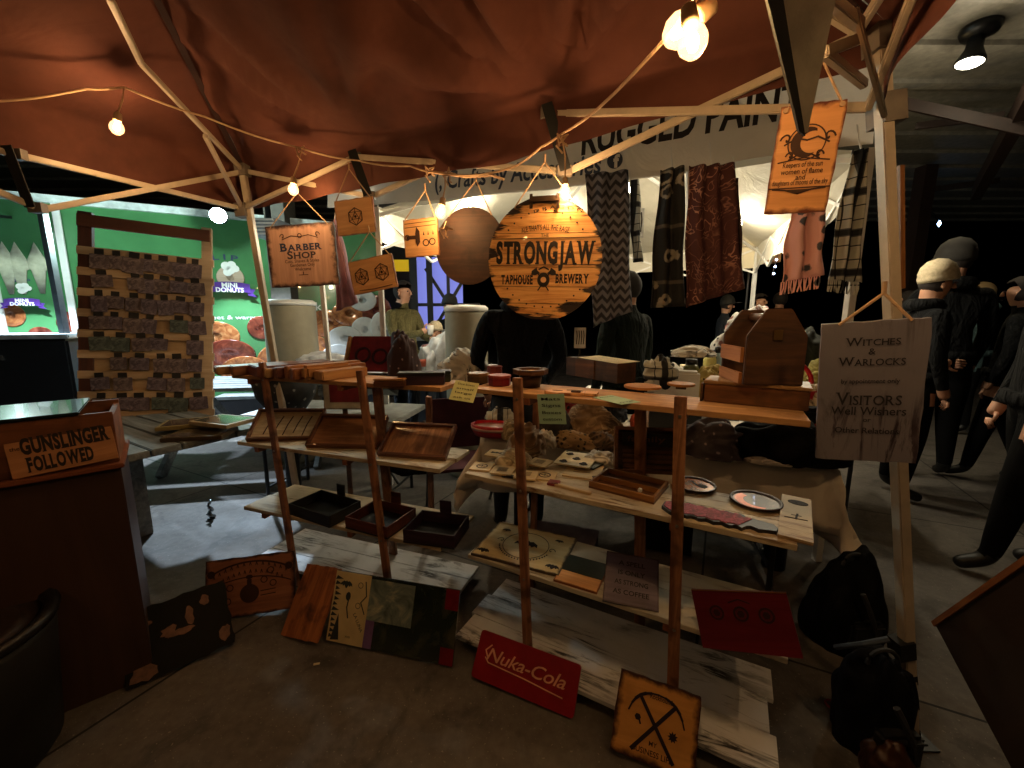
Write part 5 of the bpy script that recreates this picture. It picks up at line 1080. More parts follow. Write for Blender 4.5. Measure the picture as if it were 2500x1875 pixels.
for k, (px, py, Y, wt) in enumerate(bulbp):
    c = P(px, py, Y); lab = ('tiny bulb on a white pole between the two die plaques', 'white bulb glowing between the brown disc cord', 'white bulb right of the zigzag scarf', 'bulb behind the round sign', 'warm bulb low under the white tent roof', 'bright bulb beside the plaid scarf')[k]
    r = root('tent_bulb', lab, 'bulb', c, 'bulbs of the white tent'); obj('glass', lathe(B(), [(0, -.05), (.03, -.04), (.042, -.01), (.035, .025), (.018, .05)], 14), FILW, r, True); obj('socket', lathe(B(), [(.02, .051), (.02, .09), (.008, .1)], 10), M_WHITE, r, True)
    obj('drop_cord', tube(B(), [(0, 0, .1), (0, 0, min(.45, NZ + .2 - c.z) if k else .2)], .004, 5), M_WHITE, r); light(r, (0, -.0, -.09), wt * 3.2, '#fff0cf', .04)
o = obj('tent_pole', bar(B(), P(786, 690, 3.3), P(806, 905, 3.25), .03, .03, up=(0, -1, 0)), M_WHITE); tag(o, 'white pole rising behind the wood blocks, right of the left beige drum', 'pole')

# ------------------------------------------------------------------ scarves on the white tent
def pattern_mat(name, fn, rough=.85):
    n = N(name); v = n.coord('Object'); sp = n.n('ShaderNodeSeparateXYZ'); n.l(v, sp.inputs[0]); n.base(fn(n, v, sp.outputs[0], sp.outputs[2])); n.bump(n.noise(v, 60, 3), .3, .004); return n.set(rough)
def zig(n, v, x, z):
    t = n.math('ADD', n.math('MULTIPLY', z, 36), n.math('MULTIPLY', n.math('PINGPONG', n.math('MULTIPLY', x, 38), 1), 1.2)); return n.ramp(n.math('ADD', n.math('PINGPONG', t, 1), n.math('MULTIPLY', n.math('SUBTRACT', n.noise(v, 20), .5), .5)), [(.35, C('#2c2c34')), (.6, C('#747480'))])
def plaid(n, v, x, z):
    a = n.math('PINGPONG', n.math('MULTIPLY', x, 15), 1); b = n.math('PINGPONG', n.math('MULTIPLY', z, 11), 1)
    ca = n.ramp(a, [(.0, C('#1c1e22')), (.22, C('#4a4c50')), (.26, C('#c8c8c2')), (.6, C('#d4d4ce')), (.62, C('#3a3c40')), (.68, C('#d0d0ca'))], 'CONSTANT'); cb = n.ramp(b, [(.0, C('#24262a')), (.14, C('#66686c')), (.2, C('#d8d8d2')), (.62, C('#44464a')), (.68, C('#dcdcd6'))], 'CONSTANT'); return n.mix(1.0, ca, cb, 'MULTIPLY')
def spots(cbase, cspot, sc, th=.42, w3=None):
    def f(n, v, x, z):
        vo = n.n('ShaderNodeTexVoronoi', i_Scale=sc); n.l(v, vo.inputs['Vector']); d = n.math('ADD', vo.outputs[0], n.math('MULTIPLY', n.math('SUBTRACT', n.noise(v, sc * 2.4), .35), .3))
        c = n.ramp(d, [(th, C(cspot)), (th + .06, C(cbase))])
        if w3: c = n.mix(n.ramp(n.noise(v, sc * .8), [(.55, (0, 0, 0)), (.62, (1, 1, 1))]), c, C(w3))
        return c
    return f
def swirl(ca, cb, sc):
    def f(n, v, x, z):
        wv = n.n('ShaderNodeTexWave', wave_type='RINGS', i_Scale=sc, i_Distortion=9.0, i_Detail=2.5); n.l(v, wv.inputs['Vector']); return n.mix(n.ramp(n.noise(v, 9), [(.42, (0, 0, 0)), (.6, (1, 1, 1))]), C(ca), n.ramp(wv.outputs[0], [(.72, C(ca)), (.9, C(cb))]))
    return f
def rings(ca, cb, sc):
    def f(n, v, x, z):
        vo = n.n('ShaderNodeTexVoronoi', i_Scale=sc); n.l(n.coord('Object', (1, .3, 1)), vo.inputs['Vector']); d = n.math('ABSOLUTE', n.math('SUBTRACT', n.math('ADD', vo.outputs[0], n.math('MULTIPLY', n.noise(v, sc * 3), .3)), .42))
        c = n.ramp(d, [(.035, C(cb)), (.07, C(ca))]); g = n.ramp(n.math('PINGPONG', n.math('MULTIPLY', z, 6.5), 1), [(.05, (1, 1, 1)), (.08, (0, 0, 0))]); return n.mix(n.math('MULTIPLY', g, .5), c, C(cb, .5))
    return f
def sticks(ca, cb, sc):
    def f(n, v, x, z):
        o = n.n('ShaderNodeTexNoise', i_Scale=sc, i_Detail=1.5, i_Distortion=3.2); n.l(v, o.inputs['Vector']); d = n.math('ABSOLUTE', n.math('SUBTRACT', o.outputs[0], .5))
        return n.mix(n.ramp(n.noise(v, 6), [(.38, (.0,) * 3), (.6, (1,) * 3)]), C(ca), n.ramp(d, [(.012, C(cb)), (.035, C(ca))]))
    return f
def scarf(label, tl, trr, brr, bl, Y0, Y1, mat, waves=3, fringe=False, amp=.02, group='scarves hung under the banner'):
    a, b, c_, d = P(*tl, Y0), P(*trr, Y1), P(*brr, Y1), P(*bl, Y0); ce = (a + b) / 2; bm = B(); g = []; nu, nv = 24, 20
    for j in range(nv + 1):
        t = j / nv; g.append([])
        for k in range(nu + 1):
            s = k / nu; p = a.lerp(b, s).lerp(d.lerp(c_, s), t); p.y += amp * math.sin(s * math.pi * waves * 2 + .6 * math.sin(t * 4)) ; p.x += .006 * math.sin(t * 9 + s * 5); g[-1].append(bm.verts.new(p - ce))
    for j in range(nv):
        for k in range(nu): bm.faces.new((g[j][k], g[j][k + 1], g[j + 1][k + 1], g[j + 1][k]))
    r = root('scarf', label, 'scarf', ce, group); o = obj('cloth', bm, mat, r, True); m = o.modifiers.new('thick', 'SOLIDIFY'); m.thickness = .004
    if fringe:
        bm = B()
        for k in range(16): q = d.lerp(c_, (k + .5) / 16) - ce; tube(bm, [q, q + Vector((.004 * math.sin(k * 3), 0, -.03)), q + Vector((.008 * math.sin(k * 5), 0, -.06))], .004, 4)
        obj('fringe', bm, mat, r)
    obj('hanger_loop', tube(B(), [Vector((0, 0, 0)), Vector((0, .02, .05)), Vector((0, .04, .12))], .004, 5), M_WHITE, r); return r
scarf('wide grey zigzag scarf hanging right behind the STRONGJAW sign', (1428, 425), (1535, 415), (1540, 760), (1447, 800), 2.62, 2.58, pattern_mat('zigzag_knit', zig), 2)
scarf('black shawl with ring ornaments in frames, left of the dark red one', (1612, 415), (1672, 405), (1668, 748), (1585, 752), 2.45, 2.4, pattern_mat('ring_print', rings('#141312', '#8c8476', 8)), 2)
scarf('dark red antler patterned shawl, widest of the hanging cloths', (1682, 405), (1795, 398), (1812, 705), (1672, 752), 2.36, 2.3, pattern_mat('antler_print', sticks('#4a2422', '#a87c6c', 7)), 3)
scarf('narrow brown strip of shawl hanging just right of the dark red one', (1790, 430), (1800, 440), (1812, 705), (1800, 705), 2.3, 2.32, pattern_mat('brown_print', swirl('#2c1a16', '#6c5a50', 12)), 1)
scarf('pink scarf with grey leaf drops and fringe, under the tall amber plaque', (1935, 500), (2018, 500), (2004, 672), (1905, 690), 2.05, 2.0, pattern_mat('pink_print', spots('#e0aaa6', '#4a4a52', 13, .3)), 2, True)
scarf('black and white plaid scarf beside the white tent leg', (2085, 365), (2120, 365), (2098, 690), (2022, 680), 2.02, 2.02, pattern_mat('plaid_knit', plaid), 2, True)
scarf('bright white plaid cloth hanging close right of the zigzag scarf', (1536, 430), (1562, 428), (1568, 640), (1545, 640), 2.9, 2.9, pattern_mat('small_plaid', plaid), 1)
scarf('mauve scarf hanging between the BARBER SHOP sign and the dice plaques', (812, 540), (822, 535), (874, 740), (822, 760), 2.75, 2.75, plain('mauve_knit', '#a8808c', .9), 2)
o = obj('scarf_rail', bar(B(), P(1681, 418, 2.45), P(1683, 640, 2.45), .022, .022, up=(0, -1, 0)), M_WHITE); tag(o, 'white upright rail between the black shawl and the dark red shawl', 'rail')
# ------------------------------------------------------------------ vendor tables and goods
def folding_table(label, c, ang, L, W, z, cloth=None, drop=.3, mat=None):
    r = root('folding_table', label, 'table', yaw(c[0], c[1], 0, ang)); obj('tabletop', box(B(), (-L / 2, -W / 2, z - .04), (L / 2, W / 2, z)), mat or M_WHITE, r, bevel=.006)
    for sx in (-1, 1):
        bm = B(); tube(bm, [(sx * L * .40, -W * .38, z - .045), (sx * L * .40, -W * .38, .0)], .014, 8); tube(bm, [(sx * L * .40, W * .38, z - .045), (sx * L * .40, W * .38, .0)], .014, 8); tube(bm, [(sx * L * .40, -W * .38, .12), (sx * L * .40, W * .38, .12)], .011, 8); tube(bm, [(sx * L * .40, 0, .12), (sx * L * .12, 0, z - .045)], .011, 8); obj('leg_frame', bm, metal('grey_steel', '#4a4a4c', .4), r)
    return r
def tablecloth(label, c, ang, L, W, z, drops, mat):
    """drops: front, right, back, left"""
    bm = B(); nx, ny = 44, 26; ex, ey = .42, .42; g = []
    X = [-L / 2 - drops[3] + (L + drops[3] + drops[1]) * k / nx for k in range(nx + 1)]; Yv = [-W / 2 - drops[0] + (W + drops[0] + drops[2]) * k / ny for k in range(ny + 1)]
    for y in Yv:
        row = []
        for x in X:
            ox = max(0, abs(x) - L / 2); oy = max(0, abs(y) - W / 2); sx = 1 if x > 0 else -1; sy = 1 if y > 0 else -1; o_ = max(ox, oy); q = min(1, o_ / .15)
            px = min(abs(x), L / 2) * sx + sx * (.012 * q * (ox > 0) + .03 * q * math.sin(y * 17 + x) * (ox > 0)); py = min(abs(y), W / 2) * sy + sy * (.012 * q * (oy > 0) + .025 * q * math.sin(x * 15 + .8 * math.sin(x * 7)) * (oy > 0))
            if ox > 0 and oy > 0: k_ = min(ox, oy); px += sx * k_ * .35; py += sy * k_ * .35
            row.append(bm.verts.new((px, py, z + .004 - math.hypot(ox, oy) * (.98) if o_ else z + .004 + .002 * noise.noise(Vector((x * 6, y * 6, 0))))))
        g.append(row)
    for j in range(ny):
        for k in range(nx): bm.faces.new((g[j][k], g[j][k + 1], g[j + 1][k + 1], g[j + 1][k]))
    o = obj('tablecloth', bm, mat, None, True, yaw(c[0], c[1], 0, ang)); m = o.modifiers.new('thick', 'SOLIDIFY'); m.thickness = .003; return tag(o, label, 'tablecloth')
ta = R(-17); tcx, tcy = (.655 + .10, 1.98 + .40)
folding_table('white folding table under the cream cloth behind the right shelf unit', (tcx, tcy), ta, 1.70, .72, .745)
tablecloth('cream cloth with dark cow spots draped over the goods table', (tcx, tcy), ta, 1.73, .75, .745, (.34, .42, .15, .30), pattern_mat('cow_cloth', spots('#eae0d0', '#18140f', 4.2, .17)))
folding_table('folding table with white top behind the left shelf unit', (-.95, 4.1), R(-4), 1.7, .75, .9)
folding_table('small folding table with crossed legs seen under the left trays', (-1.35, 3.1), R(-10), 1.2, .6, .70, mat=plain('grey_table', '#8c8e8c', .5))
def heap(name, label, cat, c, s, mat, seed=0, folds=7, rot=0, group=None, sub=4, M=None):
    bm = B(); bmesh.ops.create_icosphere(bm, subdivisions=sub + 1, radius=1); rr = random.Random(seed); fa = .03 if 'bag' in name or 'pack' in name or 'pouch' in name else .075; off = Vector((rr.uniform(0, 50), rr.uniform(0, 50), rr.uniform(0, 50)))
    for v in bm.verts:
        d = v.co.normalized(); ph = folds * (d.x * math.cos(seed) + d.y * math.sin(seed) + .5 * d.z) + 5 * noise.noise(d * 1.4 + off); k = 1 + .30 * noise.noise(d * 1.5 + off) + fa * math.sin(2 * ph) + .05 * noise.noise(d * 4.5 + off * 2)
        q = d * k; q.z = max(q.z, -.25); v.co = Vector((q.x * s[0], q.y * s[1], (q.z + .25) * s[2]))
    o = obj(name, bm, mat, None, True, M or (Matrix.Translation(c) @ Matrix.Rotation(rot, 4, 'Z'))); return tag(o, label, cat, group)
def hp(px, py, z): p = H(px, py, z); p.z += .0008; return p
TZ = .752
COW = pattern_mat('cow_fleece', spots('#cfc8b8', '#191612', 12, .28)); LEO = pattern_mat('leopard_knit', spots('#9a7c54', '#2a1c10', 38, .3)); TANK = pattern_mat('tan_knit', swirl('#8a6c4c', '#b89c78', 14)); WHT = pattern_mat('white_scribble', swirl('#d2cec2', '#4a4a44', 11)); PLK = pattern_mat('dark_plaid', plaid); NAVY = plain('navy_knit', '#14161e', .9); FLORAL = pattern_mat('floral_print', spots('#b8b4ae', '#30302e', 20, .24, '#7a4c46'))
heap('folded_scarf', 'large tan striped knit scarf heaped behind the mint card', 'scarf', hp(1440, 1062, TZ), (.15, .09, .13), TANK, 2, 9, ta, 'cloth goods heaped on the cream table')
heap('folded_scarf', 'leopard knit scarf lying in front of the tan striped one', 'scarf', hp(1400, 1090, TZ), (.15, .06, .06), LEO, 5, 8, ta - .3, 'cloth goods heaped on the cream table')
heap('folded_scarf', 'dark dotted scarf with cream rim, leftmost behind the left post', 'scarf', hp(1345, 1075, TZ), (.12, .08, .16), pattern_mat('dark_dots', spots('#2a2622', '#a89a78', 30, .16)), 9, 6, .5, 'cloth goods heaped on the cream table')
heap('folded_cloth', 'small cream bundle between the post and leopard scarf', 'cloth', hp(1335, 1090, TZ), (.05, .05, .07), COW, 8, 5)
heap('folded_cloth', 'navy knit heap behind the tan striped scarf', 'cloth', hp(1470, 1025, TZ), (.16, .10, .13), NAVY, 12, 6)
heap('folded_cloth', 'brown and cream crumpled bag just right of the left post', 'cloth', hp(1285, 1105, TZ), (.09, .08, .10), TANK, 15, 6)
heap('folded_cloth', 'black and white checked knit rolled at the left table end', 'cloth', hp(1222, 1045, TZ), (.09, .07, .10), PLK, 16, 5)
heap('folded_cloth', 'dark floral heap under the low crate, right of the right post', 'cloth', hp(1740, 1108, TZ), (.16, .09, .13), pattern_mat('dim_floral', spots('#3a3034', '#8c7c7c', 24, .2)), 21, 6, ta)
heap('folded_cloth', 'black heap with glossy folds at the right end of the cream table', 'cloth', hp(1905, 1120, TZ), (.22, .12, .15), plain('black_cloth', '#0a0909', .85, Specular_IOR_Level=.12), 23, 6, ta)
heap('folded_cloth', 'pink and white fabric stack behind the lettered frame', 'cloth', hp(1610, 1040, TZ), (.12, .08, .12), pattern_mat('pink_fabric', spots('#bfa8a0', '#6a4c50', 14, .2)), 25, 5)
for k, (lab, px, py, sc, mt_, fo) in enumerate((('cream ribbed scarf rolled at the front edge of the cream table', 1255, 1135, (.08, .05, .05), pattern_mat('ribbed_cream', swirl('#c8b898', '#8c7858', 24)), 9), ('red and black checked cloth peeping behind the mint card', 1395, 1020, (.07, .05, .10), pattern_mat('red_check', spots('#8a2420', '#1c1412', 22, .3)), 6), ('brown fur-like scarf right of the leopard one', 1475, 1100, (.09, .06, .07), pattern_mat('fur_brown', spots('#5c4630', '#2c2016', 40, .3)), 8), ('white cow spotted cloth folded between frame and stack', 1465, 1128, (.07, .05, .04), COW, 6), ('small grey scarf with pale edge behind the right post', 1680, 1085, (.08, .06, .08), PLK, 7), ('orange-red knit cuff behind the lettered box', 1565, 1040, (.06, .05, .07), plain('orange_knit', '#9c3c20', .9, 0, .3, 40), 9), ('pale folded cloth with dots right of the dark floral heap', 1800, 1100, (.08, .05, .09), COW, 5), ('rolled white towel at the front of the black heap', 1885, 1135, (.10, .03, .03), plain('white_towel', '#b8b0a4', .9), 4), ('beige wool hat on the left end of the cream table', 1250, 1070, (.06, .05, .08), pattern_mat('wool_beige', swirl('#a08c6c', '#c4b08c', 30)), 7))):
    heap('folded_cloth' if k % 2 else 'folded_scarf', lab, 'cloth' if k % 2 else 'scarf', hp(px, py, TZ), sc, mt_, 70 + k, fo, ta, 'cloth goods heaped on the cream table')
p = hp(1205, 1062, TZ); r = root('red_tray', 'small red bowl-like tray with pale stripe at the left end of the cream table', 'tray', yaw(p.x, p.y, p.z, ta))
obj('rim', lathe(B(), [(.10, .0), (.115, .03), (.12, .06), (.11, .065), (.10, .03), (0, .012)], 28, Matrix.Diagonal((1.1, .7, 1, 1))), plain('red_plastic', '#a8141c', .3), r, True); obj('stripe', lathe(B(), [(.1175, .034), (.1195, .05)], 28, Matrix.Diagonal((1.105, .71, 1, 1))), plain('pale_stripe', '#b08c80', .5), r, True)
r = root('red_emblem_bag', 'black bag with a bold red block letter shape under the low crate', 'bag', yaw(*hp(1960, 1100, TZ), ta)); obj('body', box(B(), (-.15, -.05, 0), (.15, .05, .22)), plain('black_cloth', '#0c0b0b'), r, bevel=.02)
obj('emblem', box(B(), (-.13, -.0545, .06), (.03, -.0505, .15)), plain('dim_red', '#7c1a18', .7), r); bm = B(); ringband(bm, .035, .062, 0, .004, 20, a0=R(-100), a1=R(100)); bm.transform(Matrix.Translation((.06, -.0505, .10)) @ ME); obj('emblem', bm, plain('dim_red', '#7c1a18'), r)
# right back goods: second table line
folding_table('long table crowded with small goods under the white tent', (1.75, 3.25), R(-22), 1.9, .7, .88)
folding_table('dark side table with boxes behind the bottle caddy', (.95, 3.15), R(-20), .8, .5, .82)
GZ = .881
def goods(name, lab, cat, px, py, Y, fn, group='small goods on the white tent tables'):
    p = P(px, py, Y); r = root(name, lab, cat, p, group); fn(r); return r
def jar(c, r_, h_, lidm):
    def f(r): obj('glass', lathe(B(), [(r_ * .9, 0), (r_, .01), (r_, h_ * .75), (r_ * .7, h_ * .85)], 16), plain('jar_' + c, c, .25, 0, .2), r, True); obj('lid', lathe(B(), [(r_ * .75, h_ * .851), (r_ * .75, h_), (0, h_)], 16), lidm, r, True)
    return f
for lab, px, Y, c, r_, h_ in (('jar with a red band left of the bottle caddy', 1630, 2.75, '#7a2020', .05, .14), ('small white jar beside the red banded one', 1655, 2.7, '#b9b6ac', .04, .1), ('olive green jar left of the bottle caddy', 1690, 2.8, '#5c5a30', .05, .2), ('tall pale yellow jar behind the caddy', 1735, 3.0, '#c2b870', .045, .24), ('light blue bottle behind the caddy', 1752, 3.0, '#8ca4a8', .03, .26), ('glass jar of dark sweets right of the pink scarf', 2050, 2.6, '#5c5048', .06, .16), ('brown jar on the yellow cloth under the plaid scarf', 2010, 2.6, '#6a5430', .05, .14)):
    p0 = P(px, 860, Y); zz = .881; p = Vector((p0.x, Y, zz)); r = root('jar', lab, 'jar', p, 'small jars and bottles under the white tent'); jar(c, r_, h_ * 1.2, M_BLACK)(r)
heap('goods_heap', 'white plush with black cow spots beside the jars', 'plush toy', Vector((P(1680, 0, 2.9).x + .0, 2.9, .881)), (.16, .1, .16), COW, 31, 5)
heap('goods_heap', 'yellow and black patterned cloth left of the bottle caddy', 'cloth', Vector((P(1735, 850, 2.7).x, 2.7, .881)), (.09, .08, .17), pattern_mat('yellow_leopard', spots('#a08a4a', '#221c10', 24, .26)), 33, 5)
heap('goods_heap', 'grey floral cushion standing behind the caddy', 'cushion', Vector((P(1850, 700, 3.4).x, 3.4, 1.15)), (.22, .1, .26), FLORAL, 35, 3)
heap('goods_heap', 'white floral cushion lower left of the grey floral one', 'cushion', Vector((P(1790, 760, 3.2).x, 3.2, .95)), (.16, .1, .24), FLORAL, 36, 3)
heap('goods_heap', 'dark green coat-like cloth heap right of the caddy', 'cloth', Vector((P(1960, 760, 2.9).x, 2.9, .881)), (.24, .16, .34), plain('dark_olive_cloth', '#23261c', .9), 37, 4)
heap('goods_heap', 'olive yellow cloth piled under the plaid scarf', 'cloth', Vector((P(2060, 760, 2.5).x, 2.5, .96)), (.18, .12, .14), plain('olive_yellow_cloth', '#8a8044', .9), 38, 5)
heap('goods_heap', 'pink and grey cloth close behind the VISITORS board rope', 'cloth', Vector((P(2065, 830, 2.2).x, 2.2, .84)), (.18, .1, .16), plain('grey_pink_cloth', '#7a6a68', .9), 39, 5)
p = Vector((P(1945, 860, 2.15).x, 2.15, .93)); r = root('red_basket', 'bright red basket handle and body with striped paper rolls, right of the caddy', 'basket', p)
obj('body', lathe(B(), [(.09, -.05), (.11, .1), (.105, .1), (.08, -.04)], 20), plain('red_weave', '#9c1420', .6), r, True); obj('handle', tube(B(), [Vector((.1 * math.cos(t), 0, .1 + .13 * math.sin(t))) for t in [math.pi * k / 12 for k in range(13)]], .012, 8), plain('red_plastic', '#a8141c'), r, True)
for k in range(4): obj('paper_roll', tube(B(), [Vector((.03 + .03 * k, -.11, -.06)), Vector((-.03 + .035 * k, -.07, .13))], .016, 8), pattern_mat('striped_paper', swirl('#c2b49c', '#6a5a48', 20)), r, True)
obj('stand', lathe(B(), [(.06, -.93), (.06, -.06), (.09, -.051)], 16), M_BLACK, r)
r = root('cow_box', 'white box printed with a black cow spot and curved top beside the display box', 'box', yaw(P(1655, 880, 2.35).x, 2.35, 1.0, R(-20))); obj('body', box(B(), (-.12, -.05, -.14), (.12, .05, .10)), M_WHITE, r, bevel=.015); obj('spot', prism(B(), circ(.035, 16, -.06, .04, .05), 0, .002, Matrix.Translation((0, -.0525, 0)) @ ME), M_BLACK, r)
obj('foot_box', box(B(), (-.14, -.07, -1.0), (.14, .07, -.141)), M_BLACK, r)
for lab, px, py, Y, m, s_ in (('pair of stitched plush hats left of the right post top', 1612, 905, 2.1, PLK, (.08, .06, .09)), ('white quilted stack above the cow print box', 1690, 850, 2.5, WHT, (.13, .08, .05))):
    heap('knit_hat', lab, 'hat', P(px, py + 20, Y), s_, m, int(px), 4)
rr5 = random.Random(77)
cl5 = [('small tin with rust lid', 'tin'), ('cream candle block', 'candle'), ('dark wooden ornament box', 'box'), ('teal gift box', 'box'), ('red wrapped parcel', 'parcel'), ('white mug', 'mug'), ('gold topped jar', 'jar'), ('brown paper parcel', 'parcel'), ('grey stone pot', 'pot'), ('mustard tin', 'tin'), ('pale green cup', 'cup'), ('white box with black band', 'box'), ('plum coloured pot', 'pot'), ('straw coloured basket', 'basket'), ('copper coloured cup', 'cup'), ('black tin with white stripe', 'tin')]
ccs = ['#7c4a30', '#c8bc9c', '#3c281c', '#3a6468', '#8c1c20', '#c8c6c0', '#8c8468', '#8a6844', '#6c6c68', '#a8842c', '#8ca080', '#c0bcb4', '#4c2434', '#a88c58', '#a86438', '#1c1c1e']
for k, ((lab, cat), c5) in enumerate(zip(cl5, ccs)):
    t5 = (k + .5) / 16; x5 = 1.75 + (t5 - .5) * 1.75 * math.cos(R(-22)) + rr5.uniform(-.02, .02); y5 = 3.25 + (t5 - .5) * 1.75 * math.sin(R(-22)) - .22 + .16 * (k % 3); s5 = rr5.uniform(.035, .06); h5 = rr5.uniform(.06, .16)
    r = root({'parcel': 'gift_parcel'}.get(cat, cat + '_item' if cat in ('box',) else cat), lab + ' among the goods under the white tent', cat, yaw(x5, y5, .8805, rr5.uniform(-.5, .5)), 'small goods crowding the long table'); m5 = plain('goods_%d' % k, c5, .45, 0, .3, 30)
    if cat in ('box', 'parcel', 'candle'): obj('body', box(B(), (-s5, -s5 * .8, 0), (s5, s5 * .8, h5)), m5, r, bevel=.004); obj('band', box(B(), (-s5 * .25, -s5 * .82, .002), (s5 * .25, s5 * .82, h5 + .002)), M_BLACK if k % 2 else M_PAPER, r)
    else: obj('body', lathe(B(), [(s5 * .8, 0), (s5, h5 * .3), (s5 * .95, h5), (s5 * .8, h5), (s5 * .75, h5 * .4)], 16), m5, r, True); obj('rim', lathe(B(), [(s5 * .96, h5 + .0005), (s5 * 1.0, h5 + .01), (s5 * .78, h5 + .01)], 16), M_PAPER if k % 2 else M_BLACK, r, True)
for lab, px0, py0, px1, py1, Y in (('small white poster with black figures right of the zigzag scarf', 1536, 508, 1572, 580, 3.4), ('white price ticket behind the person in the black sweater', 1402, 800, 1430, 850, 2.3)):
    cs = [P(px0, py1, Y), P(px1, py1, Y), P(px1, py0, Y), P(px0, py0, Y)]; r, M, w_, h_ = plaque('paper_poster', lab, cs, plain('white_paper', '#c6c8cc', .7), t=.003, cat='poster')
    art(r, lambda bm: [stroke(bm, [(-w_ * .3 + w_ * .2 * k, -h_ * .3), (-w_ * .25 + w_ * .2 * k, h_ * .1), (-w_ * .3 + w_ * .2 * k, h_ * .35)], w_ * .08, .0005, .0015) for k in range(4)], INK, 'print'); obj('stand', box(B(), (-.004, -h_ / 2 - .12, -.012), (.004, h_ / 2, -.0035)), M_BLACK, r)
# left table goods: bags, crumpled cloth, red quilted case, bottle
tz4 = .902
def at4(px, Y): return Vector((P(px, 880, Y).x, Y, tz4))
r = root('red_quilted_case', 'dark red quilted case with amber edges standing open behind the wood blocks', 'case', yaw(P(900, 880, 2.9).x, 2.9, 1.02, R(-8), R(-25)))
obj('lid', box(B(), (-.17, -.012, 0), (.17, .012, .27)), plain('wine_velvet', '#6c1018', .9, 0, .3, 20), r, bevel=.008); obj('side_edge', box(B(), (.171, -.03, -.02), (.19, .03, .26)), wood('amber_side', '#a8743c', '#70441c'), r); obj('side_edge', box(B(), (-.19, -.03, -.02), (-.171, .03, .26)), wood('amber_side', '#a8743c', '#70441c'), r)
bm = B(); ringband(bm, .045, .06, 0, .01, 20, -.06, .12); ringband(bm, .045, .06, 0, .01, 20, .07, .11); bm.transform(Matrix.Translation((0, -.0125, 0)) @ ME); obj('curl', bm, plain('dark_wine', '#2e080c', .9), r); obj('stand', box(B(), (-.15, .03, -.12), (.15, .2, -.001)), M_BLACK, r)
heap('cloth_bag', 'dark brown printed fabric bag with ribbons right of the red case', 'bag', Vector((P(985, 880, 2.9).x, 2.9, tz4)), (.12, .09, .33), pattern_mat('brown_print_bag', spots('#3c2420', '#8c706a', 18, .16)), 41, 8)
heap('plastic_bag', 'crumpled white plastic bag, taller of the two white heaps', 'bag', Vector((P(1098, 880, 3.9).x, 3.9, tz4)), (.17, .12, .30), plain('white_plastic', '#c8ccd0', .4), 42, 6)
heap('plastic_bag', 'smaller white bag left of the crumpled tall one', 'bag', Vector((P(1055, 880, 3.9).x, 3.9, tz4)), (.11, .10, .20), plain('white_plastic', '#c8ccd0'), 43, 6)
heap('folded_cloth', 'white cloth with dark scribbled pattern behind the octagonal boxes', 'cloth', Vector((P(1140, 880, 2.6).x, 2.6, 1.0)), (.17, .1, .15), WHT, 44, 6)
heap('paper_pile', 'loose white papers behind the wood blocks, left of the red case', 'papers', Vector((P(780, 880, 3.9).x, 3.9, tz4)), (.34, .15, .14), plain('white_paper', '#c6c8cc', .7), 45, 3)
obj_b = root('bottle', 'clear bottle with orange label left of the white bags', 'bottle', at4(1030, 3.8)); obj('glass', lathe(B(), [(.035, 0), (.037, .02), (.037, .15), (.015, .20), (.015, .23), (0, .235)], 16), plain('clear_plastic', '#8c9498', .1), obj_b, True); obj('label', lathe(B(), [(.0385, .05), (.0385, .12)], 16), plain('orange_label', '#a8482c', .5), obj_b, True)
# underneath: bag, bin, chairs
o = heap('black_bag', 'limp black bag on the floor right of the left shelf unit', 'bag', Vector((P(1000, 1040, 2.7).x, 2.7, .36)), (.16, .1, .1), plain('black_cloth', '#0c0b0b'), 51, 5)
r = root('camping_chair', 'maroon folding chair with grey tube frame beneath the yellow-green card', 'chair', yaw(-.35, 2.75, 0, R(15)))
mt = metal('grey_steel', '#4a4a4c'); bm = B()
for sx in (-1, 1): tube(bm, [(sx * .24, -.22, 0), (sx * .24, .22, .66)], .011, 8); tube(bm, [(sx * .24, .22, 0), (sx * .24, -.2, .5)], .011, 8)
obj('frame', bm, mt, r); obj('seat', box(B(), (-.23, -.18, .40), (.23, .18, .42)), plain('maroon_canvas', '#3c0f1c', .9), r); obj('backrest', box(B(), (-.23, .19, .45), (.23, .205, .82)), plain('maroon_canvas', '#3c0f1c'), r)
r = root('floral_basket', 'dark wire basket with floral lining hanging under the wood blocks', 'basket', Vector((P(700, 975, 2.9).x, 2.9, .74))); obj('lining', lathe(B(), [(.12, .0), (.19, .10), (.22, .26), (.20, .26), (.11, .02)], 24), pattern_mat('grey_floral', spots('#2c2c2c', '#8a8884', 18, .22)), r, True); obj('frame', tube(B(), [Vector((.225 * math.cos(t), .225 * math.sin(t), .262)) for t in [2 * math.pi * k / 24 for k in range(25)]], .008, 6), M_BLACK, r, True); obj('stand', lathe(B(), [(.05, -.739), (.05, -.02), (.11, -.001)], 12), M_BLACK, r)
r = root('white_red_sign', 'white panel with a dark red square leaning behind the left shelf posts', 'panel', Vector((P(835, 940, 2.6).x, 2.6, .96))); obj('panel', box(B(), (-.13, 0, -.15), (.13, .015, .17)), plain('cream_panel', '#a8a090', .6), r, bevel=.01); obj('red_square', box(B(), (-.085, -.002, -.10), (.13, -.0005, .12)), plain('wine_panel', '#6c1420', .6), r); obj('stake', box(B(), (-.015, .0155, -.96), (.015, .03, .1)), M_BOX, r)
r = root('purple_box', 'low mauve cloth covered box on the floor behind the right unit posts', 'box', yaw(*H(1375, 1310, .12), R(-20))); obj('body', box(B(), (-.19, -.12, -.119), (.19, .12, .0)), plain('mauve_cloth', '#4e4254', .8), r, bevel=.01); obj('lid', box(B(), (-.195, -.125, .001), (.195, .125, .012)), plain('mauve_lid', '#6a5a68', .6), r, bevel=.004)
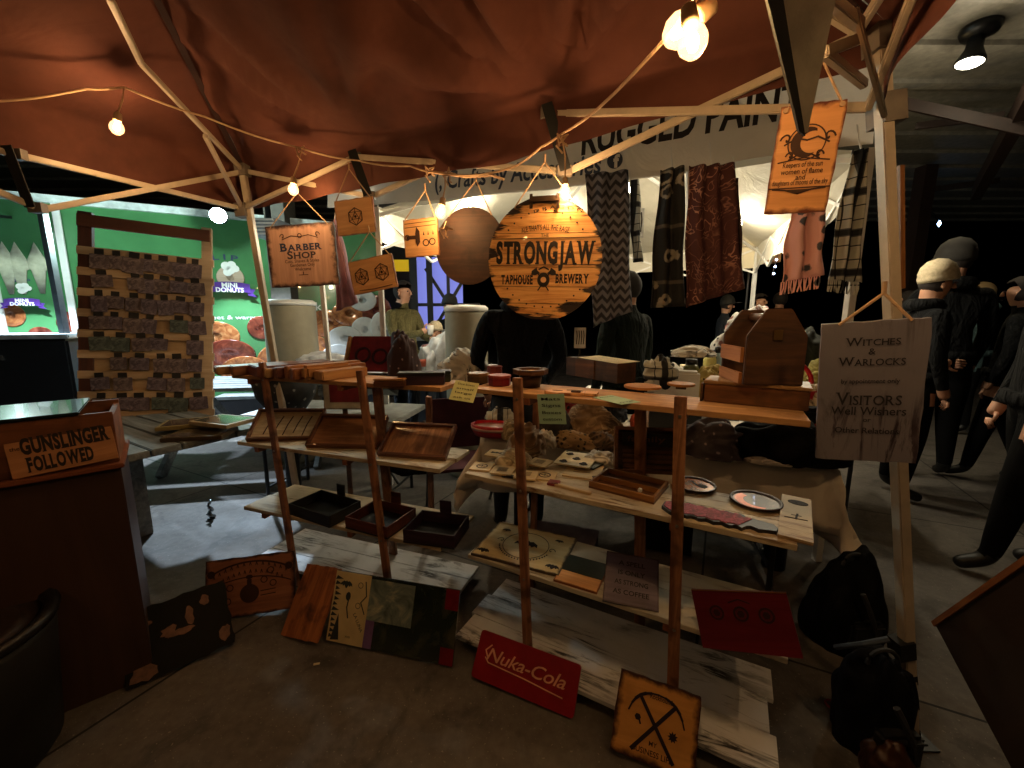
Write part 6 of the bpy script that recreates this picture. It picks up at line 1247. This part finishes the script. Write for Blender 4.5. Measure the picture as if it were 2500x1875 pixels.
p = H(516, 1265, 0); r = root('glass_ornament', 'small dark twisted metal ornament standing on the bluish floor', 'ornament', p); obj('stem', tube(B(), [Vector((.01 * math.sin(k * 1.3), .01 * math.cos(k * 1.3), .012 * k)) for k in range(12)], [.016 - .001 * k + .005 * (k % 2) for k in range(12)], 8), metal('chrome', '#b8bcc0'), r, True); obj('base', lathe(B(), [(.025, 0), (.025, .006), (0, .008)], 14), M_BLACK, r)
# dark bags by the right leg, trash bin, near panel
heap('black_backpack', 'large black backpack slumped by the right tent leg', 'backpack', H(2050, 1560, 0), (.13, .13, .33), plain('black_nylon', '#060708', .8, Specular_IOR_Level=.15), 61, 5)
heap('black_backpack', 'second black bag in front of the slumped backpack', 'backpack', H(2110, 1800, 0), (.10, .10, .27), plain('dark_navy_nylon', '#080b12', .8, Specular_IOR_Level=.15), 62, 4)
for (px, py, Y, n_) in ((2035, 1480, 1.22, 0), (2105, 1700, 1.02, 1)):
    c5 = bpy.data.objects['black_backpack' if n_ == 0 else 'black_backpack.001'].location; k5 = (.33, .27)[n_]
    p5 = bpy.data.objects['black_backpack' if n_ == 0 else 'black_backpack.001']
    obj('carry_loop', tube(B(), [Vector((.05 * math.cos(t), -.02, k5 * 1.12 + .05 * math.sin(t))) for t in [math.pi * k / 10 for k in range(11)]], .007, 6), plain('worn_webbing', '#24262a', .7), p5)
    obj('shoulder_strap', tube(B(), [Vector((-.05 + .012 * k, -.13 - .02 * math.sin(k * .5), k5 * (.95 - .1 * k))) for k in range(9)], .010, 6), plain('worn_webbing', '#24262a'), p5)
    obj('front_pocket', box(B(), (-.07, -.135, k5 * .15), (.06, -.085, k5 * .55)), plain('pocket_nylon', '#0e0f12', .6), p5, bevel=.012); obj('zip', tube(B(), [Vector((-.065, -.137, k5 * .5)), Vector((.055, -.137, k5 * .5))], .003, 5), metal('dull_zip', '#5c5c5c'), p5)
o = obj('blue_strap', tube(B(), [P(2040, 1580, 1.22), P(2110, 1572, 1.14), P(2170, 1560, 1.12)], .009, 6), plain('slate_blue_webbing', '#3a4658', .8)); tag(o, 'slate blue strap lying over the black backpack', 'strap')
heap('leather_pouch', 'brown glossy leather pouch at the very bottom by the right leg', 'pouch', H(2165, 1900, 0), (.07, .06, .10), plain('brown_leather', '#3c2212', .45), 63, 6)
o = obj('red_ring', tube(B(), [H(2030, 1722, .004) + Vector((.018 * math.cos(t), .018 * math.sin(t), .004)) for t in [2 * math.pi * k / 18 for k in range(16)]], .004, 6), plain('dim_red', '#7c1a18')); tag(o, 'small dark red open ring lying right of the bottom board', 'ring')
p = H(20, 1880, 0); r = root('round_bin', 'dark round bin with raised rim at the lower left corner', 'bin', Vector((p.x - .12, p.y - .02, 0)))
obj('body', lathe(B(), [(.20, 0), (.22, .03), (.25, .42), (.235, .45)], 36), plain('dark_bin', '#0c0d0b', .6), r, True); obj('rim', lathe(B(), [(.26, .45), (.265, .47), (.25, .485), (.225, .47), (.22, .452)], 36), M_BLACK, r, True); obj('lid', lathe(B(), [(.222, .455), (.15, .46), (0, .45)], 36), wood('dim_brown_lid', '#2c1c14', '#1c120c', .6), r, True)
a = P(2318, 1490, 1.35); M, w_, h_ = frame(P(2500, 1960, .62), P(2700, 1900, .55), P(2620, 1330, .8), P(2318, 1490, .95))
NP = [P(2420, 1900, .78), P(2900, 1800, .5), P(2720, 1230, .62), P(2316, 1478, .92)]
r, M, w_, h_ = plaque('leaning_board', 'dark brown wooden panel with lighter top edge, at the lower right corner', NP, wood('dark_panel', '#281a12', '#160e0a', .6, 0, 2), t=.02, cat='board')
obj('edge_strip', box(B(), (-w_ / 2, h_ / 2 - .012, .0005), (w_ / 2, h_ / 2, .006)), wood('light_strip', '#7c5030', '#5a341c', .5, 0), r)

# ------------------------------------------------------------------ people
def blend(a, b, t): return a + (b - a) * t
SKIN = plain('skin', '#b98a70', .5, 0, .06); HAIR = plain('dark_hair', '#1c1412', .8)
def cloth_mat(name, c, s=5):
    if name in MATS: return MATS[name]
    n = N(name); v = n.coord('Object'); a = n.noise(n.coord('Object', (1.6, 1.6, .7)), s, 3, .5, 2.2); n.base(n.ramp(n.noise(v, 70, 3), [(.3, C(c, .75)), (.7, C(c, 1.25))])); n.bump(n.math('ADD', a, n.math('MULTIPLY', n.noise(v, 160, 2), .04)), .9, .05)
    MATS[name] = n.set(.9, 0, Specular_IOR_Level=.15); return MATS[name]
def person(label, x, y, hgt, face, top, bottom, shoe, pose='stand', lean_=0.0, armL=None, armR=None, hair=HAIR, hat=None, group=None, skin=None, sit=False, hood=None):
    """face: direction the person looks, in radians from +x"""
    s = hgt / 1.75; MP = Matrix.Translation((x, y, 0)) @ Matrix.Rotation(face - math.pi / 2, 4, 'Z') @ Matrix.Scale(s, 4)
    r = root('person', label, 'person', Matrix.Translation((x, y, 0)) @ Matrix.Rotation(face - math.pi / 2, 4, 'Z'), group)
    ln = lambda z: lean_ * max(0, z - .9)
    J = {}; dz = -.45 if sit else 0
    def j(n, p, rad): J[n] = (Vector((p[0], p[1] + ln(p[2]), p[2] + dz)) * s, rad * s)
    j('pelvis', (0, 0, .95), .15); j('waist', (0, 0, 1.1), .135); j('chest', (0, -.01, 1.30), .165); j('neckb', (0, -.01, 1.46), .085); j('neck', (0, .0, 1.52), .055); j('skull', (0, .02, 1.62), .088); j('crown', (0, .01, 1.68), .082)
    for f, n in ((-1, 'L'), (1, 'R')):
        j('sh' + n, (f * .19, -.01, 1.42), .075); arm = (armL if f < 0 else armR) or ((.24, .0, 1.14), (.22, .08, .90), (.21, .11, .82))
        j('el' + n, (f * arm[0][0], arm[0][1], arm[0][2]), .052); j('wr' + n, (f * arm[1][0], arm[1][1], arm[1][2]), .036); j('ha' + n, (f * arm[2][0], arm[2][1], arm[2][2]), .034)
        j('hip' + n, (f * .10, 0, .90), .12)
        if sit: J['kn' + n] = (Vector((f * .12, .42, .50)) * s, .075 * s); J['an' + n] = (Vector((f * .12, .44, .10)) * s, .05 * s); J['to' + n] = (Vector((f * .13, .60, .05)) * s, .045 * s)
        else:
            st = .10 if (pose == 'walk' and f < 0) else (-.10 if pose == 'walk' else 0)
            j('kn' + n, (f * .11, .02 + st * .6, .50), .078); j('an' + n, (f * .12, -.02 + st * 1.6, .09), .044); J['to' + n] = (Vector((f * .14, .115 + st * 1.6, .036)) * s, .036 * s)
    E_ = [('pelvis', 'waist'), ('waist', 'chest'), ('chest', 'neckb'), ('neckb', 'neck'), ('neck', 'skull'), ('skull', 'crown')]
    for n in 'LR': E_ += [('chest', 'sh' + n), ('sh' + n, 'el' + n), ('el' + n, 'wr' + n), ('wr' + n, 'ha' + n), ('pelvis', 'hip' + n), ('hip' + n, 'kn' + n), ('kn' + n, 'an' + n), ('an' + n, 'to' + n)]
    names = list(J); me = bpy.data.meshes.new('tmp'); me.from_pydata([J[n][0] for n in names], [(names.index(a), names.index(b)) for a, b in E_], []); o = bpy.data.objects.new('tmp', me); col.objects.link(o)
    m = o.modifiers.new('s', 'SKIN'); m.use_smooth_shade = True
    for i, n in enumerate(names): me.skin_vertices[0].data[i].radius = (J[n][1], J[n][1]); me.skin_vertices[0].data[i].use_root = (n == 'pelvis')
    m.branch_smoothing = .6; sb = o.modifiers.new('b', 'SUBSURF'); sb.levels = 2; sb.render_levels = 2
    dg = bpy.context.evaluated_depsgraph_get(); me2 = bpy.data.meshes.new_from_object(o.evaluated_get(dg)); bpy.data.objects.remove(o)
    for mm in (skin or SKIN, top, bottom, shoe): me2.materials.append(mm)
    hands = [J['haL'][0], J['haR'][0]]; hr = .085 * s
    hd = J['skull'][0]
    for v in me2.vertices:                             # chin, brow and jaw
        d = v.co - hd
        if v.co.z > J['neck'][0].z + .02 * s: v.co = hd + Vector((d.x * .90, d.y * 1.10, d.z * 1.12))
    for p in me2.polygons:
        c = p.center; k = 1
        if c.z > J['neckb'][0].z + .055 * s: k = 0
        elif min((c - h).length for h in hands) < hr and abs(c.x) > .12 * s or min((c - h).length for h in hands) < hr * .7: k = 0
        elif not sit and c.z < .12 * s: k = 3
        elif sit and c.z < .13 * s: k = 3
        elif (not sit and c.z < .93 * s and min((c - J['wr' + n][0]).length for n in 'LR') > .16 * s and min((c - (J['el' + n][0] + J['wr' + n][0]) / 2).length for n in 'LR') > .14 * s) or (sit and c.z < .62 * s): k = 2
        p.material_index = k
    b = obj('body', me2, None, r, True)
    hc = hd + Vector((0, .01 * s, .03 * s))
    bm = B()                                           # nose, eyes, ears
    lathe(bm, [(0, 0), (.016 * s, .006 * s), (.010 * s, .03 * s), (0, .05 * s)], 8, Matrix.Translation(hd + Vector((0, .098 * s, -.022 * s)))); 
    for f in (-1, 1): lathe(bm, [(0, -.03 * s), (.018 * s, -.012 * s), (.02 * s, .012 * s), (0, .028 * s)], 8, Matrix.Translation(hd + Vector((f * .083 * s, .0, .0))) @ Matrix.Diagonal((.5, 1, 1, 1)))
    obj('face_features', bm, skin or SKIN, r, True)
    bm = B()
    for f in (-1, 1): lathe(bm, [(0, -.009 * s), (.012 * s, 0), (0, .009 * s)], 8, Matrix.Translation(hd + Vector((f * .034 * s, .088 * s, .02 * s))))
    bar(bm, hd + Vector((-.022 * s, .096 * s, -.05 * s)), hd + Vector((.022 * s, .096 * s, -.05 * s)), .01 * s, .006 * s); obj('eyes_and_mouth', bm, plain('dark_features', '#3a1c18', .5), r, True)
    for n, f in (('L', -1), ('R', 1)):                  # fingers and thumb
        h = J['ha' + n][0]; w3 = J['wr' + n][0]; d = (h - w3).normalized(); sd = d.cross(Vector((0, 1, 0)));
        sd = Vector((0, 1, 0)).cross(d).normalized() if sd.length > .1 else Vector((1, 0, 0)); up = sd.cross(d); bm = B()
        for k in range(4):
            q = h + sd * (.018 * (k - 1.5)) * s + d * .015 * s; L_ = (.055, .065, .06, .048)[k] * s; tube(bm, [q, q + d * L_ * .5 + up * .006 * s, q + d * L_ * .9 + up * .028 * s], [.010 * s, .009 * s, .007 * s], 6)
        q = h - d * .02 * s + sd * .028 * s; tube(bm, [q, q + sd * .022 * s + d * .02 * s, q + sd * .026 * s + d * .05 * s], [.011 * s, .010 * s, .008 * s], 6); obj('fingers', bm, skin or SKIN, r, True)
    if hair:
        bm = B(); bmesh.ops.create_icosphere(bm, subdivisions=3, radius=(.096 if hat else .108) * s)
        for v in bm.verts: v.co = Vector((v.co.x * .95, v.co.y * 1.05, v.co.z * 1.06)) * (1 + .05 * noise.noise(v.co * 30)); 
        bmesh.ops.delete(bm, geom=[v for v in bm.verts if v.co.y > .03 * s and v.co.z < .055 * s], context='VERTS'); bmesh.ops.translate(bm, verts=bm.verts, vec=hc + Vector((0, -.014 * s, .0))); obj('hair', bm, hair, r, True)
    if hat == 'beanie' or hat == 'cap':
        hm = plain('cream_knit', '#bcae92', .95, 0, .2, 60) if hat == 'beanie' else plain('dark_cap', '#2a2826', .85); bm = B()
        lathe(bm, [(.108 * s, -.03 * s), (.114 * s, .0), (.108 * s, .03 * s), (.11 * s, .035 * s), (.092 * s, .085 * s), (.055 * s, .122 * s), (0, .138 * s)], 20, Matrix.Translation(hc + Vector((0, -.01 * s, .03 * s))) @ Matrix.Rotation(R(8), 4, 'X')); h_ = obj('hat', bm, hm, r, True)
        if hat == 'cap': obj('brim', prism(B(), [(.07 * s * math.cos(a), .05 * s + .10 * s * math.sin(a)) for a in [math.pi * k / 10 for k in range(11)]], .02 * s, .028 * s, Matrix.Translation(hc + Vector((0, .06 * s, .01)))), hm, h_)
    if hood: bm = B(); lathe(bm, [(.10 * s, -.02 * s), (.125 * s, .02 * s), (.10 * s, .06 * s), (.075 * s, .07 * s)], 18, Matrix.Translation(J['neckb'][0] + Vector((0, -.02 * s, .0)))); obj('collar', bm, hood, r, True)
    # jacket hem and cuffs, zip line
    bm = B(); lathe(bm, [(.172 * s, -.02 * s), (.178 * s, .0), (.172 * s, .045 * s)], 22, Matrix.Translation(J['pelvis'][0] + Vector((0, 0, .0 if not sit else .05))) @ Matrix.Diagonal((1.06, .92, 1, 1))); obj('jacket_hem', bm, top, r, True)
    return r
BLK = cloth_mat('black_jacket', '#0d0e10'); DNM = plain('dark_jeans', '#1c2430', .9); BSH = plain('black_shoes', '#0c0c0c', .5); CHR = cloth_mat('charcoal_sweater', '#171a20')
def pxy(px, Y): return P(px, 775, Y).x, Y
N_ = math.pi / 2
x, y = pxy(1268, 2.55); person('person in a black sweater standing behind the STRONGJAW sign, seen from behind', x, y, 1.74, N_ + .1, CHR, DNM, BSH, armL=((.27, .02, 1.14), (.20, .12, .93), (.17, .16, .86)), armR=((.27, .02, 1.16), (.20, .16, .98), (.16, .22, .94)), hood=CHR)
x, y = pxy(1530, 3.0); person('person in a dark green jacket in shadow between zigzag scarf and black shawl', x, y, 1.72, N_ + .6, cloth_mat('dark_green_jacket', '#0e1611'), plain('black_trousers', '#0a0a0b', .9, Specular_IOR_Level=.1), BSH, hood=None)
x, y = pxy(985, 4.7); r = person('person in an olive coat holding a small white cup, dark hair', x, y, 1.80, -.5, cloth_mat('olive_coat', '#5c5638'), cloth_mat('dark_trousers', '#14161a'), BSH, armL=((.24, .06, 1.16), (.10, .30, 1.12), (.06, .36, 1.14)), armR=((.24, .08, 1.16), (.10, .32, 1.20), (.04, .36, 1.24)), hair=HAIR)
mw = Matrix.Translation((x, y, 0)) @ Matrix.Rotation(-.5 - math.pi / 2, 4, 'Z'); c_ = mw @ Vector((.03, .41, 1.22)); o = obj('paper_cup', lathe(B(), [(.028, 0), (.038, .10), (.034, .10), (.025, .01)], 16), M_WHITE, None, True, Matrix.Translation(c_)); tag(o, 'small white paper cup held by the person in the olive coat', 'cup')
x, y = pxy(1062, 4.9); person('child in a pink coat and pale hat near the spoked window', x, y, 1.32, -1.2, plain('pink_coat', '#a87a78', .95, 0, .3, 20), DNM, BSH, hat='beanie', armL=((.24, .06, 1.16), (.10, .22, 1.12), (.06, .26, 1.14)), armR=((.24, .08, 1.16), (.10, .22, 1.12), (.04, .26, 1.14)))
x, y = pxy(1100, 5.6); person('person in black with a dark red cap in front of the spoked window', x, y, 1.66, -1.8, BLK, DNM, BSH, hat='cap')
x, y = pxy(2248, 3.1); person('person in a cream knit beanie and black coat looking right beside the right tent leg', x, y, 1.76, -.35, BLK, plain('black_trousers', '#0d0d0e'), BSH, hat='beanie', armL=((.24, .06, 1.14), (.14, .22, 1.05), (.10, .27, 1.05)), hood=BLK, lean_=.06)
x, y = pxy(2312, 3.5); person('tall person in black with a grey cap, facing away into the dark crowd', x, y, 1.98, 1.2, BLK, plain('black_trousers', '#0d0d0e'), BSH, hat='cap', hood=BLK)
x, y = pxy(2392, 4.9); person('person with a pale teal scarf in the crowd right of the grey cap', x, y, 1.80, 2.4, cloth_mat('teal_scarf_top', '#3a4c50'), plain('black_trousers', '#0d0d0e'), BSH, hood=plain('pale_teal', '#6c8c90', .9), hair=plain('blond_hair', '#8a7450', .8))
x, y = pxy(2215, 5.2); person('person in black half hidden behind the grey cap, beyond the beanie', x, y, 1.72, 1.9, BLK, plain('black_trousers', '#0d0d0e'), BSH)
x, y = pxy(2490, 3.4); person('person in dark coat at the right edge with one bare hand at their side', x, y, 1.72, 2.2, BLK, plain('black_trousers', '#0d0d0e'), BSH, pose='walk', hair=HAIR)
x, y = pxy(2600, 2.1); person('person in black cropped by the right picture edge, nearest of the crowd', x, y, 1.78, 2.6, BLK, plain('black_trousers', '#0d0d0e'), BSH, pose='walk')
r = root('light_strand', 'thin hanging strand of tiny blue-white lights behind the pink scarf', 'string lights', P(1905, 590, 4.4)); obj('wire', tube(B(), [(0, 0, .12), (-.01, 0, -.1), (-.05, 0, -.34)], .004, 5), M_BLACK, r)
for k in range(7): obj('light_bead', lathe(B(), [(0, -.012), (.012, 0), (0, .012)], 8, Matrix.Translation((-.007 * k, -.012, .1 - .07 * k))), emit('blue_bead', '#b8ccff', 14), r)
c = P(1835, 592, 5.4); r = root('table_lamp', 'small warm lamp glowing low behind the white tent', 'lamp', c); obj('lamp_shade', lathe(B(), [(.08, -.06), (.05, .06), (0, .065)], 16), emit('warm_shade', '#ffe08a', 14), r, True); obj('stem', lathe(B(), [(.1, -c.z), (.1, -c.z + .02), (.015, -c.z + .03), (.015, -.061)], 12), M_BLACK, r)
light(r, (0, -.15, 0), 6, '#ffd890', .05)
for k, (px, Y, hh, lab) in enumerate(((1850, 6.3, 1.75, 'dark figure beside the small warm lamp under the white tent'), (1770, 6.6, 1.7, 'dark figure seen between the dark red shawl and the lamp'), (1900, 6.8, 1.8, 'dark figure right behind the strand of blue-white lights'))):
    x, y = pxy(px, Y); person(lab, x, y, hh, -1.2 + k, plain('dim_coat_%d' % k, ('#2a241e', '#1c2028', '#30201c')[k], .9), plain('black_trousers', '#0d0d0e'), BSH, hat=(None, 'cap', None)[k], group='figures beyond the white tent')
slab('stacked_crate', 'tan crate behind the white tent, right of the small lamp', 'crate', 1880, 610, 1906, 640, 5.0, .2, M_SHELF)
p = P(2293, 546, 8); r = root('tiny_lamp', 'tiny cool blue light far away above the crowd', 'lamp', p); obj('lens', lathe(B(), [(0, -.06), (.03, 0), (0, .07)], 10), emit('cool_point', '#a8d4ff', 8), r, True); obj('bracket', bar(B(), (0, .0, .05), (0, .3, .35), .03), M_BLACK, r)
for c_ in [t for t in bpy.data.curves if t.name.startswith('tmp_text')]: bpy.data.curves.remove(c_)
